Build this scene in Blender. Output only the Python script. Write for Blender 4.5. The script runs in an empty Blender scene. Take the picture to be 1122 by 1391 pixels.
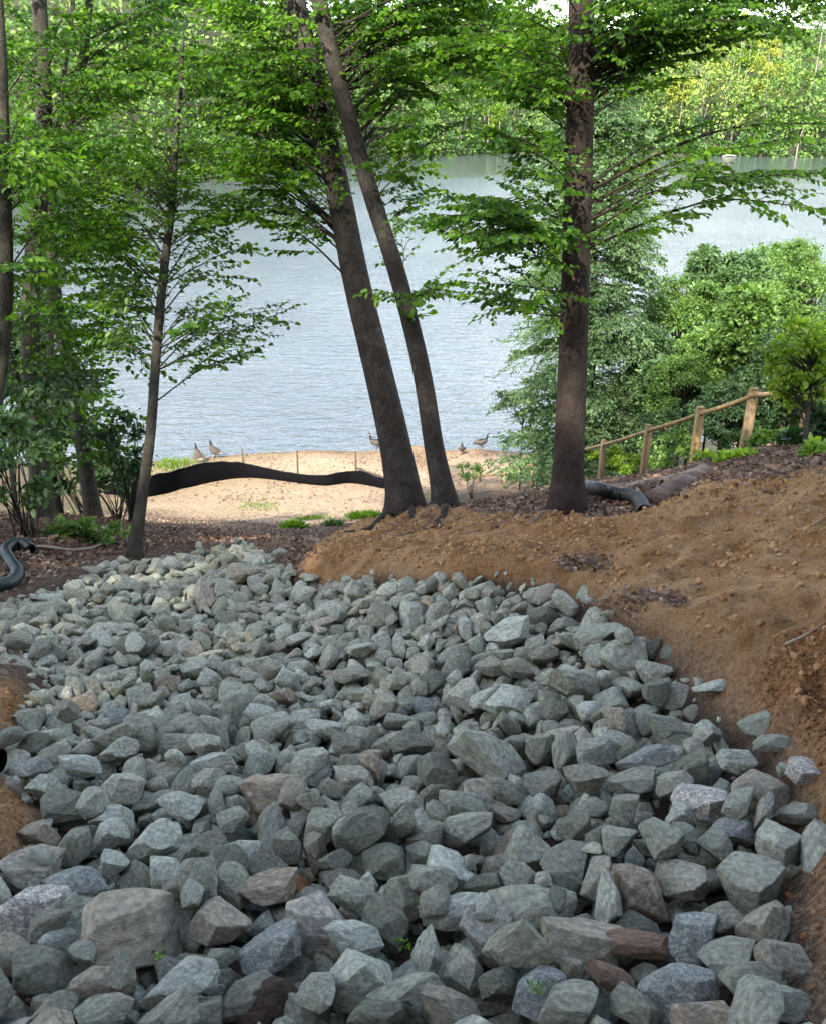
import bpy, bmesh, math
import numpy as np
from mathutils import Vector, Matrix, Quaternion
R = math.radians
C = bpy.context.scene.collection
sc = bpy.context.scene

# ------------------------------------------------------------------ camera
CZ = 12.0                       # the eye, metres above the lake
F, PITCH = 1204.0, R(24.7)
cam_d = bpy.data.cameras.new('camera')
cam = bpy.data.objects.new('camera', cam_d); C.objects.link(cam)
cam_d.sensor_fit = 'VERTICAL'; cam_d.sensor_height = 24.0; cam_d.lens = 24.0 * F / 1391.0
cam_d.clip_start = 0.05; cam_d.clip_end = 3000
cam.location = (0, 0, CZ); cam.rotation_euler = (R(90) - PITCH, 0, 0)
sc.camera = cam

# ------------------------------------------------------------------ world, sun, exposure
SUN_EL, SUN_AZ = R(43), R(205)         # azimuth clockwise from +Y: behind the viewer, a little to the left
w = bpy.data.worlds.new('World'); sc.world = w; w.use_nodes = True
nt = w.node_tree; nt.nodes.clear()
sk = nt.nodes.new('ShaderNodeTexSky'); sk.sky_type = 'NISHITA'; sk.sun_disc = False
sk.sun_elevation = SUN_EL; sk.sun_rotation = SUN_AZ; sk.air_density = 1.0; sk.dust_density = 2.5; sk.ozone_density = 1.0
bg = nt.nodes.new('ShaderNodeBackground'); bg.inputs[1].default_value = 0.15
wo = nt.nodes.new('ShaderNodeOutputWorld')
# bright cloud and haze added low in the sky to brighten the water, thinning upwards
tc = nt.nodes.new('ShaderNodeTexCoord'); mpg = nt.nodes.new('ShaderNodeMapping'); mpg.inputs['Scale'].default_value = (1.2, 1.2, 3.5)
nzc = nt.nodes.new('ShaderNodeTexNoise'); nzc.inputs['Scale'].default_value = 2.2; nzc.inputs['Detail'].default_value = 6; nzc.inputs['Roughness'].default_value = .55
sxyz = nt.nodes.new('ShaderNodeSeparateXYZ'); nt.links.new(tc.outputs['Generated'], sxyz.inputs[0]); nt.links.new(tc.outputs['Generated'], mpg.inputs[0]); nt.links.new(mpg.outputs[0], nzc.inputs[0])
m1_ = nt.nodes.new('ShaderNodeMath'); m1_.operation = 'MULTIPLY_ADD'; nt.links.new(sxyz.outputs[2], m1_.inputs[0]); m1_.inputs[1].default_value = -.62; nt.links.new(nzc.outputs[0], m1_.inputs[2])
rmp = nt.nodes.new('ShaderNodeMapRange'); nt.links.new(m1_.outputs[0], rmp.inputs[0]); rmp.inputs[1].default_value = .20; rmp.inputs[2].default_value = .42
mxc = nt.nodes.new('ShaderNodeMix'); mxc.data_type = 'RGBA'; nt.links.new(rmp.outputs[0], mxc.inputs[0]); nt.links.new(sk.outputs[0], mxc.inputs[6]); mxc.inputs[7].default_value = (11.6, 12.0, 12.8, 1)
nt.links.new(mxc.outputs[2], bg.inputs[0]); nt.links.new(bg.outputs[0], wo.inputs[0])
sl = bpy.data.lights.new('sun', 'SUN'); sl.energy = 3.5; sl.angle = R(0.6); sl.color = (1.0, 0.93, 0.80)
so = bpy.data.objects.new('sun', sl); C.objects.link(so)
sd = Vector((math.sin(SUN_AZ) * math.cos(SUN_EL), math.cos(SUN_AZ) * math.cos(SUN_EL), math.sin(SUN_EL)))
so.rotation_euler = sd.to_track_quat('Z', 'Y').to_euler(); so.location = (0, -20, 60)
sc.view_settings.view_transform = 'Standard'; sc.view_settings.look = 'None'
sc.view_settings.exposure = 1.95; sc.view_settings.gamma = 1.0
sc.render.engine = 'CYCLES'
sc.cycles.max_bounces = 6; sc.cycles.diffuse_bounces = 3; sc.cycles.transparent_max_bounces = 4
sc.cycles.sample_clamp_indirect = 6

# ------------------------------------------------------------------ small numeric helpers
def at(u, v, d):
    """point seen at pixel (u, v) of the 1122 x 1391 frame, d metres along the view axis"""
    x = (u - 561.0) / F * d; yc = -(v - 695.5) / F * d
    return np.array([x, d * math.cos(PITCH) + yc * math.sin(PITCH), CZ - d * math.sin(PITCH) + yc * math.cos(PITCH)])

def pix(P):
    P = np.asarray(P, float); x = P[..., 0]; y = P[..., 1]; z = P[..., 2] - CZ
    d = y * math.cos(PITCH) - z * math.sin(PITCH); up = y * math.sin(PITCH) + z * math.cos(PITCH)
    return 561 + F * x / d, 695.5 - F * up / d, d

def hash3(i, j, k, s):
    n = (i * 374761393 + j * 668265263 + k * 2147483647 + s * 1274126177) & 0xffffffff
    n = ((n ^ (n >> 13)) * 1103515245) & 0xffffffff
    n = ((n ^ (n >> 16)) * 2654435769) & 0xffffffff
    return ((n >> 8) & 0xffff) / 65535.0

def vnoise(P, s=0):
    P = np.asarray(P, float); f = np.floor(P).astype(np.int64); t = P - f; t = t * t * (3 - 2 * t)
    i, j, k = f[..., 0], f[..., 1], f[..., 2]; a, b, c = t[..., 0], t[..., 1], t[..., 2]
    L = lambda p, q, m: p + (q - p) * m
    H = lambda di, dj, dk: hash3(i + di, j + dj, k + dk, s)
    x0 = L(L(H(0,0,0), H(1,0,0), a), L(H(0,1,0), H(1,1,0), a), b)
    x1 = L(L(H(0,0,1), H(1,0,1), a), L(H(0,1,1), H(1,1,1), a), b)
    return L(x0, x1, c) * 2 - 1

def fbm(P, oct=4, s=0):
    r = 0; a = 0.5; P = np.asarray(P, float)
    for o in range(oct):
        r = r + a * vnoise(P * 2 ** o + 13.7 * o, s + o); a *= 0.5
    return r

def sstep(a, b, x):
    t = np.clip((x - a) / (b - a), 0, 1); return t * t * (3 - 2 * t)

# ------------------------------------------------------------------ terrain height
PY = np.array([-40, -5, 0, 4, 8, 11, 16, 20, 23, 27, 31, 35, 60, 4000.])
PZ = np.array([14., .15, -1.6, -2.9, -4.35, -5.6, -7.8, -9.5, -10.7, -11.5, -12.0, -12.7, -15, -15])
def prof(y):
    y = np.asarray(y, float)
    r = 0
    for o in (-.6, -.3, 0, .3, .6): r = r + np.interp(y + o, PY, PZ)
    return r / 5
CTRL = [  # (u, v, depth): where the ground is seen
 (770,693,8.0),(550,698,9.5),(605,688,9.2),(690,690,8.7),(770,787,5.7),(690,778,5.9),(560,778,6.5),(480,775,7.2),(400,775,8.0),(320,750,10.6),
 (200,755,10.0),(60,718,10.0),(130,705,11.5),(0,812,7.0),(0,765,8.5),(100,775,8.4),
 (1100,1391,2.0),(1122,1100,2.9),(1070,985,3.5),(940,890,4.2),(860,830,4.9),
 (1122,642,6.2),(1122,750,4.9),(1122,860,3.7),(1122,980,3.0),(1000,740,5.7),(1000,655,7.0),(950,820,4.9),(880,697,7.6),(850,750,6.2),(650,705,8.4),(650,740,7.3),(500,730,8.6),(470,745,8.3),
 (1010,612,12.5),(940,635,13.8),(873,645,16.2),(815,650,20.),(770,655,24.),(722,660,28.),(685,664,29.4),(1090,600,10.2),(860,668,10.0),(830,661,10.6),(800,664,10.2),(900,657,10.0),(560,611,33.7),(650,613,33.5),(400,618,33.1),(250,630,32.3),(750,619,33.0),(150,640,31.6),(950,640,9.5)]
DEV = [  # (x, y, deviation) anchors
 (0,2,0),(-1,3,0),(0,4.2,.03),(-1.5,5,0),(-.8,6.5,0),(-2.5,8.5,.12),(-3,3,.08),(-1.6,1.6,.05),(0,.8,0),(-2,-3,.1),(2,-3,.3),(4,0,1.1),(6,4,1.8),(7,9,1.9),(8,16,1.3),(-6,4,.5),(-8,10,.6),(-7,16,.3),
 (-3,13.5,0),(0,13,0),(1.3,12.5,.1),(0,18,0),(-5,20,0),(4,24,0),(9,24,.6),(-10,26,0),(10,32,.2),(0,31,0),(5,33,0),(-10,33,0),(-20,20,.2),(20,20,2),(20,0,2.5),(-20,0,1),(0,50,0),(20,50,0),(-20,50,0),(14,9,2.2)]
_c = []
for u, v, d in CTRL:
    p = at(u, v, d); _c.append((p[0], p[1], p[2] - CZ - float(prof(p[1]))))
_c = np.array(_c + DEV, float)
def _K(a, b):
    r2 = (a[:, None, 0] - b[None, :, 0]) ** 2 + (a[:, None, 1] - b[None, :, 1]) ** 2
    return np.sqrt(r2 + .15)
_A = _K(_c, _c); _A -= np.eye(len(_c)) * 0.06
_W = np.linalg.solve(_A, _c[:, 2])
def hgt(x, y):
    x = np.asarray(x, float); y = np.asarray(y, float); sh = np.broadcast(x, y).shape
    q = np.stack([np.broadcast_to(x, sh).ravel(), np.broadcast_to(y, sh).ravel()], 1)
    q2 = np.clip(q, [-22, -6], [22, 50])
    r = np.empty(len(q))
    for i in range(0, len(q), 20000): r[i:i+20000] = _K(q2[i:i+20000], _c) @ _W
    fade = 1 - sstep(40, 60, q[:, 1])
    return (CZ + prof(q[:, 1]) + r * fade).reshape(sh)

def hit(u, v):
    """where the sight line through (u, v) meets the ground"""
    d = np.concatenate([np.arange(1.5, 14, .04), np.arange(14, 40, .15)])
    P = np.array([at(u, v, t) for t in d]); h = hgt(P[:, 0], P[:, 1]); b = np.nonzero(P[:, 2] < h)[0]
    i = b[0] if len(b) else len(d) - 1
    return np.array([P[i, 0], P[i, 1], h[i]])

def sdist(px, py, poly):
    """signed distance to polygon, positive inside"""
    poly = np.asarray(poly, float)[:, :2]; n = len(poly); D = np.full(px.shape, 1e9); ins = np.zeros(px.shape, bool)
    for i in range(n):
        a, b = poly[i], poly[(i + 1) % n]; e = b - a; L2 = max(e @ e, 1e-9)
        t = np.clip(((px - a[0]) * e[0] + (py - a[1]) * e[1]) / L2, 0, 1)
        D = np.minimum(D, np.hypot(px - a[0] - t * e[0], py - a[1] - t * e[1]))
        c = ((a[1] > py) != (b[1] > py)) & (px < (b[0] - a[0]) * (py - a[1]) / ((b[1] - a[1]) or 1e-9) + a[0]); ins ^= c
    return np.where(ins, D, -D)

# the bed of loose rock (edge followed on the ground)
BED = [hit(u, v) for u, v in [(1100,1391),(1112,1200),(1118,1095),(1055,985),(935,892),(858,832),(765,787),(690,775),(620,775),(560,778),(480,777),(405,772),(375,748),(330,738),(230,748),(150,764),(60,792),(0,812)]]
BED += [np.array(p + (0,), float) for p in [(-4.6,6.0),(-4.2,4.6),(-2.3,4.4)]]
BED += [hit(u, v) for u, v in [(0,985)]] 
BED += [np.array(p + (0,), float) for p in [(-2.6,3.6),(-2.6,3.0)]]
BED += [hit(u, v) for u, v in [(0,1062),(34,1110),(0,1160)]]
BED += [np.array(p + (0,), float) for p in [(-2.0,2.2),(-1.8,1.3),(-1.6,.7),(1.0,.7)]]
BED = np.array(BED)[:, :2]

# ------------------------------------------------------------------ rock shapes
def ico(n):
    bm = bmesh.new(); bmesh.ops.create_icosphere(bm, subdivisions=n, radius=1)
    v = np.array([x.co[:] for x in bm.verts]); f = np.array([[q.index for q in x.verts] for x in bm.faces]); bm.free()
    return v / np.linalg.norm(v, axis=1)[:, None], f
ICO = {n: ico(n) for n in (2, 3, 4, 5, 6)}
NSH = 28
def rock_verts(k, n):
    """unit rock number k at icosphere level n: a ball cut by random planes, edges slightly worn"""
    r = np.random.default_rng(900 + k); m = int(r.integers(4, 8))
    N = r.normal(size=(m, 3)); N /= np.linalg.norm(N, axis=1)[:, None]
    N = np.concatenate([N, [[1,0,0],[-1,0,0],[0,1,0],[0,-1,0],[0,0,1],[0,0,-1]]]) ; N[m:] += r.normal(size=(6, 3)) * .22
    N /= np.linalg.norm(N, axis=1)[:, None]
    h = np.concatenate([r.uniform(.5, .92, m), r.uniform(.75, 1.1, 6)])
    d, f = ICO[n]; q = np.clip(d @ N.T, 0, None) / h; p = r.uniform(26, 60)
    rad = (q ** p).sum(1) ** (-1 / p)
    if n >= 3:   # small chipped faces
        r2 = np.random.default_rng(5000 + k); p2 = p * 2.2; rad = (q ** p2).sum(1) ** (-1 / p2); N2 = r2.normal(size=(14, 3)); N2 /= np.linalg.norm(N2, axis=1)[:, None]
        s2 = ((np.clip(N2 @ N.T, 0, None) / h) ** p2).sum(1) ** (-1 / p2); h2 = s2 * r2.uniform(.87, 1.04, 14)
        rad = ((1 / rad) ** 120 + ((np.clip(d @ N2.T, 0, None) / h2) ** 120).sum(1)) ** (-1 / 120)
    P = d * rad[:, None]
    if n >= 3:
        P = P * (1 + .035 * fbm(P * 1.6 + k * 7, 3, k)[:, None])
        if n >= 4:
            P = P * (1 + (.035 * fbm(P * 4.0 + k * 3, 4, k + 50) - .035 * np.abs(fbm(P * 3.1 + k, 2, k + 9)))[:, None])
    ext = (P.max(0) - P.min(0)) / 2; P = (P - (P.max(0) + P.min(0)) / 2) / ext
    return P, f
# rocks one can tell apart, from the photograph: u, v, width, height (pixels)
BIG = [(45,1239,107,80),(103,1203,80,60),(178,1268,150,112),(60,1314,86,74),(142,1339,95,62),(244,1335,112,66),(18,1298,62,50),(296,1257,92,66),(367,1287,88,70),(318,1204,58,55),
(210,1142,76,68),(147,1136,60,45),(50,1128,62,46),(42,1175,84,60),(100,1146,46,54),(153,1107,62,42),(96,1096,76,50),(60,1072,40,54),(168,1071,62,54),(242,1096,68,38),
(278,1157,64,54),(228,1188,52,62),(155,1175,44,34),(250,1210,58,38),(378,1083,100,78),(308,1072,46,44),(287,1060,50,36),(362,1212,92,56),(72,1380,78,52),(143,1385,84,52),
(300,1303,46,28),(317,1112,44,38),(340,1160,38,44),(435,1253,102,78),(483,1276,86,52),(483,1322,100,76),(525,1250,64,68),(520,1172,68,58),(553,1212,60,68),(606,1190,70,76),
(622,1236,108,60),(580,1300,52,68),(550,1347,110,48),(428,1358,60,56),(512,1380,84,44),(612,1374,100,50),(665,1262,90,72),(628,1318,58,60),(690,1290,50,48),(676,1337,58,46),
(732,1348,80,80),(520,1130,112,46),(632,1128,92,54),(630,1090,72,48),(438,1125,58,60),(455,1168,50,38),(480,1054,66,40),(545,1086,68,46),(590,1050,60,52),(715,1155,64,62),
(735,1063,52,44),(680,1072,52,44),(572,1160,50,36),(480,1215,78,48),(730,1232,72,64),(700,1200,52,52),(392,1150,46,46),(698,1012,46,42),(735,1015,42,46),(652,1010,36,34),
(485,1085,46,42),(768,1175,74,70),(811,1196,54,80),(865,1210,82,76),(925,1192,76,56),(1018,1196,84,80),(1064,1153,86,76),(1032,1080,86,66),(1082,1112,76,44),(1096,1053,54,52),
(950,1085,80,62),(943,1270,78,82),(986,1252,64,52),(1035,1262,72,82),(1064,1303,80,64),(790,1280,122,86),(865,1290,90,40),(986,1308,82,60),(918,1345,116,86),(1020,1345,92,62),
(1055,1372,94,52),(958,1385,100,60),(772,1365,90,64),(860,1370,72,56),(832,1330,78,42),(748,1230,40,50),(860,1062,76,46),(812,1022,76,40),(876,1030,86,36),(848,1098,50,48),
(795,1060,62,42),(940,1046,64,42),(1000,1035,56,36),(1050,1012,62,30),(804,1100,44,34),(778,1125,50,44),(932,1135,44,42),(992,1130,76,46),(890,1158,72,32),(922,1108,46,38),
(970,1150,52,46),(655,950,38,40),(630,943,44,54),(440,988,52,30),(385,945,42,32),(765,997,54,32),(797,966,30,40),(850,897,68,62),(1033,982,66,42),(970,938,62,34),
(322,962,48,62),(208,985,52,62),(372,985,62,42),(38,1012,70,46),(90,965,44,34),(620,905,42,38),(905,985,60,36),(955,1000,50,36),(560,1010,60,40),(250,1010,70,36),
(160,1020,60,40),(470,1010,48,40),(890,940,54,40),(840,1010,44,30),(700,905,40,34),(520,960,48,38),(290,1035,70,34),(420,1040,56,40),(110,1040,60,36),(20,1070,30,26)]
LAND = {  # rocks one can find at once: (u, v) -> kind of stone, label, how the neighbours' labels call it
 (45,1239): ('white', 'large mottled white and brown boulder at the left edge of the rock bed', 'mottled white boulder'),
 (178,1268): ('tan', 'biggest rock of the bed, brownish grey with a broad face', 'biggest brownish rock'),
 (244,1335): ('pale', 'pale green-grey rock beside the patch of dark soil at the bottom', 'pale rock beside the dark soil'),
 (367,1287): ('blue', 'pitted blue-grey rock above the patch of dark soil', 'pitted blue-grey rock'),
 (210,1142): ('pale', 'pale wedge rock with a flat triangular top in the left foreground', 'pale triangular-topped rock'),
 (378,1083): ('rust', 'brown rock with an orange and white crest, standing proud of the bed', 'orange and white crested rock'),
 (362,1212): ('rust', 'rusty streaked slab beside a hole of orange soil', 'rusty streaked slab'),
 (435,1253): ('stain', 'broad grey rock with a tan stain on its left shoulder', 'tan-shouldered broad rock'),
 (483,1322): ('pale', 'pale bright-topped rock low in the centre foreground', 'bright-topped centre rock'),
 (665,1262): ('stain', 'grey rock with a brown patch in the middle of its face', 'brown-patched rock'),
 (732,1348): ('blue', 'speckled blue-white rock low in the centre right foreground', 'speckled blue-white rock'),
 (520,1130): ('plain', 'long sloping grey slab lying across the centre foreground', 'long sloping slab'),
 (865,1210): ('rust', 'rounded rock with orange and cream blotches on the right', 'orange-blotched rounded rock'),
 (1032,1080): ('tan', 'tan triangular flat-faced rock near the right soil bank', 'tan triangular rock'),
 (790,1280): ('tan', 'long brown-grey rock rising to a peak right of centre', 'long brown-grey peaked rock'),
 (865,1290): ('brown', 'low dark brown crusty rock between paler ones', 'low dark brown rock'),
 (918,1345): ('blue', 'large blue-green slab with a slanting top on the lower right', 'large blue-green slab'),
 (958,1385): ('rust', 'white-rimmed reddish rock at the bottom edge of the bed', 'white-rimmed reddish rock'),
 (1064,1153): ('plain', 'tilted block rock touching the right soil bank', 'tilted block at the right bank'),
 (943,1270): ('blue', 'upright rounded blue-grey rock in the lower right', 'upright rounded rock'),
 (440,988): ('pale', 'bright pale oblong stone in the middle of the bed', 'bright oblong stone'),
 (655,950): ('pale', 'small white-faced stone beside a flat grey one up the bed', 'small white-faced stone'),
 (797,966): ('pale', 'small upright pale stone on the right part of the bed', 'small upright pale stone'),
 (850,897): ('plain', 'large grey rock at the foot of the soil bank', 'large rock at the bank foot'),
 (60,1314): ('dark', 'dark green-grey block in the lower left corner', 'dark corner block'),
 (1096,1053): ('white', 'whitish rock lying against the right soil bank', 'whitish bank rock'),
 (208,985): ('plain', 'tall leaning grey slab on the left part of the bed', 'tall leaning slab'),
}
TINT = {i: LAND[tuple(b[:2])][0] for i, b in enumerate(BIG) if tuple(b[:2]) in LAND}
for u, v, k in [(103,1203,'blue'),(142,1339,'tan'),(18,1298,'tan'),(296,1257,'tan'),(362,1212,'rust'),(483,1276,'pale'),(950,1085,'white'),(832,1330,'brown'),(606,1190,'pale'),(622,1236,'pale'),(1064,1303,'tan'),(1035,1262,'tan'),(770,1365,'pale'),(970,938,'pale'),(242,1096,'pale'),(525,1250,'dark'),(676,1337,'dark'),(520,1172,'dark')]:
    for i, b in enumerate(BIG):
        if (b[0], b[1]) == (u, v): TINT[i] = k
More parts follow.
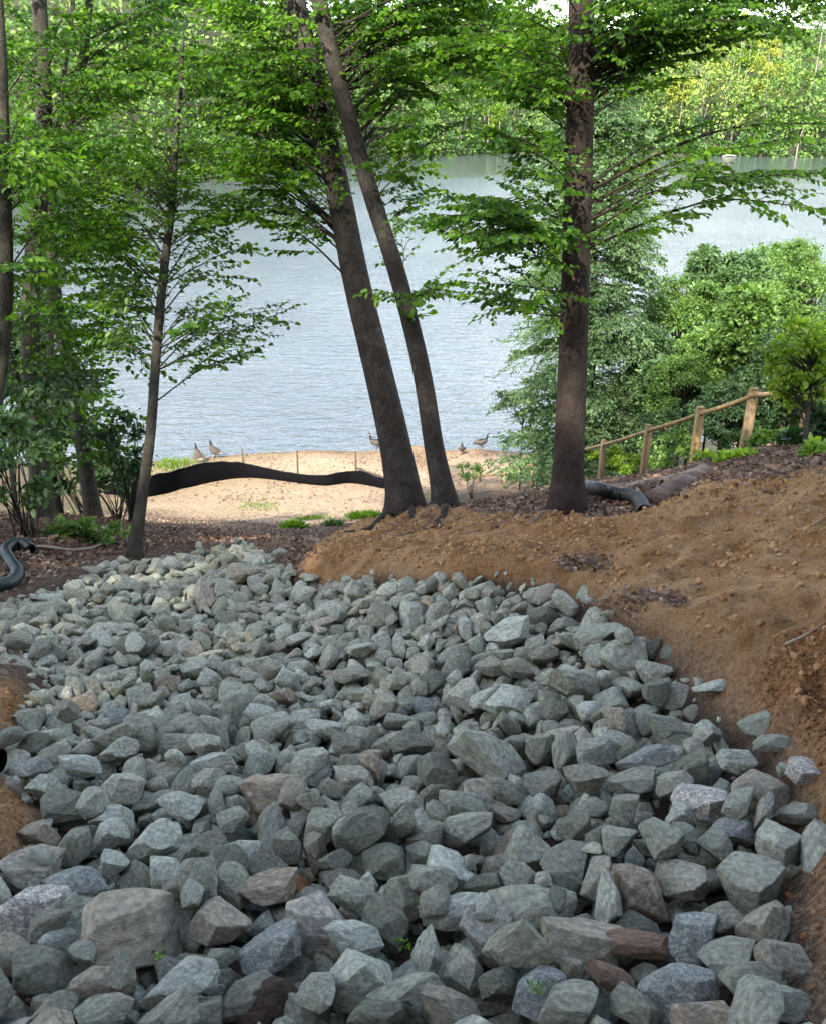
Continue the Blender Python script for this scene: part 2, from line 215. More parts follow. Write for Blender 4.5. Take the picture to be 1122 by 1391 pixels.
# shape, half sizes (2 mm), place (2 mm), turn: the rocks at rest in the bed, largest in view first
ROCKS = [
10,78,61,48,-417,930,891,-8,16,26,25,51,40,31,329,758,994,-15,3,-13,2,60,44,35,234,868,939,7,0,-10,8,44,44,34,497,963,956,5,1,22,17,41,37,29,-503,840,927,15,-6,-2,13,64,34,21,136,838,957,52,-42,22,
17,78,44,49,150,1473,757,-92,30,22,1,48,38,30,-78,836,920,-12,-20,-7,3,54,44,34,-139,951,881,0,-11,-28,15,45,37,29,-205,893,900,-13,-4,24,24,51,32,17,386,679,1058,-3,-19,41,11,43,32,23,-224,813,903,8,0,-97,
17,44,43,34,341,985,919,8,7,-2,25,58,45,35,-579,972,887,-12,10,9,9,49,37,29,-293,949,883,-6,4,-28,18,40,30,23,195,751,975,3,-12,-6,25,56,31,32,-87,1178,849,22,-23,-91,0,53,33,26,-313,817,926,-6,-7,4,
18,38,41,32,384,858,968,-24,-13,-8,23,36,30,23,472,788,1012,-9,9,-2,4,53,34,26,-236,1043,852,-26,-2,7,4,42,42,33,246,1061,881,-10,-5,-5,15,41,32,25,408,994,930,9,-6,-23,11,47,44,34,572,1027,959,-26,12,10,
25,36,38,30,163,784,958,-24,15,-1,26,45,23,18,48,761,955,-7,16,-7,0,35,41,32,476,861,985,-7,13,-21,20,34,38,30,-40,952,884,-11,21,15,0,48,45,35,-458,1183,811,-15,-2,9,4,50,37,29,-634,1091,850,-12,8,5,
26,44,28,22,-84,912,896,-10,0,-11,15,74,61,57,184,970,871,45,-84,25,6,43,20,16,306,850,960,-11,-11,-10,26,71,58,46,-269,1370,744,-16,-3,-4,9,43,28,21,-303,752,945,32,12,41,16,57,39,26,617,984,981,-21,-21,62,
4,37,29,22,406,800,995,-13,-7,-10,16,37,24,19,-392,756,950,-19,4,16,22,59,36,28,94,1206,817,-25,-21,-19,20,31,25,20,271,735,993,-3,-6,-6,15,49,40,31,494,1183,908,-4,-1,-33,12,41,37,29,-51,1122,830,11,-6,-7,
20,28,30,24,67,838,930,-18,2,-3,17,44,30,24,391,1064,947,6,18,81,6,52,36,28,-653,1300,779,6,-4,3,17,46,36,28,-544,1047,861,-2,-4,25,25,45,31,24,-414,815,931,1,10,-4,12,51,23,18,-11,798,938,-14,1,18,
16,46,39,30,111,918,907,-7,14,27,4,61,58,46,530,1853,742,5,5,18,22,51,41,32,583,1155,945,-9,9,5,1,39,39,31,193,1131,852,11,15,15,27,44,28,22,-95,1027,859,-7,-4,-38,13,28,27,21,-129,794,933,-4,1,5,
23,41,26,20,346,703,1019,-21,-4,0,17,68,41,37,385,1770,734,2,14,18,25,38,21,16,-46,758,949,10,0,-4,25,45,41,32,-584,1393,745,-21,-2,-30,4,50,32,25,410,1289,853,-29,-2,5,27,48,34,18,-337,1021,877,31,-36,57,
24,47,32,21,292,956,925,-4,68,-29,17,58,34,27,68,973,886,-16,-10,13,19,32,33,25,662,1169,979,-5,6,-6,27,27,22,18,112,802,947,-6,-4,-3,22,45,41,32,45,1453,734,-9,17,-23,2,72,43,42,279,2204,593,56,-32,-3,
6,33,33,26,-289,1047,852,-16,8,-21,8,43,30,24,332,1337,819,8,-3,0,17,51,50,30,233,1773,683,16,-6,51,23,34,40,31,-9,1028,862,-14,10,26,4,40,28,22,416,745,1017,-4,6,3,23,38,26,21,31,1017,901,2,-3,99,
10,39,23,18,431,707,1035,-16,-2,-13,20,26,35,28,20,873,914,-6,5,-20,14,36,24,21,-535,927,907,36,1,-91,13,47,27,21,-453,1316,769,11,12,-9,25,29,35,28,-593,1166,823,-10,2,8,14,38,30,24,-547,1201,810,-14,-11,17,
19,37,32,29,-148,796,885,5,93,23,21,60,26,21,453,1371,840,-31,-17,-5,17,36,20,16,259,792,972,-11,11,-8,10,56,31,24,377,1439,798,0,5,16,8,41,46,36,54,1068,853,-3,18,-13,11,49,34,27,-2,1607,680,9,-4,-15,
15,46,31,24,678,1400,901,-11,5,20,5,79,64,37,-618,1687,624,4,-96,-15,24,43,26,21,619,1092,966,-11,-6,-14,2,57,29,25,-269,1269,746,30,5,-71,23,43,34,27,-171,906,840,-3,-3,-94,17,49,34,27,97,1304,787,-16,0,-3,
7,44,33,26,-226,1523,696,0,-3,28,3,29,30,24,-220,1179,809,0,1,-12,17,46,29,23,-715,1507,710,-1,4,10,5,44,28,22,512,1084,933,-17,4,23,25,45,61,48,-459,1885,566,-17,-15,-14,9,38,41,32,-167,1238,790,1,-4,-6,
15,31,25,22,332,1074,927,-6,95,-28,18,32,32,25,374,1207,867,-23,-9,3,15,36,32,25,250,1351,797,-5,9,0,15,31,29,22,279,1177,855,-7,-5,-1,27,29,24,14,33,966,915,9,-12,-82,24,40,31,24,-675,1206,813,-9,10,-2,
14,30,47,36,289,1021,899,-35,7,-1,21,47,34,26,-23,1337,765,-5,-5,-8,23,36,24,19,587,1273,923,-4,2,-1,12,33,21,14,533,1120,965,24,-14,-89,26,26,16,13,-386,812,959,16,-14,67,17,31,38,30,-407,1084,842,-8,3,0,
5,29,27,21,479,1059,929,-5,-7,-13,15,71,45,25,502,2044,694,7,97,-9,13,45,31,24,314,1446,783,54,11,68,23,55,39,31,-344,1770,607,-12,-15,8,9,42,29,23,513,1283,890,-2,-15,16,26,35,30,15,-462,1083,820,-12,13,-72,
19,31,27,21,434,880,972,-2,-11,5,0,48,34,26,-663,1584,681,-3,5,12,21,49,31,25,-124,1451,723,-11,9,-12,0,40,35,28,-364,1160,817,-20,-10,9,16,29,31,24,163,1034,878,-3,12,10,6,30,26,20,-555,860,925,-9,12,-2,
18,44,34,27,549,1656,790,-19,-8,21,26,45,28,22,529,1495,820,-16,4,-17,1,34,26,13,-603,1289,810,16,0,-68,7,50,38,28,-317,1093,826,63,-71,-29,19,36,31,22,241,1309,766,-68,-38,-23,5,41,53,41,131,1884,614,-15,4,2,
20,40,20,16,654,1286,947,-30,3,7,18,32,37,29,273,1508,754,-27,-16,-12,20,49,35,28,-682,1630,678,-92,-1,5,9,36,23,18,470,1253,882,-47,-33,80,17,36,32,25,171,1346,785,-16,8,-1,13,37,22,21,-176,1178,787,-61,-45,-61,
0,35,24,19,-459,758,953,-21,2,24,24,39,24,19,327,921,913,4,33,91,6,41,34,27,101,830,884,-29,-34,-12,7,49,41,32,-1183,2227,455,-13,10,-97,1,55,28,22,-434,1526,697,-26,-4,1,27,43,28,16,-233,1350,774,-21,14,-77,
20,82,73,52,-504,1523,646,-16,43,-75,22,46,25,18,-507,905,885,4,42,24,25,33,21,20,-14,1191,851,69,16,-69,13,69,53,50,151,1345,736,24,-76,-17,26,40,35,27,-155,1639,658,-28,0,-27,16,49,34,33,573,1765,767,-44,19,-50,
23,30,27,21,-338,1276,779,-21,-16,15,12,48,28,22,656,1591,846,-17,-3,0,8,26,21,17,-502,1106,841,1,13,-10,1,36,22,19,27,1189,814,-15,54,-78,15,62,47,30,-311,794,887,-32,-2,-7,23,39,26,23,-767,1409,781,-18,16,94,
12,29,40,32,-737,1377,755,-33,-7,-13,17,32,25,21,105,1025,877,6,-69,-71,16,54,36,24,-464,1589,696,-30,3,-58,26,37,28,22,-416,1431,730,17,-9,9,12,41,30,25,-247,1112,816,-84,29,2,1,65,35,24,-963,1802,597,14,30,72,
23,22,18,17,-338,987,898,-48,58,-39,26,52,29,25,-561,784,916,20,19,-86,13,66,49,44,13,2529,448,9,13,79,12,55,47,27,22,880,854,1,-4,19,0,30,24,19,-133,1124,828,-7,-2,-18,8,41,40,24,595,1665,764,21,8,-88,
4,21,15,10,-453,856,938,-94,21,21,7,45,37,29,-78,1870,583,-2,-11,-2,10,33,29,22,432,1523,808,37,11,-67,6,50,43,38,-517,956,855,-76,17,50,20,57,39,31,-873,1605,678,-22,-18,10,12,55,37,30,-443,692,963,-5,1,79,
26,57,52,42,-104,2584,421,-64,63,38,23,23,16,10,107,931,939,-13,22,-75,2,23,22,17,214,817,946,50,21,-74,23,82,55,44,-874,3221,120,-69,51,-16,17,39,34,27,274,1981,635,4,-14,3,23,58,31,24,-530,1639,659,-3,-6,-11,
5,66,56,50,-896,2444,384,23,94,-18,19,34,21,19,-343,1548,677,-52,72,18,10,45,37,30,-376,986,819,-3,92,35,24,32,25,21,-277,893,838,-3,-33,-85,17,26,26,20,447,1096,913,9,-5,-24,2,44,34,23,-536,797,879,0,30,85,
14,36,27,21,579,1421,859,-8,-14,17,24,42,30,23,-566,1279,785,3,11,13,6,41,40,30,366,2078,605,-36,-34,1,15,34,26,24,-90,1491,714,-34,-70,28,23,52,44,27,-177,2135,497,-9,-25,-82,21,41,33,26,-888,1850,593,-4,-16,-4,
13,37,23,12,567,1102,963,38,-52,-64,7,32,31,24,-110,1353,756,-8,6,-15,14,28,24,19,453,1156,902,-15,-4,-6,16,38,30,15,336,1691,709,-86,-5,20,12,49,37,19,-883,1543,674,-88,16,-20,19,50,26,18,-523,1384,713,-30,74,-54,
7,28,23,18,321,1221,852,-8,6,-17,25,43,40,32,122,2081,566,-24,-17,-14,21,31,23,18,14,1143,830,4,-18,-16,10,44,29,24,514,1752,731,-47,5,-58,27,36,21,20,-903,1587,718,-16,-14,21,1,51,38,21,221,2049,592,-8,-5,-21,
4,44,24,21,-480,1456,698,-3,-2,59,21,52,34,24,395,2284,598,-6,73,-65,20,32,29,21,-621,1649,664,-18,-45,75,18,33,33,26,-376,1392,741,6,1,4,12,46,35,29,-263,2327,419,-80,-26,-42,6,44,28,26,240,769,924,-84,-31,34,
6,45,31,24,454,2305,637,-6,17,-28,0,30,19,17,173,1288,776,-2,-91,37,3,23,15,11,-271,872,910,2,5,27,1,45,28,30,53,2019,561,26,-39,-79,23,35,26,24,640,1842,764,-11,6,-71,5,55,40,26,-1315,2525,366,1,8,99,
1,72,48,32,-1115,2946,203,-89,19,-14,23,55,45,26,-668,2261,438,53,82,-3,14,60,40,40,298,1713,671,43,67,28,23,63,44,39,-112,1524,659,-90,17,-17,17,63,53,39,446,1541,750,-90,-25,15,1,79,44,36,-794,3613,26,2,-7,99,
27,45,44,33,-591,2166,447,61,52,-53,15,46,28,22,-218,1751,617,-16,16,-7,23,34,26,14,-381,1330,755,-62,57,-14,7,26,19,19,48,1286,780,-76,49,-19,8,39,29,19,479,1092,861,-19,10,93,15,52,35,21,-24,1820,575,2,52,84,
0,58,37,28,76,2482,491,-34,-40,84,25,45,27,21,-10,1540,668,-61,-41,31,4,59,43,39,-37,809,883,13,21,92,11,28,18,10,173,904,945,49,-31,18,21,34,18,20,-116,1093,816,11,80,-55,23,34,21,19,218,1658,696,9,-84,30,
0,30,23,15,-347,880,859,-86,33,-7,1,34,20,21,-169,1389,750,-9,42,82,19,44,33,26,538,2361,625,-56,-73,28,0,50,33,21,417,2433,593,-83,-40,-18,8,25,17,15,-236,992,829,-37,-10,53,26,54,28,28,-694,1927,559,-16,0,94,
2,40,27,18,-384,1828,603,8,9,98,12,60,46,39,532,1318,831,16,-51,-82,18,42,37,31,-908,2008,484,-76,-1,-43,10,23,21,14,-387,902,835,-7,17,50,1,49,44,31,474,1732,694,36,80,-35,23,27,25,20,-196,1315,783,-12,26,46,
2,39,32,27,114,758,899,9,-33,-88,13,47,29,25,-440,2238,432,15,-1,51,27,30,24,19,140,1217,767,-64,61,-32,15,34,25,26,-593,1481,704,-4,10,82,6,72,36,24,-166,2321,459,-18,11,86,25,53,34,21,-998,2348,410,-80,54,-19,
5,44,31,27,140,1133,787,16,-43,-12,18,48,48,37,59,1659,619,-11,13,-97,24,40,27,15,-801,1550,691,-76,-56,25,0,41,33,26,-352,1981,537,-18,23,7,16,24,34,27,394,1637,747,-30,5,-4,13,21,28,22,207,962,907,-12,-2,-12,
26,47,31,29,-714,2155,443,-90,13,39,2,54,31,24,-1086,2619,306,24,5,-48,17,48,39,30,444,2239,600,-6,-42,-78,24,36,34,27,220,1541,734,-21,16,4,11,59,45,24,317,1118,873,-56,16,-79,3,21,19,15,-795,1378,758,-14,10,0,
4,42,34,19,443,1422,791,-51,-64,-48,24,30,28,17,560,1000,905,-21,8,80,7,44,31,16,43,1401,712,-47,53,65,3,39,33,18,-1214,2431,392,5,15,-78,15,34,32,15,473,1923,706,-2,-7,87,2,24,29,22,-285,1158,816,-7,6,8,
2,41,33,29,26,1863,539,-11,34,92,11,25,26,19,618,1587,777,30,79,31,26,33,23,18,-369,1044,856,-8,-10,22,8,42,30,27,-363,2111,500,-56,-12,64,0,59,47,42,-279,1609,613,17,-51,-70,15,34,38,30,174,1829,642,-17,-2,-10,
8,33,22,24,-41,2025,559,-27,-38,42,25,45,31,28,-289,1859,544,54,-4,9,24,37,26,16,-468,1725,602,-38,-85,5,11,30,30,26,-336,1278,715,-23,74,60,26,43,31,21,-892,2412,429,22,-16,74,0,41,24,16,-105,1681,628,62,-64,-44,
15,51,40,24,441,1616,761,-60,5,35,6,34,28,16,-765,1866,553,21,-20,6,19,43,33,22,-745,1638,645,-8,-42,-84,6,47,40,33,545,1493,783,-34,-8,-68,23,31,25,18,510,1557,777,11,45,-55,7,38,27,21,479,1035,880,-46,21,85,
25,47,29,30,-498,2441,380,46,68,-51,20,38,28,20,171,1180,803,37,43,-67,13,43,42,31,-86,2417,418,45,-77,6,1,72,31,24,-55,1220,800,-23,-9,1,17,40,20,20,-542,1864,582,11,11,-17,3,47,32,23,27,2128,525,-69,60,-11,
1,50,39,30,-11,1968,516,-71,-66,1,3,41,23,21,160,2324,534,55,-25,-67,24,29,19,10,-218,1271,768,18,-7,-87,22,25,14,13,-126,887,867,26,-2,-38,16,41,19,15,391,1070,908,-32,6,-14,23,46,36,25,-276,1017,803,-30,5,-43,
9,29,21,16,411,989,863,20,-25,-88,6,32,23,18,424,1463,803,2,-6,-13,4,38,35,23,36,1930,534,-71,66,16,14,39,32,16,608,1889,749,-48,50,-70,17,30,23,20,-1019,1975,531,2,-90,5,15,20,10,12,-615,1092,874,70,3,-14,
27,23,23,18,323,837,910,43,24,86,23,47,34,24,-724,2473,337,-84,42,23,11,49,39,22,-39,2334,461,-58,39,-46,11,52,46,37,-564,2297,397,84,-40,4,11,49,45,37,-358,1643,618,-58,-2,-3,3,41,26,17,-968,2098,480,17,18,-43,
5,34,26,26,-70,1675,612,64,-72,15,14,35,22,12,-534,1456,694,-72,8,-26,5,43,32,28,-892,1812,551,32,73,59,3,30,22,19,546,1375,857,28,-42,-66,0,30,20,19,378,1123,831,4,20,36,7,33,22,17,-730,1162,815,-94,22,-11,
10,48,47,39,-504,2052,485,10,-23,72,11,41,34,29,-916,2819,247,70,-9,-38,22,44,31,26,-338,2238,451,4,-98,-7,18,56,46,29,528,2207,627,37,-7,-86,10,59,44,22,-389,2551,350,-33,-14,35,5,43,37,31,243,2480,513,30,16,85,
0,29,23,24,464,1793,726,61,-47,8,13,75,56,42,-827,3454,7,19,-76,-23,13,32,20,21,385,1712,699,-52,-48,-56,13,48,25,26,-472,2195,443,-15,8,-95,2,37,26,19,-415,1765,568,-59,62,-12,2,38,30,19,-206,797,864,-3,23,68,
25,37,25,17,-149,1977,542,-6,-97,20,16,24,24,16,529,1885,795,-90,-32,-21,25,54,47,37,-552,2706,269,44,-63,62,1,33,25,24,117,1513,693,-81,-6,25,1,35,27,23,96,927,854,11,-55,-81,0,59,50,27,-284,1788,547,-10,-4,-46,
27,61,34,34,-676,1021,865,21,82,37,9,40,36,30,-266,2677,375,-4,54,36,17,39,25,19,326,1724,716,63,28,13,21,28,23,12,18,1985,562,4,-36,88,16,44,40,26,16,1269,747,-95,18,9,25,38,25,25,-214,1028,801,-5,-13,-58,
24,31,26,20,2,1468,676,60,-13,78,5,36,20,17,-404,1290,736,36,-56,-35,27,36,29,23,281,1063,824,-11,-8,91,4,43,34,29,322,1301,772,-6,-38,-47,16,52,37,19,-729,2989,165,9,17,40,24,45,26,16,440,2107,633,-86,1,21,
4,34,27,18,-627,1880,553,6,-2,16,6,55,40,35,-1375,2694,275,-48,4,50,0,67,51,35,-1211,2488,334,-13,2,-35,16,25,22,18,-691,1572,628,10,-13,50,16,62,38,29,-784,1542,649,-7,20,53,23,44,27,26,-497,1776,592,-22,-80,50,
27,55,34,29,-443,2615,336,-8,-11,-71,16,33,31,16,351,2141,600,-81,53,3,1,42,28,23,-525,1705,621,56,-55,38,1,46,33,28,-755,2009,493,-41,52,-27,10,31,20,12,-378,1868,601,10,19,-13,16,50,37,29,-790,3136,123,-16,-34,28,
13,40,29,21,-94,2744,428,13,-5,4,27,24,15,15,-520,1534,708,-5,-12,95,5,35,31,26,-941,2141,446,-30,-78,-34,2,31,24,16,290,1367,745,-36,-49,-77,21,60,54,46,145,2165,526,-13,-50,-50,6,35,29,26,135,2662,470,-26,36,88,
10,38,36,29,-208,2928,312,37,-85,-19,16,64,44,28,-568,1814,570,-20,13,68,22,42,29,28,-1189,2404,351,-1,-2,-87,4,38,24,20,218,1398,733,-27,-83,-32,22,23,14,16,-183,1166,748,54,-37,-19,4,52,33,32,-1273,3490,31,-11,-43,-83,
24,39,27,23,577,2191,660,-42,81,-39,14,62,40,26,-774,2085,478,0,2,-72,2,52,30,18,-299,2601,391,-10,-17,4,11,53,36,33,-1441,2972,207,-10,-61,-77,10,18,12,8,288,1067,914,17,95,8,16,38,35,30,-878,1704,616,-10,-4,-72,
3,44,26,22,-349,1334,723,-34,54,-6,27,35,23,14,-482,793,897,40,-65,38,15,42,26,20,327,1551,754,-13,-8,-19,19,27,20,16,41,2301,502,-65,-51,-8,9,36,29,21,-316,2382,405,26,-24,-78,12,73,58,48,415,1822,666,9,4,51,
4,38,36,23,-16,2797,413,-32,92,19,25,45,46,31,29,2180,487,-90,-10,-20,4,31,26,20,-585,2102,448,5,-80,-10,13,51,50,28,-72,1183,754,13,39,90,23,21,14,10,203,1024,894,-20,9,72,5,29,20,15,-523,1354,691,-20,-51,-79,
23,45,38,26,-778,1441,679,-35,7,-44,19,47,26,25,-717,2552,339,29,-25,-55,11,53,51,41,124,1956,553,-77,62,-4,2,35,19,20,252,2085,601,22,5,11,14,31,30,19,182,2162,579,-56,23,-66,10,31,27,25,319,1614,711,69,-34,-52,
22,29,20,16,-359,1716,613,-91,-28,-17,5,52,40,24,-1490,3390,61,-57,-80,-11,0,46,33,22,-119,841,855,12,42,66,26,40,32,25,-681,3444,38,16,-42,88,17,38,25,20,-115,1283,772,-41,35,-42,24,41,35,22,-1109,2466,329,-11,-95,9,
15,46,41,24,214,2025,547,-10,-2,83,11,26,20,15,-785,1801,584,-60,-25,24,25,45,29,18,-1367,2791,272,-51,-6,-18,23,19,15,12,249,1273,768,60,50,-44,25,30,24,18,-208,1581,614,-87,-41,-2,14,25,15,13,-723,1520,636,-37,49,-78,
6,45,30,29,-558,1271,742,75,-51,10,19,36,26,19,-872,1469,685,-59,-5,-24,15,65,34,37,-1546,3762,-48,19,4,-9,26,73,60,34,218,2617,498,-23,94,-12,14,64,53,38,-131,1726,581,-48,2,-45,25,49,32,22,-157,1070,786,-6,17,81,
5,46,33,22,41,2352,493,4,-10,86,21,42,24,25,-454,2478,359,-42,-35,27,22,31,29,20,-257,2578,368,-94,24,10,6,28,19,15,-803,2089,512,15,9,-92,0,37,27,21,165,2659,515,23,61,73,20,36,29,21,-629,2352,393,-10,-12,90,
11,50,30,20,-847,2123,456,-29,30,85,3,56,43,28,-951,2286,390,-3,-16,-94,13,33,25,20,-1513,2834,276,21,17,11,14,37,21,19,83,1851,559,40,55,59,23,34,20,18,111,1958,613,-13,-5,-78,8,27,25,17,195,2542,532,-72,-51,-36,
8,21,19,14,-272,1730,596,3,12,-63,26,31,24,17,351,1495,776,-5,16,-86,5,42,36,30,121,2381,490,-1,-23,-96,24,36,28,13,-83,2149,476,-11,-95,-23,20,40,27,14,-299,2112,478,-38,90,-15,8,32,26,26,-157,2534,389,52,82,-17,
15,31,21,16,-176,846,855,-16,-18,6,17,28,22,14,116,1852,572,-58,-10,-74,15,34,31,21,-440,2752,309,-9,2,-83,1,43,33,22,-403,1189,755,11,98,-3,10,38,29,21,199,1815,593,15,-36,-89,23,35,28,28,-623,1980,507,-30,38,-36,
11,54,42,21,-1403,3026,189,1,-62,-77,0,51,30,24,304,2139,557,39,-22,-11,17,50,33,20,-1507,3192,133,4,-97,1,20,63,39,42,-1276,2753,259,-23,34,-61,16,29,24,20,185,1276,751,-13,-12,-49,8,37,30,22,-674,1102,805,-16,59,-22,
10,33,19,21,212,1235,778,63,-18,-45,1,52,37,31,-1274,3875,-96,-66,69,-18,27,33,24,12,-152,1858,563,-89,44,-2,10,33,22,21,-854,2220,440,-92,-14,-8,5,31,25,12,71,2716,472,46,-43,74,17,35,18,18,-914,2331,417,-33,21,-25,
4,40,21,18,-793,2443,370,24,89,21,3,34,31,28,-498,2291,415,-45,-87,15,7,25,14,13,-231,1945,535,23,-89,-35,23,28,19,16,-52,2252,461,17,17,6,22,29,24,19,-88,2278,459,10,7,12,19,32,26,22,377,2568,543,57,-7,32,
19,23,18,14,-497,1353,711,-72,-51,32,16,25,17,12,-75,1077,824,45,45,-75,7,35,21,20,-39,1566,634,-15,32,2,23,40,35,29,-1355,2832,252,-83,-10,-23,10,38,29,20,-861,1855,528,-2,21,64,24,42,31,17,82,712,964,12,-3,-39,
8,46,31,15,-339,1580,650,6,0,-62,12,35,26,24,-891,2353,395,18,0,-97,7,47,29,27,-810,1427,719,-2,-22,-16,1,19,13,9,92,1073,875,-75,-22,60,10,48,47,37,-684,3150,94,-45,5,16,0,54,30,29,-169,3065,283,-9,8,-60,
8,40,28,29,-1336,3381,74,-80,31,-46,18,29,24,14,-774,2154,480,-23,-51,-74,23,38,25,14,84,2366,531,-33,-25,27,19,33,22,18,281,1250,769,-51,77,-30,4,45,36,31,195,2114,540,-5,80,39,22,52,38,34,-904,3873,-39,-63,-8,32,
27,43,34,24,124,2306,492,69,65,3,17,40,37,25,100,2766,452,-86,-11,28,11,50,41,26,-195,1309,728,88,20,-40,3,24,17,12,68,1671,672,16,1,78,21,31,24,13,-798,1903,551,19,27,-83,10,33,20,16,-85,1395,718,-13,69,62,
24,23,13,9,413,1226,823,-77,-24,18,10,57,33,22,-292,1094,777,-7,1,-7,2,26,17,11,549,1228,887,16,-4,40,23,60,44,31,-457,3263,113,-35,-19,82,27,50,38,33,364,1646,680,-22,-15,-55,11,43,35,28,-643,3860,-3,-13,5,-11,
11,48,41,31,-1433,3269,84,-46,3,-5,19,45,32,23,-225,2387,416,-48,45,-29,9,30,25,21,219,2289,558,76,-11,-16,1,46,36,28,-734,3303,66,-25,10,-86,2,51,35,33,208,2355,522,49,-55,-58,12,34,29,21,170,2524,493,-33,-35,-40,
22,42,26,23,-599,2841,254,-16,19,48,6,38,27,16,-773,1750,593,24,23,93,3,27,24,14,-109,1939,557,24,-1,19,26,58,44,28,517,1644,722,-26,-24,8,18,34,29,24,-201,2702,360,-28,19,92,16,42,34,25,-1060,3208,95,-95,13,-15,
3,36,24,23,262,2696,508,-62,3,-19,9,54,34,30,-484,1811,547,-33,-59,68,10,39,27,16,-8,2605,471,46,-23,-2,10,31,25,24,-1071,2214,415,7,33,56,27,30,23,12,323,1882,621,11,45,-34,5,16,12,12,-760,1340,716,-65,-73,17,
15,28,18,12,641,1706,785,-7,4,-62,17,34,18,14,616,1405,828,63,-64,-31,15,28,22,15,-893,2094,443,-42,-89,-8,16,37,22,18,-431,1369,719,34,-65,63,9,18,17,11,-377,788,895,-18,-64,-73,21,40,24,21,-176,1042,824,60,-77,17,
18,55,38,36,-228,2157,438,-37,18,-80,16,53,36,39,-701,3514,22,-23,-52,67,19,37,30,27,-1423,3872,-99,-73,-24,9,9,39,32,23,-212,2524,371,-13,15,67,3,43,24,16,-345,2699,352,14,-33,-13,19,27,16,11,542,939,919,37,-60,-31,
16,34,24,18,330,2377,577,21,-18,-88,4,26,26,14,252,2306,580,-13,-80,-25,14,38,29,20,-81,2503,414,-24,94,-17,12,58,33,34,-552,3575,40,12,-5,85,19,56,34,34,-1234,3996,-138,76,-24,-24,14,36,23,20,-330,2172,454,51,0,74,
16,38,30,23,-264,1705,576,6,-28,-85,17,35,23,21,237,1974,572,-3,23,-87,19,31,23,16,-240,2073,475,22,85,-2,10,29,22,19,-1123,2595,322,89,-25,-14,9,31,20,15,424,1261,812,-22,37,-86,22,33,22,20,305,914,882,-74,-61,10,
20,24,20,16,286,1322,746,6,23,-74,11,22,19,15,511,1172,853,-14,-16,30,12,24,15,13,-396,843,858,29,92,23,0,32,26,16,377,2226,593,31,53,11,23,57,37,28,-500,3380,65,25,-18,-76,23,38,33,31,-1031,2768,248,-61,21,-19,
20,46,57,45,-636,1753,616,-17,4,-8,12,38,36,25,-1068,2995,178,-36,-28,-16,2,33,20,12,-362,1606,669,-13,0,78,20,25,22,13,-667,2155,445,-21,67,-48,18,33,25,21,51,2566,498,70,-34,-26,24,52,44,35,-231,3001,286,22,-74,-48,
8,38,33,27,-1081,3329,62,54,-77,-13,4,27,21,20,237,1697,677,34,-37,-38,25,61,42,27,-1486,3592,-17,-89,-20,25,12,24,22,20,0,2287,469,29,-4,51,22,28,19,18,-112,2186,490,-11,-4,-98,25,24,22,17,397,1501,787,-65,-38,42,
19,31,23,20,-1088,2877,221,46,14,-47,18,24,16,12,-422,2052,518,11,-19,85,13,29,23,15,367,1307,782,-73,-46,33,8,44,34,19,-153,1790,571,-25,46,73,10,47,25,16,-656,2439,363,-49,-16,-21,21,25,17,15,229,1265,760,-44,-78,32,
5,36,30,17,384,1235,800,-10,15,96,21,50,34,20,-1100,2145,448,-29,23,24,21,21,16,13,400,952,888,1,7,90,6,22,20,11,-106,1047,789,20,28,68,3,39,24,20,-2,1688,652,-71,-31,61,2,43,22,23,-509,2237,434,0,8,2,
20,35,22,23,-1076,2741,275,-27,-44,84,21,36,30,19,350,1943,618,53,-67,37,16,43,30,30,-376,2392,387,43,-76,18,12,52,38,28,-326,2540,347,12,0,32,17,54,39,29,-166,2088,463,-9,-15,-62,15,34,25,16,-597,2463,340,-21,-89,27,
23,45,30,24,-1465,2677,297,-86,-10,-27,2,46,28,20,-969,3235,68,1,38,85,3,26,17,11,-126,1825,577,-2,10,-95,1,30,20,22,-48,2654,438,2,87,-39,20,27,21,17,415,2088,594,46,36,-80,11,34,19,17,-561,2610,321,34,-58,53,
5,28,23,19,-803,2245,448,3,19,77,26,36,21,22,-1239,2831,252,0,-94,-3,26,29,20,14,-300,2000,519,26,21,92,24,34,22,14,-207,2576,379,49,-44,24,22,42,35,21,-451,3451,85,-18,-6,-52,0,31,18,15,-979,2060,475,60,1,-67,
20,36,33,24,-1081,2078,478,-46,8,-66,13,51,43,28,-99,2167,444,9,13,75,19,29,23,21,-1009,2187,460,-5,4,-60,14,34,25,20,335,2484,538,25,19,-80,21,43,39,33,280,1558,700,-27,23,-87,9,35,31,29,101,977,826,2,11,-2,
3,36,29,18,105,1460,679,-90,-17,31,26,32,28,26,-152,1317,745,60,-21,-61,8,24,18,16,-167,760,906,66,28,-50,20,43,22,21,-68,2518,451,58,53,46,22,27,18,16,-50,915,841,-17,-67,49,24,34,31,26,-434,3051,206,24,33,90,
12,39,34,19,-634,3565,44,50,6,1,1,51,40,27,-278,2017,475,-11,9,65,18,33,17,12,333,1389,739,-96,-20,10,12,30,20,15,242,2535,537,-45,-20,86,3,34,23,24,-1322,3251,104,-72,-2,-26,23,34,25,18,277,2566,518,76,33,3,
5,44,25,19,-169,2691,409,77,-54,10,4,31,20,16,-623,1296,710,35,92,3,17,32,27,22,-332,2480,363,-89,-29,23,7,25,24,20,-1050,1970,510,-12,21,84,16,39,22,17,-640,2613,323,22,37,59,22,54,47,39,-1578,2982,202,43,-68,-3,
11,39,30,23,317,1215,796,-27,89,-21,20,46,42,25,-667,2206,401,-69,28,-2,16,26,21,13,-461,1354,689,19,-92,-32,19,51,34,23,-1471,2874,250,38,84,-13,1,33,22,17,88,2192,509,-60,-23,40,3,38,21,17,-367,2633,344,66,23,39,
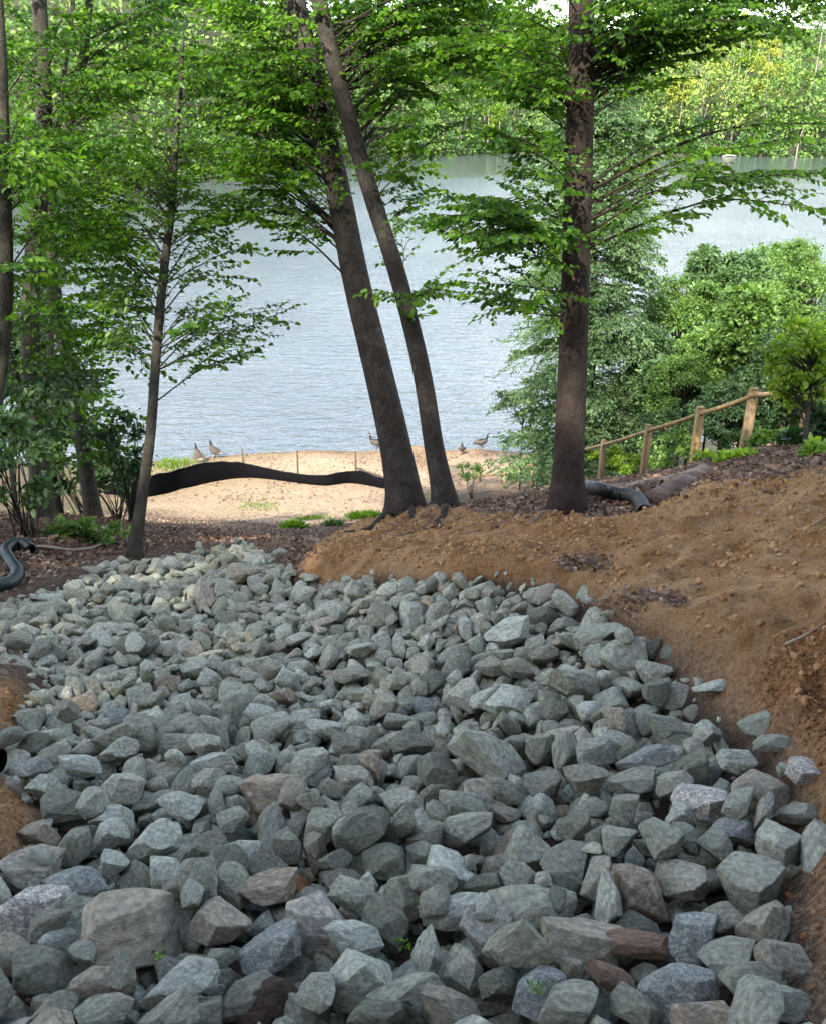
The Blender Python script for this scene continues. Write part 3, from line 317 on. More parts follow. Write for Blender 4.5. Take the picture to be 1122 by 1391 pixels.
18,33,18,13,-195,1920,513,34,32,87,25,44,33,30,-767,2518,325,26,20,73,6,29,19,13,104,1186,758,-20,4,89,18,46,25,15,-1149,2283,398,-30,-27,85,20,36,31,17,-831,2068,450,75,-64,13,3,30,19,17,-415,1235,750,75,-11,14,
22,38,25,16,-878,1937,497,-32,-7,-81,24,17,12,12,404,1115,829,-86,-20,-44,20,43,35,22,382,900,890,21,10,-96,3,29,26,14,-324,1380,680,-83,-28,44,19,33,24,15,-291,1743,568,-53,71,13,5,39,27,24,234,2145,556,2,-85,22,
24,56,39,33,-1179,3083,175,44,82,-33,11,62,42,34,-393,1854,550,57,14,19,22,47,37,30,-968,3882,-71,-50,-30,17,11,41,26,19,393,2461,563,-80,12,28,0,45,33,31,174,2743,469,48,-14,20,9,50,25,25,-641,2744,268,10,-9,-46,
2,32,24,19,32,2723,446,13,-14,14,22,37,26,16,-500,2952,230,-10,5,27,19,27,20,18,-613,2576,325,-30,-32,32,1,64,54,38,-810,3960,-104,-20,-1,53,18,36,25,21,418,2126,606,-70,-23,14,21,27,16,18,82,2288,496,-60,-41,36,
17,23,16,15,-718,2279,451,-43,1,56,8,33,20,17,-686,2703,281,-15,38,-45,6,41,24,18,11,2026,536,-85,37,34,24,24,18,18,-581,2490,349,31,-65,63,19,32,27,23,-571,3533,47,-76,-6,-30,18,31,24,23,-1234,2697,279,-31,-22,85,
21,32,23,20,332,1987,599,-16,27,-94,9,44,33,31,-1447,2799,255,-19,-16,20,5,32,22,15,-413,2076,491,76,44,25,20,48,38,29,490,2423,578,-59,-8,5,16,28,19,12,-806,1654,645,-47,17,16,6,36,21,20,378,1365,767,-34,-54,18,
8,31,19,17,233,721,955,-32,54,33,9,32,22,20,-506,749,914,49,34,-79,8,36,24,15,-72,1966,548,85,-40,-18,25,37,35,18,-310,2742,356,-23,-20,94,4,61,42,38,-593,3459,20,6,-3,78,0,31,24,19,-417,1619,628,-10,75,47,
4,29,24,18,497,2493,577,-60,78,-3,25,35,24,19,-572,3035,170,-84,2,-37,27,43,37,28,-1229,2983,145,-30,-5,13,27,53,34,35,482,1929,659,-28,-27,52,13,42,26,20,-498,2718,287,89,36,-4,14,46,25,24,-285,3168,202,39,33,0,
26,23,20,16,-309,2553,386,-39,-9,-22,0,40,29,26,-1034,3845,-74,-98,5,5,10,38,32,26,-1189,3299,51,-36,-42,-17,6,23,16,16,168,2020,566,-80,-39,-20,25,25,25,21,333,2594,522,-58,-69,-29,2,38,28,26,-311,1946,498,-51,-39,-75,
24,33,26,25,-279,1913,522,-97,-5,7,25,22,21,17,-720,2105,460,8,5,-86,1,29,15,14,-890,2157,442,-85,16,-23,11,41,31,21,-787,2814,206,-50,-48,-45,26,41,35,18,204,1668,665,-54,35,-75,12,51,34,19,-286,2131,441,81,-55,2,
17,35,25,18,-740,1932,509,-41,-66,54,23,27,23,11,-1249,3022,174,3,-10,97,22,47,40,31,-954,1874,530,-13,16,97,9,30,22,23,-332,914,830,0,24,19,7,29,21,20,-1039,2133,438,20,-43,-72,1,26,19,12,-1117,2233,411,-14,4,-37,
2,42,24,21,-1036,2277,392,-8,7,-88,15,19,14,12,-79,1808,561,-8,44,-38,4,26,20,19,-793,1594,670,24,93,11,21,59,31,23,-73,2019,518,43,-34,-50,1,26,22,17,302,2473,522,-66,-20,-35,4,47,33,23,-1339,3860,-86,-49,-10,69,
1,38,28,20,-1044,3769,-66,-31,-78,33,26,36,27,25,148,2490,479,1,19,-97,22,39,24,23,432,2338,608,23,-93,-9,2,39,25,23,-1283,2979,182,-3,-46,-37,8,41,23,26,-171,2222,457,-31,-14,79,2,39,31,31,-261,2453,391,87,-33,-26,
0,59,41,23,-1272,3674,-56,14,16,-6,23,34,20,13,80,2327,488,49,-13,82,7,20,16,13,-144,1933,541,-6,21,-46,17,46,27,26,-1470,3984,-111,-73,21,-12,15,18,14,14,89,1765,599,-41,-73,15,18,36,21,17,-697,1248,771,20,-14,6,
15,55,53,40,-754,3812,-48,-24,-12,56,3,50,48,27,-1263,3381,34,-38,-31,-55,6,43,33,27,-1436,3445,17,-68,-41,55,4,22,15,13,535,1785,737,1,-86,-13,25,30,25,17,-843,2814,216,-47,20,74,5,40,23,23,-584,3344,57,31,-16,34,
11,27,24,14,-651,3500,58,-22,65,68,8,34,28,15,-1396,3155,128,-96,-20,-4,23,33,22,17,-1029,2892,207,19,90,2,3,32,26,21,216,1352,740,23,19,16,20,46,30,20,-568,3315,43,16,34,15,1,29,19,20,-219,1992,483,59,-17,36,
18,33,23,15,-599,1035,841,5,-71,21,4,21,14,13,-29,1578,659,-40,-24,-77,6,30,23,19,-219,2310,407,-2,-40,-51,9,38,33,27,-104,2734,385,29,51,52,2,39,29,26,-341,2121,446,37,82,4,1,55,32,29,-1505,2985,191,9,-67,56,
25,32,26,17,-1208,2484,382,-4,37,-86,8,39,31,20,-1344,2503,324,-23,-91,31,25,45,26,26,-943,2788,208,14,-95,-16,0,33,24,20,-1107,2332,370,14,65,47,0,46,24,15,-565,1158,765,41,-54,-52,7,31,17,18,-143,2479,397,-81,-55,-15,
15,30,24,14,-1078,2028,493,20,39,80,20,28,21,19,251,1542,669,-15,51,-68,25,19,15,16,591,1610,753,32,92,-7,7,29,23,15,-426,1662,609,13,-4,-68,22,35,23,17,-701,1644,593,8,-12,-98,14,27,22,19,-591,1561,649,-54,-21,13,
7,52,42,32,461,793,962,-4,-16,-66,14,39,30,17,-949,1590,676,84,-35,18,20,62,54,41,-1167,2843,194,-81,3,34,13,37,33,25,141,870,862,49,77,38,16,35,35,22,533,1038,900,-15,42,-16,16,62,38,35,13,1132,788,-26,8,20,
17,44,34,29,-1379,3926,-103,-23,-14,-95,7,27,25,22,-454,2038,507,-36,-79,-36,18,41,29,32,-465,2326,395,-24,-19,-2,10,31,25,19,-974,2992,178,-15,68,68,27,56,38,33,-1506,3890,-107,83,52,9,0,33,29,25,-663,2551,301,24,58,-69,
2,37,24,17,-990,2403,354,69,43,-49,25,29,24,22,-251,1954,491,-56,26,23,24,57,41,33,-1129,4641,-417,-97,-3,11,22,32,26,19,-911,2241,413,71,51,30,24,48,25,16,511,1986,691,86,16,-9,1,40,26,20,-641,3373,25,-58,-71,37,
11,27,22,10,-1406,3301,96,25,25,-36,4,27,24,19,-742,2209,443,69,19,68,2,40,28,21,136,1791,578,-5,11,54,6,35,31,20,-1062,3507,-9,46,-24,-17,22,34,22,20,300,1642,681,-20,-67,-37,9,30,23,16,-29,1899,531,-21,-78,-6,
7,21,21,17,-20,2392,468,12,-14,-48,11,33,23,19,-246,2240,417,-57,9,-36,2,30,20,18,-440,2432,355,-79,-14,-4,5,36,33,16,-284,2213,414,31,-89,12,12,40,25,25,-330,3108,186,5,46,46,4,24,18,16,-385,1290,719,30,0,-74,
12,29,19,17,-1348,2913,248,-22,-23,-91,20,37,28,22,-864,3052,116,-13,40,-47,14,37,23,22,-412,2970,204,12,-80,43,8,42,32,18,-737,3389,28,21,-25,63,18,51,35,22,-1196,2666,258,98,3,-5,13,49,30,30,-952,2179,416,74,39,37,
8,28,28,15,585,1422,804,8,-29,49,19,33,27,18,-1161,2594,284,97,-5,11,25,33,27,18,285,1411,742,12,-70,30,8,32,19,12,305,1962,590,-64,-64,41,16,22,19,9,183,1633,688,-14,57,75,19,23,22,15,-1194,2576,309,-87,25,-5,
14,38,33,26,371,1728,667,-36,-35,25,23,24,17,15,-185,1664,582,66,-61,-10,7,19,16,10,538,1433,806,3,26,-65,17,29,21,17,524,1377,814,67,-25,66,27,23,17,16,-499,897,847,-27,-55,69,14,21,20,16,574,1359,836,-87,-8,-38,
1,29,19,18,479,1369,789,-79,3,-18,11,55,42,31,-32,1037,804,36,-68,-62,13,35,22,14,148,1679,658,33,-76,-16,10,42,34,27,413,1301,801,-46,83,-28,2,32,27,22,-269,1560,634,30,-20,92,12,30,23,12,220,2648,525,-40,0,61,
27,28,19,9,-905,1519,683,16,97,0,3,47,32,18,106,2236,495,21,-29,42,24,38,24,19,-1531,3857,-73,71,-18,5,17,27,21,12,-849,2693,272,15,29,20,20,44,40,29,-1153,3724,-90,15,36,-86,14,26,15,11,-194,1352,754,55,78,24,
20,29,27,25,-216,1796,554,-40,46,-56,15,39,37,29,-598,2624,290,64,37,65,12,62,47,33,-534,2390,358,5,-41,-87,21,41,23,23,-377,3085,174,31,-42,60,8,41,26,19,536,2142,646,26,25,-55,25,35,27,20,-923,2971,174,2,64,14,
13,17,12,8,-20,1927,542,59,-7,2,26,53,40,32,-1393,3076,130,-32,0,-80,9,43,30,24,-1304,2890,216,36,-11,-13,14,38,27,25,-797,3389,26,40,-43,64,1,34,25,14,-1210,3488,5,-31,-63,-27,23,29,21,16,-1408,3630,-32,5,72,-58,
19,33,19,13,-850,2531,323,-86,41,0,13,32,22,16,-641,1939,537,1,-22,-53,11,48,31,19,-571,3086,149,11,1,16,22,30,22,16,-773,2916,174,-34,61,10,23,37,23,14,-642,3125,125,16,28,85,24,35,21,16,-1135,3307,71,-10,-21,58,
5,18,12,12,70,1912,551,-29,-91,-12,8,26,23,11,-819,2377,368,-98,10,8,14,72,61,40,-760,3193,66,-8,9,-98,7,37,25,24,563,1170,879,-59,-3,-24,18,26,22,20,274,2523,510,-57,3,-74,10,33,26,23,-890,2695,260,-28,-3,-80,
10,49,36,31,-970,3398,36,22,-12,-75,3,30,19,19,-454,2897,236,-77,4,51,11,43,30,30,-76,1886,527,56,-77,-11,16,31,29,23,-1030,3619,-19,91,-11,-25,2,29,18,17,494,1486,755,-1,-69,-20,14,25,16,16,195,2472,494,52,64,55,
21,36,26,13,-901,3498,40,-24,26,-73,20,30,22,18,-209,1238,719,-76,11,18,19,34,25,19,-1365,2474,345,-77,3,-19,9,23,22,11,-996,2013,493,-25,36,28,10,18,17,10,498,2303,592,-86,-17,42,27,24,19,11,642,1433,812,-1,-31,-69,
24,42,24,16,-386,1536,636,18,76,57,18,38,38,21,-614,1222,747,-53,-15,-56,12,31,26,18,-246,1518,639,-31,5,15,9,39,24,19,-1249,2429,349,9,59,71,16,20,14,10,-396,868,844,-47,29,-32,17,18,13,11,-518,1104,773,-65,-41,54,
8,40,30,20,-1297,2309,413,-90,39,-15,5,34,29,25,-125,2287,425,38,-50,4,0,32,20,20,-814,1817,562,-31,86,36,15,27,22,18,124,1261,748,13,78,55,6,41,27,19,102,2583,471,-74,-38,52,2,27,16,17,141,2358,523,9,20,-87,
25,33,25,12,591,2124,660,-33,5,93,1,27,19,13,-723,2237,449,35,90,-15,2,17,12,9,-472,1802,588,28,-10,-70,21,43,35,24,412,1953,624,-27,-9,93,19,63,51,45,-30,2089,494,-13,-5,43,18,43,33,31,-139,1942,496,-12,-25,89,
6,36,36,21,497,1813,696,-54,-54,26,13,37,30,22,-76,957,816,75,-23,29,1,31,26,20,-178,2012,466,36,73,-52,17,32,23,24,-490,2777,280,10,32,92,8,31,21,20,-814,2890,179,-55,7,3,13,23,14,13,321,2554,520,-24,-8,-12,
4,40,31,24,-396,2351,380,-14,-31,-83,2,32,26,20,-166,2345,404,-10,22,95,26,62,45,38,-380,3341,68,8,7,-94,17,31,30,23,144,2557,479,-7,-60,-56,14,39,28,22,54,1983,512,11,-33,-66,21,72,52,43,-1286,4426,-336,26,-5,-29,
2,38,20,16,-216,2045,468,17,-49,3,26,36,18,18,-1112,3755,-56,81,-4,-19,21,25,15,14,-215,2326,433,-35,3,-72,14,28,25,21,502,2352,590,-51,-49,28,27,35,18,13,229,2325,565,-7,-41,-90,4,43,27,15,-1224,3944,-134,74,-28,-11,
1,26,17,14,-992,2862,205,7,-14,89,17,38,29,16,-1129,3958,-121,-15,36,90,16,23,15,11,-5,2323,482,5,-25,95,14,46,37,37,-1147,3448,4,5,68,69,12,41,36,29,-935,3180,68,91,39,3,2,31,23,21,64,2287,462,24,-19,-42,
9,27,22,21,-1077,2358,364,-15,95,-22,19,43,27,21,-1578,3551,7,25,12,93,21,36,24,21,39,2251,482,-8,-28,-47,22,47,28,25,-1439,3735,-54,-28,-15,91,8,34,25,19,-1291,3257,78,-52,79,31,17,31,25,18,-150,2619,381,21,-4,61,
21,31,19,14,-409,1594,612,6,-78,-60,4,31,19,17,-1330,2748,277,-33,-16,85,24,24,16,13,-284,1972,503,-16,-38,89,26,36,23,24,-713,3667,9,35,-11,92,3,30,28,23,-735,3751,-14,55,17,-21,2,28,19,21,106,2702,457,1,4,-44,
27,49,37,29,-372,1402,679,-13,-4,-97,0,65,46,34,-788,2203,420,33,-21,-46,0,42,32,29,283,2416,524,36,-44,-65,5,41,31,17,-1221,3724,-82,53,24,60,20,31,22,13,-647,2146,421,58,71,-28,0,36,29,23,-177,1485,651,1,-82,43,
17,40,28,16,-1616,3174,148,-24,-29,-38,23,22,17,10,124,2408,518,-17,27,-87,16,24,17,9,-362,855,848,-99,0,5,2,24,17,11,-17,2465,435,-28,-83,-47,3,33,22,20,-244,2918,282,-17,-1,-59,5,39,24,22,-916,3683,-31,-66,-3,-14,
25,33,20,23,-592,1597,620,9,50,-77,1,12,8,9,-608,1692,667,-66,52,24,19,28,21,22,123,1733,601,62,11,-7,22,15,12,12,496,1516,760,11,62,-76,9,18,15,11,178,1775,592,6,96,-4,5,27,17,11,-537,1149,758,-17,-5,-26,
3,37,27,22,40,792,883,46,68,-53,4,32,23,21,-95,1614,634,88,38,-18,21,32,22,19,-216,1108,772,42,-65,-46,13,36,24,17,103,1410,705,-29,-38,40,23,35,19,15,-1017,1868,556,4,-26,-81,23,40,25,16,-1064,3442,1,40,33,34,
22,34,22,21,-30,2704,438,-16,34,30,10,28,20,20,-1004,3916,-60,-2,42,90,17,37,31,22,-266,1304,720,-23,-94,-17,3,23,23,13,-152,1166,746,70,-69,8,14,34,27,23,-1033,2476,342,89,-39,3,11,54,43,38,-1093,3804,-100,4,70,46,
15,34,29,23,-566,2530,318,-5,19,-96,27,29,25,22,280,1477,700,-32,-20,1,11,31,24,16,358,2239,575,51,-64,32,1,45,35,22,-271,3288,161,82,-53,11,9,46,37,21,-978,3768,-69,-31,-15,85,15,32,20,22,-892,4121,-118,-47,-81,-32,
5,26,15,12,-838,3122,119,-48,-77,34,21,26,18,17,-534,3537,68,-16,3,-92,27,50,49,41,-1194,4044,-187,2,1,96,14,60,47,26,-1013,2821,195,-6,-24,-75,6,30,29,17,-188,2463,386,95,23,1,8,43,34,28,-1110,2631,266,96,-23,6,
14,36,31,19,-1194,3778,-101,-86,-19,-28,21,37,25,24,-976,4370,-231,-11,15,-21,19,30,17,10,467,2175,625,27,88,-36,2,53,45,35,-1271,2912,177,1,34,88,7,33,26,18,90,2031,505,91,-21,16,14,44,25,16,-882,2890,173,-73,58,32,
17,33,22,21,-804,1752,567,-17,-15,-52,17,30,24,19,-124,2003,520,5,-6,-64,0,29,23,11,-45,1694,631,-23,26,84,27,47,27,22,-542,2934,203,15,-38,-53,5,32,22,17,-1351,3242,63,-20,-52,-75,4,34,23,17,-423,2940,211,26,53,79,
9,43,32,16,-1021,2523,312,-23,-21,10,25,42,29,23,-479,3517,58,8,-4,-29,11,29,24,12,-461,1313,704,32,53,17,24,27,19,12,-1030,2684,292,-2,-39,-70,27,25,14,11,-553,2859,239,95,-18,-20,25,52,37,30,-1160,4728,-432,-6,1,98,
23,22,19,11,-1475,3518,41,14,-4,94,1,30,21,17,-1192,4109,-155,-10,-6,24,2,46,32,25,-528,1420,672,2,-4,-23,14,37,25,17,-175,2655,359,-41,-26,45,11,45,28,27,-1343,3792,-102,1,-19,-94,3,45,34,31,-845,4069,-142,7,-64,74,
14,39,25,25,-836,2657,255,21,42,-87,1,58,31,35,-894,4368,-245,-48,1,-61,13,35,23,19,-433,1965,537,21,0,90,1,25,18,18,-1032,2032,498,-70,-46,38,22,66,46,27,-440,2787,255,-24,-12,89,11,41,22,18,-1238,2651,283,50,-9,-20,
14,44,32,24,268,1620,666,43,88,-8,8,29,18,19,590,1540,772,-8,-44,-88,18,32,21,18,-1249,2617,302,-24,-58,46,27,35,24,14,593,1487,806,50,62,16,10,35,27,21,-692,1884,541,9,-17,-97,22,54,33,31,-145,2738,368,40,-25,-60,
3,30,23,21,-993,3572,2,-85,27,4,6,35,23,14,-742,2264,417,-68,4,67,3,40,29,29,-1228,2734,249,28,-47,6,14,46,32,26,-269,2759,336,9,-31,53,1,28,23,22,-906,3084,116,28,19,16,20,56,41,31,-851,2423,331,-10,3,-90,
1,38,32,26,58,2783,425,25,-6,-92,4,31,29,17,-362,2325,397,49,25,39,4,40,25,22,-899,3814,-49,17,4,93,21,47,29,17,-1032,2632,286,26,95,9,27,36,19,18,-676,3806,-19,67,61,-4,3,29,16,16,139,2226,531,-75,-16,-11,
8,64,55,45,-977,4427,-284,66,14,68,26,51,38,27,-502,2223,403,-32,-11,0,17,47,37,27,-642,2845,207,5,-81,-57,24,41,33,19,-694,3407,2,6,6,60,13,45,34,22,-1083,3678,-73,-50,-78,-33,20,32,28,19,612,1144,904,89,36,18,
4,28,27,18,-553,3471,30,66,-45,-43,4,31,24,19,-977,4430,-213,-12,3,87,11,18,16,9,30,2490,463,64,49,43,15,22,14,11,247,931,903,8,60,-78,14,29,19,13,-932,3213,103,-9,-10,78,15,33,27,20,-468,3044,184,86,38,-32,
13,35,20,16,-12,2898,395,65,74,8,27,61,48,32,-311,2646,330,-23,-18,57,22,46,33,22,-1214,2256,412,2,-23,-94,5,40,34,23,-1312,2647,277,-20,10,52,6,33,28,18,87,2701,430,83,47,2,2,38,36,28,187,961,904,21,7,-5,
2,36,25,16,-879,2945,170,10,20,36,9,25,22,14,-1302,3396,51,6,-29,-39,0,48,28,19,-554,3401,42,-92,-33,-14,24,30,17,11,-1434,2711,292,-63,67,-5,0,22,21,13,-1020,3265,73,20,25,16,14,35,23,21,-678,3737,-15,-35,-56,74,
17,24,17,16,401,2186,579,-44,50,-54,19,22,18,12,-1311,2701,285,-85,39,-23,19,23,17,16,-179,1694,590,-94,1,8,9,34,25,20,-37,1482,651,-10,25,58,7,39,29,21,-354,1983,471,-10,2,98,21,26,19,15,-303,1311,703,-4,-98,-14,
0,53,41,31,-1567,3245,108,8,87,41,26,37,27,21,201,2696,478,28,4,-95,18,29,17,16,-1436,3524,11,6,14,63,19,26,22,19,-1275,4649,-404,-13,-1,96,19,26,18,11,-1300,2846,236,53,-52,63,14,23,19,19,-1205,3346,60,35,-49,-78,
11,24,19,17,-1159,2705,269,50,59,54,19,60,50,32,-947,3033,128,-16,20,55,11,36,29,22,-397,1330,705,-11,-9,-49,21,25,21,17,-608,2120,425,-11,7,-84,17,24,18,11,-1228,3442,23,75,-56,-31,18,26,26,13,-203,1622,599,39,-18,88,
15,33,19,16,-1624,3072,185,29,-9,32,16,29,20,14,-797,2309,394,-10,20,96,11,31,20,13,-925,2080,462,-27,-55,-2,11,25,14,15,-560,2224,410,67,-31,6,26,48,37,35,-523,1017,829,-80,2,10,0,33,27,17,-1145,2311,376,20,-15,-33,
15,40,29,24,500,954,902,-11,-4,63,9,44,23,26,-165,1880,524,28,-9,-83,15,41,21,23,-1039,2073,469,7,-45,-47,2,21,13,8,-553,1329,705,7,40,-26,11,25,16,15,-380,1085,772,42,45,12,1,25,15,12,-542,1131,775,-37,74,-14,
11,49,37,32,336,1461,732,54,-82,11,16,43,23,19,-239,1152,759,13,-43,-87,16,29,24,19,-125,1198,821,-49,70,-14,5,24,14,13,-730,1327,715,-45,-85,22,2,28,19,16,-213,2651,350,-36,90,17,2,30,20,21,-514,2596,313,21,-4,49,
9,45,28,19,313,2034,572,22,-21,-74,1,45,31,26,-227,3057,261,-42,-5,88,26,30,24,17,-192,1790,535,-24,-10,55,18,40,33,21,-88,2340,424,-13,-8,-62,3,45,36,29,-620,3625,27,-34,-21,90,12,46,38,24,-679,2345,386,18,19,15,
13,32,20,13,-1053,2424,351,-11,-63,-39,10,26,15,16,-1156,3343,59,55,15,54,5,23,21,11,-270,2378,427,61,-14,56,19,30,26,21,-441,3443,46,-21,-11,96,21,65,44,37,-8,1684,599,-18,2,-69,27,44,38,24,360,2416,541,-8,-13,-75,
25,46,34,30,-684,3043,113,-88,-17,-32,12,36,21,24,-382,2698,299,71,-36,-7,25,26,18,14,-357,2962,237,-63,-73,-19,24,38,28,18,-1011,3082,127,-87,28,21,7,28,19,11,-1518,3349,69,-11,17,-96,1,33,25,14,-529,2519,341,-5,-2,15,
27,32,23,19,-855,2594,294,-18,-35,-46,16,50,39,29,-1329,2561,305,-3,-98,3,11,46,36,27,-650,2620,274,51,-54,-49,17,22,13,11,-293,1671,597,-87,-37,-27,12,38,24,16,-819,3049,103,-48,-81,29,23,31,24,19,-529,2806,257,72,43,24,
26,45,34,29,-1317,4854,-471,-36,-64,65,9,19,18,15,66,2416,492,-14,-11,-97,23,29,25,17,-115,2077,472,-56,-77,7,2,33,19,17,-106,3017,312,-16,-1,75,24,27,16,18,640,1133,933,61,-76,13,10,30,20,10,-164,2662,394,-18,10,86,
6,38,24,14,-1248,2212,457,-17,-34,-55,13,38,26,19,-732,3933,-79,6,-77,-62,6,48,45,26,-808,1937,506,-21,11,78,15,41,29,21,-682,2690,242,61,-74,23,18,41,37,31,-377,2053,458,-14,16,-97,24,41,33,21,-355,1704,574,97,3,7,
20,39,33,24,-824,2523,290,18,58,-77,12,40,24,17,-1437,2858,227,9,-40,53,6,34,26,25,-273,3217,193,73,7,0,25,37,19,12,-326,3155,166,-61,55,54,26,34,29,23,383,2507,543,-12,-4,67,16,40,25,24,-887,4033,-125,14,14,73,
21,29,21,16,-395,3410,60,22,-12,95,23,23,19,10,-516,1951,522,-34,3,24,12,35,22,17,-180,2989,290,85,46,-13,9,25,17,14,-1463,3762,-44,15,-46,-71,4,18,16,15,124,2735,453,-93,-1,29,2,34,26,14,-1008,3440,30,26,-49,-37,
5,33,19,14,292,2292,586,92,33,8,3,22,17,15,-580,3429,49,-74,65,8,18,55,41,26,-1321,3523,-11,-96,-3,-15,6,36,27,28,-1019,2358,364,-88,11,15,24,53,42,22,514,1420,779,10,-28,-94,14,34,28,25,-1260,3912,-143,52,-83,-7,
15,35,32,28,-572,1984,479,-12,-13,-11,19,36,34,25,-1255,3040,133,-60,62,-48,3,40,31,18,-995,1956,503,4,9,70,26,65,46,31,63,1550,649,-10,-6,93,9,35,31,19,370,1067,835,-4,5,11,27,32,25,19,620,1713,752,-33,-24,84,
7,22,18,14,-889,2050,452,-17,6,-68,5,33,22,23,-278,3352,137,48,82,28,17,37,26,20,-967,2896,187,-15,-77,-59,15,36,25,17,-1270,4837,-503,21,90,30,16,25,20,18,-207,1952,485,-61,-13,69,19,36,22,23,-328,3189,163,11,17,97,
14,20,20,11,-175,1352,738,-16,-26,93,12,27,23,18,-1010,3374,16,-28,77,-23,7,30,22,24,-876,2497,302,-47,0,69,2,15,14,7,272,2485,511,38,48,34,1,21,18,16,-1401,2592,319,-44,66,-32,26,20,20,15,-155,2963,292,-4,-3,-94,
8,33,22,19,-1488,2760,274,46,-69,-44,18,27,18,12,-571,2062,447,-10,24,7,22,34,25,16,-250,2841,303,40,-26,-30,25,27,13,15,-1560,3167,159,-68,36,-38,19,34,24,17,-811,3112,74,-15,6,28,5,39,31,17,-350,1568,613,1,-97,10,
3,34,31,23,-1290,4791,-479,-88,-18,-28,20,35,21,16,-745,1559,637,9,46,61,14,31,18,12,-320,1612,628,-50,61,-41,14,45,40,32,-1320,4072,-168,2,-14,-94,10,39,22,20,298,1891,602,30,-80,-51,4,24,22,14,-404,2853,245,65,-16,72,
24,27,21,14,-863,1750,575,-88,-9,27,17,28,20,13,36,1753,580,53,62,-34,18,28,17,16,233,1486,687,-25,15,37,0,52,46,28,458,608,1075,24,58,-49,8,51,36,17,-105,1279,734,14,-27,23,7,32,28,19,562,2058,669,-43,-58,67,
14,28,24,22,232,1926,593,-53,-56,58,12,30,18,17,-1428,2585,331,53,-49,-57,22,45,42,27,498,2046,639,-30,3,84,16,26,23,16,-526,1190,752,-36,-20,-22,16,34,21,23,-681,1160,793,-7,-80,54,7,30,23,25,-730,2897,168,-5,-76,-55,
3,38,27,27,-533,3131,126,-1,-13,-98,22,36,22,13,-619,1566,643,55,16,65,27,26,14,17,-320,3232,179,-16,-29,93,17,31,21,20,-834,3348,48,80,34,-40,10,30,23,14,-738,3119,113,-53,-28,-73,17,34,26,19,68,1789,571,-27,10,37,
25,32,19,12,-1236,3086,147,-26,4,29,3,50,35,23,-945,4104,-148,15,-27,-87,13,23,18,17,-890,2829,206,23,-83,-19,15,43,29,26,-385,2138,444,-31,-18,80,5,32,27,14,-778,3546,-18,4,-4,-46,16,42,31,26,-831,1656,616,-28,-9,36,
27,23,17,13,-222,1965,507,-18,35,47,25,23,16,15,-322,2441,393,-53,40,-66,9,37,25,19,-452,2687,295,-20,64,73,24,27,15,10,-781,2700,265,24,79,-46,1,36,28,17,-1247,3567,-12,2,-33,16,5,44,36,24,-996,2196,421,-9,10,76,
8,29,23,19,366,2353,557,64,-39,-62,21,17,16,12,362,2016,588,-34,-10,73,5,39,29,21,173,800,896,-7,10,74,13,41,22,24,-577,1914,516,74,0,-19,11,31,32,19,-1566,3334,58,27,71,17,13,39,33,18,553,1579,761,-12,3,-45,
23,18,15,8,394,2383,568,10,12,-94,10,18,13,14,-79,2220,451,23,76,-23,10,36,24,14,-1006,2098,454,-45,-53,60,4,43,28,18,-1309,3199,84,-28,-7,76,24,27,21,11,-44,2865,395,-13,2,89,22,30,22,14,-1204,4473,-348,30,-11,91,
11,44,31,22,158,2411,497,24,-41,-60,11,47,44,28,-1391,3340,46,-6,-17,-94,13,53,37,34,-788,3684,-41,9,26,81,4,55,39,38,-1092,3998,-162,7,14,81,22,41,33,25,-444,1473,658,-40,-12,-63,25,38,29,21,-1230,2784,223,61,-8,0,
10,37,35,20,-698,1975,493,-51,-42,-36,1,35,29,19,-642,3541,0,-2,-8,-28,5,23,21,13,-330,2358,377,-16,-4,49,0,27,20,10,-24,2161,474,-75,33,56,19,35,22,18,-846,2909,155,-70,61,34,4,49,39,22,-1499,3460,27,-57,-69,-41,
10,41,28,16,-1051,3353,21,-8,-18,27,23,32,25,15,190,2231,520,-74,-16,4,25,24,14,8,-307,2333,381,98,12,10,17,39,28,16,-525,2634,285,-36,-7,29,15,15,10,7,-1152,3463,39,-7,6,-79,10,34,24,11,-575,1233,758,-24,70,25,
15,32,27,15,-1152,3787,-69,82,-42,7,23,38,27,13,191,1901,568,-53,66,-44,0,34,25,16,-1605,3224,125,-53,4,-55,23,18,11,10,-1353,3149,106,-59,-32,50,5,33,19,15,-620,3411,28,67,-51,1,3,28,20,19,-1111,3570,-23,-29,-42,70,
3,28,18,18,-1041,3121,129,-21,4,-52,4,38,31,24,-679,3866,-59,12,-40,-72,21,65,51,30,-1080,3111,92,-27,8,-24,25,33,30,25,-337,3008,216,21,-31,-89,22,45,36,27,-1364,2931,206,71,38,-57,21,29,19,13,407,1689,675,-9,-44,-59,
26,45,31,22,-47,2900,367,-12,-15,-56,0,37,23,15,348,1169,817,35,26,73,3,35,19,18,-1401,4097,-171,6,-27,-47,1,28,24,14,-489,2673,269,60,62,-43,23,19,15,11,394,2252,565,-78,32,-33,21,29,27,21,-497,3311,63,19,74,-31,
21,28,16,12,-1138,2357,361,-88,-38,12,4,32,27,19,405,1399,748,-21,97,-1,4,32,29,16,314,1010,842,-10,-7,42,14,41,32,21,-512,1612,606,-31,-9,69,19,20,18,11,-568,1382,682,-16,4,25,23,32,27,19,-1357,2617,307,-95,-1,21,
19,29,18,12,-666,2069,455,-77,11,26,21,39,25,19,-859,3089,91,18,-15,55,25,28,17,18,-919,1776,567,-65,42,43,17,33,20,15,-743,2316,394,10,18,88,16,31,16,10,343,2188,582,-87,42,-16,16,30,20,16,-1087,2678,281,35,-19,-50,
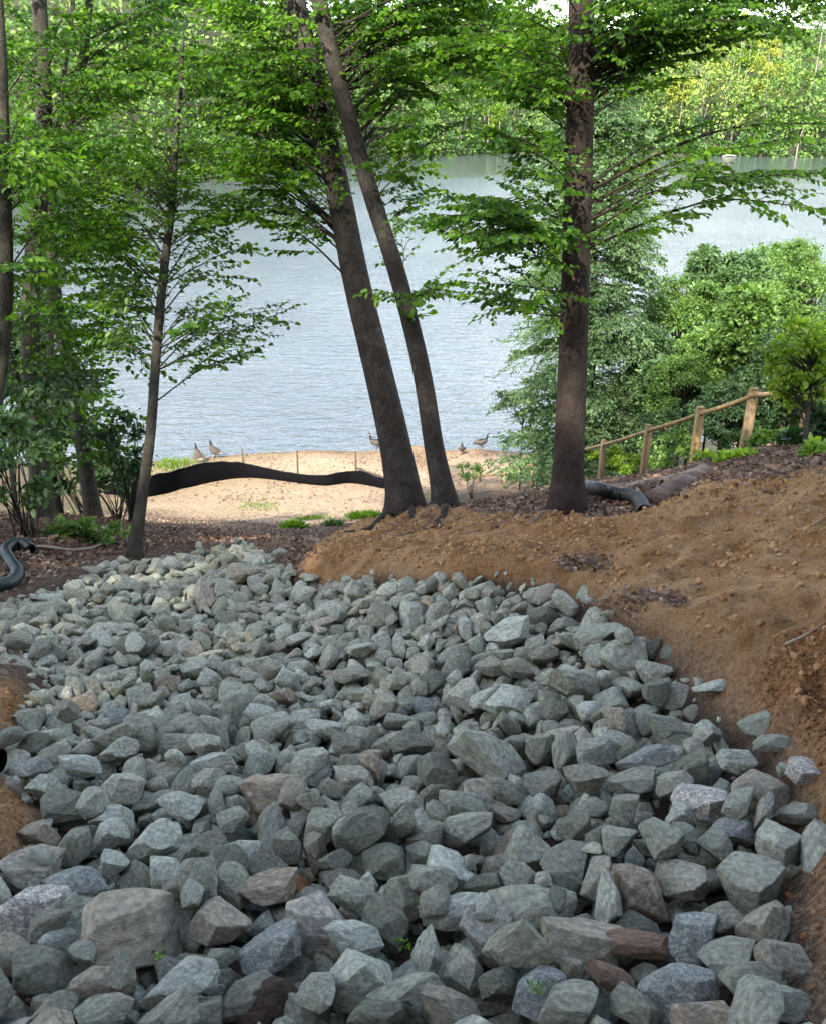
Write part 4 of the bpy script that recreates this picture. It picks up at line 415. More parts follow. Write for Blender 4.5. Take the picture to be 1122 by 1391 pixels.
11,31,20,20,278,1926,588,-66,-30,16,14,76,67,54,-644,723,938,-63,-43,19,13,56,48,30,-922,898,929,-6,-92,-33,7,64,57,36,397,626,1022,-55,-10,11,1,30,25,15,103,1615,651,78,50,-36,19,24,14,10,-934,1548,673,-13,93,10,
8,42,30,24,-618,1141,778,-10,21,78,9,40,32,21,-839,2005,473,-4,-2,-42,6,47,35,28,-84,1341,708,0,8,61,6,30,23,14,-451,1611,643,82,-48,25,21,24,23,15,-706,1086,841,23,-74,-39,9,33,28,16,612,1823,724,-6,-19,18,
12,40,36,30,-112,1825,536,4,-47,-85,13,45,38,27,-926,3345,72,-42,-86,-23,14,25,25,16,630,1484,799,-35,57,-73,10,31,23,19,-696,3246,64,-28,10,92,10,35,21,18,-981,2678,272,-24,-25,58,3,31,17,12,-860,3930,-86,44,85,-17,
10,35,31,24,-695,2935,148,5,-43,-89,17,28,23,23,-1235,3281,68,93,22,-25,21,29,18,14,-51,2451,421,-5,-37,5,18,33,28,20,-1281,2360,389,34,-45,53,17,22,21,14,-199,2871,302,-85,43,-23,22,39,22,22,-850,3566,-4,-60,-32,-59,
24,36,25,21,-878,4147,-141,-20,24,94,22,51,47,33,-780,2615,267,-24,15,28,15,40,35,31,-1401,3670,-60,-32,-92,-4,1,37,33,25,-79,2821,369,85,21,42,26,32,26,19,-613,2068,443,-12,-9,80,17,31,22,18,-10,2389,440,-29,0,89,
16,41,30,26,174,2267,510,25,-21,-84,26,46,29,19,-1376,4738,-466,85,-20,-44,18,40,29,17,-534,2474,325,-18,11,19,3,24,20,11,359,1913,610,86,23,6,4,35,23,21,-744,2700,250,81,-41,-15,27,31,21,18,-1482,3548,20,10,-4,84,
21,20,17,10,-244,2721,357,-19,-54,40,16,21,18,9,410,2012,606,-5,-22,-9,18,34,21,24,-964,3604,-18,-6,-62,40,16,21,13,10,202,2261,540,-51,-68,-22,14,29,22,11,421,2176,596,37,-70,-35,15,21,21,13,-1459,3689,-45,69,-16,-68,
5,27,16,10,164,1613,695,-26,-22,-30,9,21,12,11,-939,3729,-41,9,86,-38,0,29,19,15,-708,3716,-6,-6,3,96,22,37,20,13,-1107,3433,31,-11,23,-82,27,25,20,13,-1192,3597,-34,-54,1,77,24,17,12,9,-261,1987,504,17,6,-69,
2,46,45,30,-1051,3563,-37,-4,27,93,1,36,34,26,-1126,3336,23,43,68,-55,20,37,33,23,458,2313,573,-22,-4,-18,26,46,36,23,-22,2203,448,-20,-14,-35,14,65,47,36,-848,4154,-176,59,-77,-16,18,43,36,23,-88,1107,774,-13,2,-52,
18,47,38,33,-906,3745,-66,-32,19,83,10,39,35,26,-1204,4946,-528,25,-10,-93,18,22,17,12,485,1189,837,-68,-40,-13,10,34,23,16,-1039,4529,-326,15,-41,-88,14,26,23,16,-1195,3690,-82,-7,-18,96,17,35,19,21,-1395,2541,324,23,-25,-2,
5,19,18,11,-290,3157,164,19,-19,55,22,42,26,16,-777,2407,358,-32,5,94,7,29,25,12,-896,2189,415,78,39,36,27,22,22,18,-780,2342,377,-37,8,-21,21,43,33,20,-720,1096,810,-79,-30,43,24,25,21,13,-649,3320,16,-73,-59,-33,
3,33,24,21,-267,2507,375,26,-49,-4,14,29,21,18,-955,3704,-61,-27,-22,-92,7,29,18,13,-1146,3546,-15,61,-76,19,17,24,19,11,-335,2320,397,-49,67,38,5,27,19,14,-42,2493,422,-9,-2,-65,25,32,23,21,-1434,4521,-383,-51,56,36,
22,32,25,18,-1401,3788,-101,29,-52,79,16,39,24,19,-903,2639,277,4,5,-28,8,28,26,18,-797,4104,-137,19,40,25,21,37,20,16,-949,1678,618,3,-26,-67,17,28,21,14,-4,2678,434,27,-76,-58,4,36,20,14,-1576,3636,-35,-26,-93,1,
12,24,17,11,-512,2352,399,71,-47,47,15,26,17,10,-413,2295,411,-24,-11,86,18,16,11,10,-1381,3292,70,49,64,-7,19,22,16,8,-1286,2681,288,68,-66,-19,26,30,20,12,-355,3383,110,-36,-9,-84,22,37,28,25,-1034,3244,45,-16,15,-17,
22,39,35,24,-1565,3191,106,-10,25,91,0,37,25,20,-806,3585,-32,19,35,62,15,25,22,18,111,2087,497,-7,14,97,7,58,46,38,-921,3843,-96,-30,2,75,18,36,27,15,-316,2422,367,-24,11,95,24,41,28,20,-880,2563,277,-1,0,9,
25,35,26,21,-580,2569,296,-94,-25,-18,13,34,28,18,-1532,2884,204,-6,-3,-1,23,33,25,18,-766,2868,164,-18,9,87,18,45,28,18,-1522,2932,208,-51,-20,-82,4,31,24,18,275,2365,536,40,22,-35,15,39,26,20,-1221,3643,-63,24,-94,13,
10,34,22,12,535,1777,700,-75,42,-40,4,24,20,10,203,2441,501,19,32,-90,27,35,23,21,-797,2163,435,39,38,-68,12,27,23,15,-958,2242,399,17,-22,93,14,15,12,11,176,2373,530,8,36,-84,16,28,28,17,-826,2847,177,-19,30,32,
26,25,24,14,-226,2096,454,22,-74,36,24,29,23,17,-1075,2439,340,21,6,-56,9,26,19,11,-963,1935,516,-39,37,-78,6,28,20,11,-815,1853,544,-93,-11,-33,17,32,24,13,-1101,2268,391,-21,-36,-78,4,16,14,9,-212,2397,384,-2,0,83,
3,20,15,9,-1065,3084,135,97,6,-16,8,25,19,18,-898,3442,22,-42,33,40,4,30,22,21,-623,2681,280,7,-74,-57,10,32,20,16,-785,3705,10,-14,-39,-78,10,24,15,14,-247,1212,753,39,-79,-29,23,29,15,13,-805,3335,42,36,-87,-31,
27,28,22,13,-837,2720,242,-2,22,31,25,20,13,10,-1322,3672,-29,-10,18,85,1,30,22,17,-722,2241,390,94,10,18,5,52,40,34,-164,1358,708,-24,3,40,5,43,36,31,-426,3083,141,-1,-78,-31,20,42,33,22,-710,2770,202,-47,32,-43,
0,35,27,21,-1581,3140,143,-7,-5,51,14,23,23,18,518,1522,745,-50,-36,43,27,23,18,14,8,1502,646,-28,-13,35,9,28,27,18,-433,1274,714,6,-9,-67,16,36,21,14,-426,3407,49,81,13,-11,9,22,17,13,-846,1770,552,1,-17,-55,
2,37,26,23,-1160,4271,-257,-19,7,92,15,39,34,31,-1011,3938,-100,18,11,34,26,34,22,18,-1106,2737,238,31,25,-83,3,30,25,15,-1133,3259,44,-6,-11,-86,13,38,29,16,-1261,3781,-102,52,-7,14,18,35,24,15,-727,3578,21,-2,-11,18,
18,24,12,14,-686,2812,215,92,6,-33,9,26,25,15,-742,1429,705,-11,5,-75,14,30,19,17,-1149,3854,-123,67,28,56,12,21,12,10,-928,1734,603,40,-19,6,23,26,15,17,-623,3168,108,-67,15,-2,9,25,15,11,-1162,3273,50,77,-9,60,
2,61,45,39,153,672,962,90,22,-34,6,43,32,30,-250,720,911,-29,14,-1,15,58,32,31,-856,731,946,-67,63,-27,2,62,36,28,-841,647,975,-3,-71,-67,25,45,30,20,29,694,950,29,90,18,3,39,29,30,287,600,1042,97,-1,-10,
2,72,70,40,363,507,1042,10,-23,-72,16,56,32,33,-866,986,886,39,65,55,21,26,20,18,44,1226,744,-32,-38,-76,4,48,29,22,-24,1404,697,-45,24,-75,23,58,40,33,-334,1156,773,-87,-27,22,17,36,30,26,238,1737,634,11,-97,15,
4,39,30,23,418,1168,828,-1,-32,-78,17,24,15,15,-217,1602,644,-9,86,-48,22,31,30,21,-367,2864,251,-21,12,50,1,27,21,17,-1530,2760,292,75,-1,-9,12,29,21,15,434,1092,842,0,27,81,12,44,28,17,-103,2947,323,2,-10,51,
24,82,60,41,-1232,3147,107,1,16,62,19,44,34,20,428,2489,570,-26,-35,-87,10,21,16,15,-222,2223,440,49,8,-1,8,25,21,16,-319,2274,403,37,-72,-19,2,58,44,28,-967,2493,305,-2,31,89,16,40,29,23,-31,2622,409,74,-63,16,
19,20,12,9,-36,2187,472,-92,21,21,11,52,32,24,-1274,4128,-207,-60,62,44,0,41,23,19,-1549,3063,172,-16,-44,-87,25,25,23,21,-1173,3817,-106,-83,6,0,13,54,31,28,-1186,4129,-202,75,-26,-23,20,38,21,21,-1304,4750,-456,-8,-82,-54,
22,40,22,23,-442,3142,155,41,-89,1,1,33,20,13,87,1126,782,10,15,-91,9,24,20,11,-652,2104,435,-10,-91,10,17,19,16,15,-1401,4523,-370,8,4,-21,20,48,32,21,-677,3633,-25,-62,-13,43,25,42,39,23,-466,1116,782,-32,9,11,
16,44,33,27,525,1116,883,-65,-48,48,3,36,33,22,-480,2923,206,-2,71,68,6,28,21,13,323,2523,517,-20,-5,92,8,23,21,17,-186,2290,415,-3,-52,-35,23,36,26,18,354,2204,563,-23,-9,-20,22,46,32,31,-1016,3296,37,-63,23,-10,
6,26,17,15,-578,2487,317,-14,-18,2,15,24,16,13,-56,1805,542,-87,12,-27,14,34,30,26,-860,3702,-33,-45,-71,31,5,40,24,23,-794,4150,-166,72,-44,-38,12,41,28,22,-851,2175,423,10,-20,-73,19,25,19,13,-1406,3332,85,-15,-12,3,
5,34,21,16,-371,3037,181,17,65,51,16,37,23,21,-679,3295,38,24,-84,27,4,53,35,24,-703,3973,-97,-27,93,1,9,34,17,12,-420,2036,487,17,-20,-7,17,33,22,11,-783,2461,339,-80,-54,18,12,31,23,13,-1233,4835,-507,50,-37,-39,
16,36,34,21,-972,4048,-125,-59,-1,30,2,25,19,17,-1141,3211,78,-30,-8,-84,24,45,26,27,-1093,4178,-220,27,-35,-86,20,26,20,13,-321,2014,483,-58,-70,24,15,29,20,19,-1351,3489,12,40,-83,22,11,26,22,15,-999,3196,52,49,-43,-60,
25,37,28,17,-876,2826,180,-81,-56,7,9,43,33,28,-747,2986,120,1,3,-27,11,22,18,15,-1052,3041,113,-54,-45,-44,2,38,31,27,226,1142,792,12,-30,-78,18,53,34,23,-1083,2924,154,-34,3,-69,22,52,41,29,-737,2372,351,-3,-5,-77,
12,34,27,22,-418,2233,400,14,-15,-21,14,30,26,17,-637,2454,326,-25,7,93,17,32,27,21,352,2287,558,-6,-40,-79,15,54,41,38,-483,2981,172,-7,-35,-65,3,30,24,16,453,2371,569,-14,89,35,2,45,29,24,19,2723,411,-76,52,-30,
4,35,29,16,-223,2693,335,-10,0,83,10,27,20,18,-685,2101,436,1,22,64,5,35,26,22,-856,2985,121,8,-40,-18,0,47,37,21,-1236,3452,-7,11,35,60,15,19,19,13,-68,1670,585,73,67,0,24,33,23,17,612,1975,703,0,-31,26,
21,33,21,16,64,2664,435,32,-10,-24,19,39,28,19,-1012,2999,137,-35,-28,69,2,41,31,17,-893,3393,29,-28,16,75,24,40,35,23,-849,2766,215,1,40,64,14,41,37,26,-769,4056,-133,47,-73,24,17,16,12,7,-1249,2888,223,-4,-13,-11,
3,30,21,14,-216,2616,361,-10,9,-86,13,47,27,21,-1251,4301,-293,-29,50,35,3,28,23,13,611,1925,709,-84,50,-14,7,28,23,15,129,2446,487,76,6,-63,1,25,19,19,-1605,3094,155,13,-53,70,11,27,16,17,-1502,3267,97,63,-12,-42,
1,26,16,19,-812,3538,-14,-88,-10,-5,17,35,26,20,-985,4300,-246,56,-19,-28,5,19,15,15,-1428,2607,297,-76,-39,-19,8,34,19,19,-1371,3406,30,31,62,71,17,28,20,14,-1261,2851,218,34,-27,-88,9,34,23,15,-733,3424,7,-23,-18,19,
14,25,20,13,-65,1627,599,-21,10,-85,22,30,23,14,-766,1667,620,58,-70,-23,7,28,14,16,-213,2840,304,-36,-24,88,24,17,12,14,-1249,4521,-364,26,2,90,5,23,22,19,-654,2931,170,-73,-9,-63,20,28,23,21,-1400,4146,-197,-59,2,-11,
25,17,13,10,-618,2408,355,-58,-30,-74,19,24,23,14,-1287,2482,327,-17,-37,-89,8,34,22,12,-1124,4129,-201,-73,66,-12,3,24,21,16,-1076,2505,317,-2,-18,76,12,37,22,17,-1174,3523,4,-7,32,92,22,35,24,14,-1353,4132,-182,-16,1,-97,
5,21,17,13,-896,3126,97,54,-72,4,3,18,17,9,-659,1961,513,48,-64,-11,3,21,13,12,213,2545,489,-5,-2,6,22,25,18,14,-814,3231,99,-2,15,52,10,29,17,13,-734,3357,43,-9,94,-27,5,21,17,13,-430,3334,76,-40,-39,67,
9,20,15,10,-656,1338,698,19,95,-22,17,24,22,17,376,2147,582,27,-54,30,23,29,25,19,-1416,3929,-153,50,51,35,13,42,30,25,-1402,3188,85,-13,-90,-22,23,55,55,32,-1046,2695,244,-8,10,95,13,39,28,16,-521,3356,12,59,-76,4,
18,38,36,25,-459,1204,750,80,51,-29,20,44,36,19,190,1724,609,-3,-4,-82,21,29,20,17,142,2608,458,-4,4,-70,21,51,39,23,-388,3209,102,4,5,93,11,28,29,22,-1091,3463,-14,50,26,-16,12,26,21,15,-430,2466,337,3,29,80,
20,39,25,24,256,2086,541,-48,-44,74,2,54,43,38,-1544,2808,242,0,-24,-76,5,42,36,35,-1241,4471,-378,19,-88,-32,5,48,35,22,-1523,3285,71,-19,9,51,4,41,32,23,-1292,2388,358,7,-98,-1,20,30,23,18,-306,842,850,4,3,-99,
3,60,45,34,-1396,4004,-167,-37,8,-29,22,40,31,24,-522,3425,18,-5,-29,94,5,25,19,13,-1009,2043,464,-24,1,-15,21,25,18,17,-490,2601,290,-30,-1,-25,27,27,21,16,-1212,2331,371,-21,-6,-92,26,39,34,27,-28,2806,382,-79,57,19,
6,27,18,13,-680,2297,369,3,19,87,2,33,22,17,-1175,3020,127,78,42,-1,25,34,31,24,-887,2368,358,-91,-2,-17,5,39,27,27,-279,2940,256,32,-92,17,15,34,24,21,-56,1409,677,-10,-24,-82,26,42,31,19,-746,2295,369,-28,-8,29,
22,33,23,23,-721,1603,618,34,-80,-47,4,38,25,21,61,1478,666,7,24,96,6,31,22,17,-377,3123,166,32,3,-90,17,24,23,16,-77,2249,431,-98,9,-5,24,24,19,17,-1146,3774,-103,-10,-60,76,14,41,30,16,-840,3818,-53,10,-4,96,
25,37,29,18,-1467,3769,-85,12,37,-67,19,38,32,18,-1086,3023,130,6,-14,33,15,26,19,18,-318,2044,476,-29,83,38,8,25,20,12,-446,3312,63,86,30,-35,10,35,23,13,-1131,3626,-63,-7,8,37,5,20,13,10,-697,3609,11,-28,-26,84,
2,34,24,14,-1047,3220,68,22,21,-92,18,13,12,10,-194,1983,470,34,-67,63,18,49,31,36,-1305,3936,-140,-26,-8,-83,26,28,18,13,-1180,2530,294,79,-51,-19,25,22,20,15,-1081,2400,345,49,-62,42,21,37,24,23,-43,2687,406,-18,-47,-80,
6,18,12,13,-217,2903,285,-49,-36,76,23,27,21,13,-1354,3483,-18,-9,8,94,15,21,20,15,-896,1901,510,38,-78,19,27,29,19,15,-540,2096,432,6,1,99,25,24,15,12,-791,1709,589,79,55,15,14,30,23,17,-593,1451,672,-56,-24,-30,
24,31,17,15,-982,3645,-23,6,-17,53,7,27,19,12,295,837,890,-12,-3,-65,19,26,18,13,-367,2971,205,12,41,55,24,27,16,10,-1024,2874,184,-96,-24,-1,22,29,21,11,201,868,882,3,85,-35,22,35,31,28,-1295,4677,-446,-56,69,32,
10,19,19,16,-1327,3146,94,-14,-23,-16,13,23,15,9,70,2098,476,14,-37,-72,17,22,17,12,-46,1835,532,-12,-5,-20,8,24,15,14,-445,1738,553,-56,-76,30,17,18,14,9,-1209,4630,-423,-22,46,74,4,21,16,10,-1408,3881,-132,7,93,-6,
0,16,15,10,162,1760,596,-26,64,47,22,18,16,15,-721,1588,641,22,18,-71,13,31,17,13,-1218,2557,318,-28,-20,-93,17,29,17,13,-504,3457,51,38,11,47,27,39,23,16,-299,2818,324,-36,3,87,10,36,29,20,-1339,3617,-22,-12,9,-98,
25,20,19,13,-755,4121,-151,18,-2,97,22,26,16,10,-1411,4437,-334,-32,8,6,6,23,19,18,-433,3186,121,60,18,-76,12,51,33,32,-382,635,970,-12,6,32,23,33,28,28,-619,658,981,34,3,87,22,37,37,23,-719,1011,884,-5,-20,48,
22,28,27,21,-642,724,1006,13,24,-41,19,44,40,37,136,487,1019,-77,29,4,22,53,49,29,-715,375,1049,-9,-22,-91,10,62,46,31,-511,557,990,-84,9,6,24,44,32,31,-802,987,855,-36,-78,-46,12,42,28,27,-477,393,1031,43,11,4,
27,28,20,19,-539,700,956,32,58,66,8,50,32,27,-632,858,880,2,23,57,7,30,15,17,147,656,1018,-20,8,30,4,50,29,31,443,422,1124,15,-31,92,9,49,24,26,-731,734,926,-11,62,67,6,37,23,21,-124,743,889,-19,28,-83,
4,41,35,29,-293,374,1052,-50,-43,-14,27,71,47,43,-1489,2298,459,-8,18,9,25,35,22,20,-720,669,959,86,-42,25,5,45,23,24,-111,693,919,35,-76,4,9,48,37,19,35,389,1045,-87,-30,28,13,42,35,22,-894,854,888,-24,-91,-4,
4,54,39,21,-12,616,969,15,18,21,27,33,24,11,-770,790,937,16,-55,53,1,31,20,20,-719,858,908,63,31,24,19,36,26,21,325,644,1011,75,-53,7,0,59,48,27,-697,512,986,5,48,84,12,34,25,14,-814,742,933,44,-9,-68,
1,41,27,19,-37,374,1054,-7,4,-85,3,51,25,28,-413,572,985,94,-15,-25,25,53,28,18,-611,398,1026,-2,-49,-86,5,45,33,29,-557,662,938,-11,-5,-93,27,46,39,27,-396,429,995,-22,-11,-86,1,31,31,25,-805,766,907,-71,59,-1,
12,38,33,30,-602,527,1013,-5,-83,52,6,38,32,24,96,408,1063,-39,5,-46,21,37,27,16,145,356,1084,-30,-32,89,1,37,23,19,-785,701,930,-14,4,6,19,29,25,18,-978,1124,834,63,12,27,26,36,25,16,-191,741,898,40,14,74,
27,38,33,28,-893,799,914,-45,3,-70,3,40,24,22,293,495,1060,-55,-45,9,0,59,44,27,-1031,1501,676,3,-51,-66,27,34,32,26,-26,451,1033,-29,-36,-55,19,52,35,27,-961,1483,706,-53,3,-60,26,36,31,29,-317,602,974,-13,-21,64,
15,61,49,24,-763,419,1053,-12,-61,-68,5,55,30,26,-56,546,1010,16,41,57,21,26,22,16,-369,729,916,45,-3,-83,20,49,37,30,-181,439,998,68,-2,12,16,26,21,16,-897,786,963,-8,-8,-86,17,54,26,27,-1259,1744,649,-18,11,37,
20,30,20,17,-38,733,911,-57,25,30,6,41,30,25,-694,971,840,6,19,78,3,54,43,30,-609,943,848,-78,49,-8,25,46,36,20,-813,822,893,-11,7,21,10,49,35,27,-173,597,967,-27,18,93,19,33,33,22,414,512,1103,14,52,81,
2,51,36,18,56,533,1019,20,-32,-68,17,36,26,19,-539,485,1024,15,-25,-67,1,31,19,19,-302,739,884,-79,-31,49,25,44,28,23,218,635,968,59,-55,-42,4,29,25,14,370,457,1089,5,-12,80,8,26,17,16,-508,697,924,-54,26,-67,
20,35,30,19,-648,920,858,-7,22,-13,23,35,24,24,-1120,1484,704,-44,82,-32,14,42,33,32,-470,483,983,-22,27,-91,2,54,38,40,-1348,2261,456,22,-6,37,19,26,16,12,-21,700,920,-53,77,-1,0,36,23,20,-712,925,885,88,-36,25,
6,41,23,15,-924,1118,846,-90,-3,-41,24,49,45,34,-758,574,975,7,28,85,25,30,26,17,346,420,1061,-37,91,-11,7,37,26,23,-813,1102,823,49,80,17,19,27,15,10,-832,845,913,-13,-14,-81,12,33,27,15,-820,598,994,-90,10,38,
12,27,21,14,-227,392,1010,-95,-9,1,20,30,21,19,296,406,1062,91,13,23,10,42,34,31,-121,566,962,-48,-45,-35,4,32,20,19,-675,444,1015,73,51,16,23,30,32,26,-1171,1647,662,3,-4,88,19,28,23,21,-795,931,852,60,52,-49,
1,47,29,25,-1095,1591,647,-65,-58,8,25,26,18,17,-152,701,900,90,-36,11,1,21,19,11,-57,676,943,80,-21,-31,7,33,23,13,-252,561,976,-94,16,-13,24,32,31,25,-759,1021,832,-6,-79,-38,25,41,28,24,-154,519,985,64,43,-30,
24,30,19,17,-415,390,1032,15,-21,85,20,49,36,32,-1084,1740,621,-60,39,-28,26,41,24,17,235,489,1033,3,-64,22,12,28,25,18,-1220,1527,678,8,-12,96,15,45,44,23,-1252,1681,628,31,19,74,18,54,43,36,253,525,1014,-43,27,76,
24,39,29,22,-597,598,987,17,-77,27,22,39,26,25,-72,432,1014,-28,17,63,3,28,26,18,-342,739,901,-40,-59,2,2,26,20,16,-645,624,1002,-9,63,31,14,29,25,18,462,380,1114,-3,-46,-56,18,36,25,14,-767,874,871,-48,25,-72,
13,24,23,19,-544,390,1024,5,-51,-56,9,47,35,20,283,706,938,15,-26,-91,19,27,22,14,-738,793,904,76,54,17,0,37,25,18,-117,383,1021,-43,15,26,5,32,25,20,-423,484,993,-56,-48,-19,26,35,27,19,203,453,1023,-2,6,-58,
17,27,18,15,-852,851,897,-84,-36,32,4,26,23,19,69,477,1046,-76,-50,-39,18,34,26,23,-146,452,1020,-81,14,-54,7,62,43,26,0,423,1005,-7,-9,-86,1,56,48,37,-1781,2346,452,84,-32,14,16,33,30,24,-466,710,913,-9,23,66,
21,35,22,18,-983,1070,842,48,73,-46,9,40,25,25,-70,704,899,10,-10,-54,0,30,23,19,-855,968,842,-12,4,-27,27,25,22,18,-543,739,932,34,39,84,11,35,20,17,-261,444,1014,61,-66,-32,5,45,34,18,-290,487,993,53,40,68,
0,34,24,13,414,378,1099,88,-4,23,26,33,32,22,-342,482,992,18,-26,16,10,34,21,16,-490,473,1025,35,-34,-51,6,22,14,7,-199,696,911,-24,94,-14,20,30,18,19,253,434,1035,59,-34,-18,26,23,20,18,-779,1034,855,-8,-20,-79,
10,35,25,18,-770,634,961,10,-74,-46,11,43,37,22,-663,588,989,44,82,-31,27,35,26,23,-514,438,1003,27,92,-5,23,25,19,13,-628,471,1008,-27,94,-11,21,32,18,19,-919,1038,866,34,-33,-34,14,56,43,32,-59,493,979,-29,-16,79,
1,44,41,26,-919,946,872,25,-82,20,18,28,21,15,195,724,920,93,32,-1,25,31,28,20,-267,527,964,-31,-19,-44,12,53,42,37,-1661,2518,397,40,-16,-58,13,29,20,19,26,455,1033,-48,-42,-71,22,26,20,15,-347,455,1019,-19,15,-90,
25,22,18,15,192,426,1043,14,96,-18,11,38,30,28,-398,754,902,-42,-1,4,21,65,52,38,-2015,3005,276,-29,13,87,3,29,23,15,-338,429,996,10,-10,-43,10,31,23,20,-889,1115,820,11,5,96,4,23,21,18,-705,555,992,20,16,-47,
19,34,28,22,-550,714,915,-14,7,32,16,35,29,25,92,706,922,96,-4,21,2,30,20,12,-209,573,979,52,-21,-14,0,30,21,12,-99,498,1011,-9,-95,23,24,38,30,16,-699,807,888,-52,-76,35,3,29,23,16,-849,910,861,83,-15,-20,
4,37,25,20,-460,613,968,11,1,-10,17,30,19,16,-136,414,1003,-25,35,-89,11,34,23,12,-186,474,997,16,-83,-48,27,46,28,29,115,583,967,-87,0,-34,9,27,18,16,-117,417,1038,47,-72,0,14,47,31,28,-1887,2663,374,73,11,-7,
7,44,34,22,-386,523,960,-16,5,-67,9,21,16,11,-279,695,892,-11,30,92,0,32,23,13,-587,486,982,72,-54,-32,19,21,19,12,419,416,1078,-76,-17,-30,14,25,16,17,-773,568,1012,17,49,-84,11,34,24,17,-336,519,974,-11,26,-39,
26,21,16,11,206,687,961,62,-61,11,22,34,25,20,-256,451,979,0,-5,-85,11,28,21,16,-573,442,992,34,-65,-63,0,41,24,20,-197,520,986,56,-74,3,17,31,16,13,-739,682,930,55,20,14,25,20,15,16,32,696,910,17,-92,-27,
11,24,19,12,174,503,1048,3,-15,-85,19,20,14,10,521,920,919,-24,81,33,6,27,25,18,-850,558,999,-47,25,28,21,28,22,14,227,404,1050,-14,51,42,22,22,20,14,-816,881,874,-19,76,44,19,25,20,14,491,397,1121,45,64,-17,
9,29,20,11,198,403,1028,-18,37,89,3,22,18,13,-804,535,986,17,11,-28,11,40,25,26,-106,466,987,21,25,70,24,33,21,12,230,587,980,43,-85,-25,16,32,28,21,-1230,1630,644,33,10,26,19,28,19,21,-873,600,1003,2,-17,-96,
25,40,28,18,-1993,2626,395,24,-94,13,5,30,27,16,-751,496,983,71,-61,14,27,45,35,20,140,379,1045,-22,13,86,4,35,29,23,-922,1500,659,-17,-31,-91,23,31,22,15,-1095,1515,659,-48,7,21,14,52,41,19,-1840,2966,258,-10,1,-94,
21,48,30,24,-1178,1580,652,25,15,9,22,28,28,16,-806,493,1001,35,5,92,12,36,22,24,-1818,2300,471,5,-86,31,18,34,22,13,-878,1078,844,79,3,-17,22,55,29,21,-1474,2587,326,-25,45,-11,3,34,25,28,-1645,2448,409,68,-42,2,
13,26,21,12,-81,662,929,16,-65,-52,22,28,22,14,-850,1086,807,-57,-81,-5,10,29,25,18,-224,665,910,79,-4,-11,17,37,23,13,454,524,1068,7,4,75,2,40,30,22,182,559,982,37,-91,-14,25,40,29,20,-1703,2308,443,58,-59,46,
4,38,31,26,-1912,2500,433,-18,8,-91,8,34,22,15,-1086,1541,667,87,26,-28,3,42,24,14,-4,563,961,-61,-25,39,27,42,32,27,-2136,2862,344,-64,42,40,0,42,31,31,-2100,2894,329,-51,2,-35,24,50,35,18,-1830,2777,342,-9,-12,-90,
16,44,34,26,272,630,977,-9,-24,-60,14,40,29,19,-766,1105,806,-18,40,-81,16,23,13,12,-788,901,860,-91,-7,29,17,30,26,14,-1669,2382,414,-49,-78,-9,14,32,23,20,300,562,1031,-76,-35,52,26,39,28,24,-1909,2598,368,11,53,83,
1,30,19,19,-741,943,840,55,57,-59,13,28,19,11,-412,521,986,-13,-14,56,18,30,21,22,-1048,1642,638,13,16,-71,8,26,17,13,-1197,1614,682,-18,-17,-37,8,37,26,19,-94,907,836,-11,18,90,22,35,23,22,-364,601,938,74,-17,-29,
5,28,18,12,-957,1086,819,56,18,58,3,43,36,35,-2086,2949,289,53,50,-67,21,36,27,18,-1002,1607,672,-22,26,86,1,27,25,15,-766,807,903,-8,64,-37,13,34,31,25,320,595,998,-4,-34,47,20,27,23,14,389,402,1068,-23,-13,-65,
20,25,18,16,202,498,1025,-96,-14,-1,3,23,18,14,-1296,1651,648,57,-22,-51,0,39,26,25,81,438,1022,-16,23,-10,15,20,16,9,-695,915,852,30,-64,18,16,28,24,21,-989,1566,676,-31,-28,90,21,31,28,22,-1169,1518,673,-43,-27,-10,
25,42,34,30,-1952,2346,486,8,42,-63,23,32,19,16,296,440,1035,-13,-10,-68,27,24,23,18,-650,1532,632,-15,-5,-98,17,32,32,15,-2072,2771,355,1,-56,66,3,22,12,8,-696,826,907,-44,-7,-73,4,37,25,15,-1133,1661,628,20,-48,30,
15,22,17,10,-617,575,1018,-53,27,-7,6,30,28,15,-1576,2249,473,61,-57,25,6,63,40,36,-1703,2792,281,-26,-3,-95,14,35,22,21,105,639,937,-83,-10,-29,26,32,33,25,-638,1012,815,-23,1,-94,2,40,31,22,-219,553,945,2,-13,-47,
4,32,24,14,-67,405,999,-1,28,93,21,33,30,19,-682,581,955,-17,2,-85,3,32,30,16,26,478,1011,-56,46,41,26,54,26,23,-1921,2708,361,-24,-39,-86,23,31,29,19,-1641,2753,306,82,48,3,15,48,34,30,-1761,2967,231,38,-37,2,
10,25,20,15,-1038,1556,669,95,20,-17,12,34,20,15,-612,521,970,12,-73,66,16,19,15,9,294,689,972,-9,21,-94,16,33,26,22,-1628,2881,253,31,-83,-42,9,35,24,21,-1742,2444,437,89,39,-17,17,26,20,11,-1199,1551,674,55,-15,12,
16,33,27,17,-1974,2484,442,12,-11,-77,4,26,23,18,574,1768,713,9,-22,-95,7,46,45,28,-1146,1719,601,3,7,-45,0,28,23,22,-1157,1635,619,-33,-76,35,24,36,30,25,-717,884,867,5,12,37,15,35,29,17,-509,1277,716,-15,-15,-52,
5,32,26,16,42,637,930,-18,2,67,15,20,17,15,270,480,1019,15,55,55,14,43,22,24,-6,511,988,-36,17,-42,3,25,18,14,-319,886,851,53,-26,60,25,36,23,20,-2114,2403,481,-1,-90,28,20,23,17,17,-753,525,999,-62,-9,-6,
15,50,26,20,-1685,3046,211,-14,-33,-77,24,37,25,21,-1756,2298,466,-89,4,-21,19,31,29,17,-1559,2723,317,95,-25,-12,5,28,18,15,159,618,952,-80,-7,-22,20,29,17,11,-696,621,972,90,36,15,25,19,16,14,155,732,917,71,10,66,
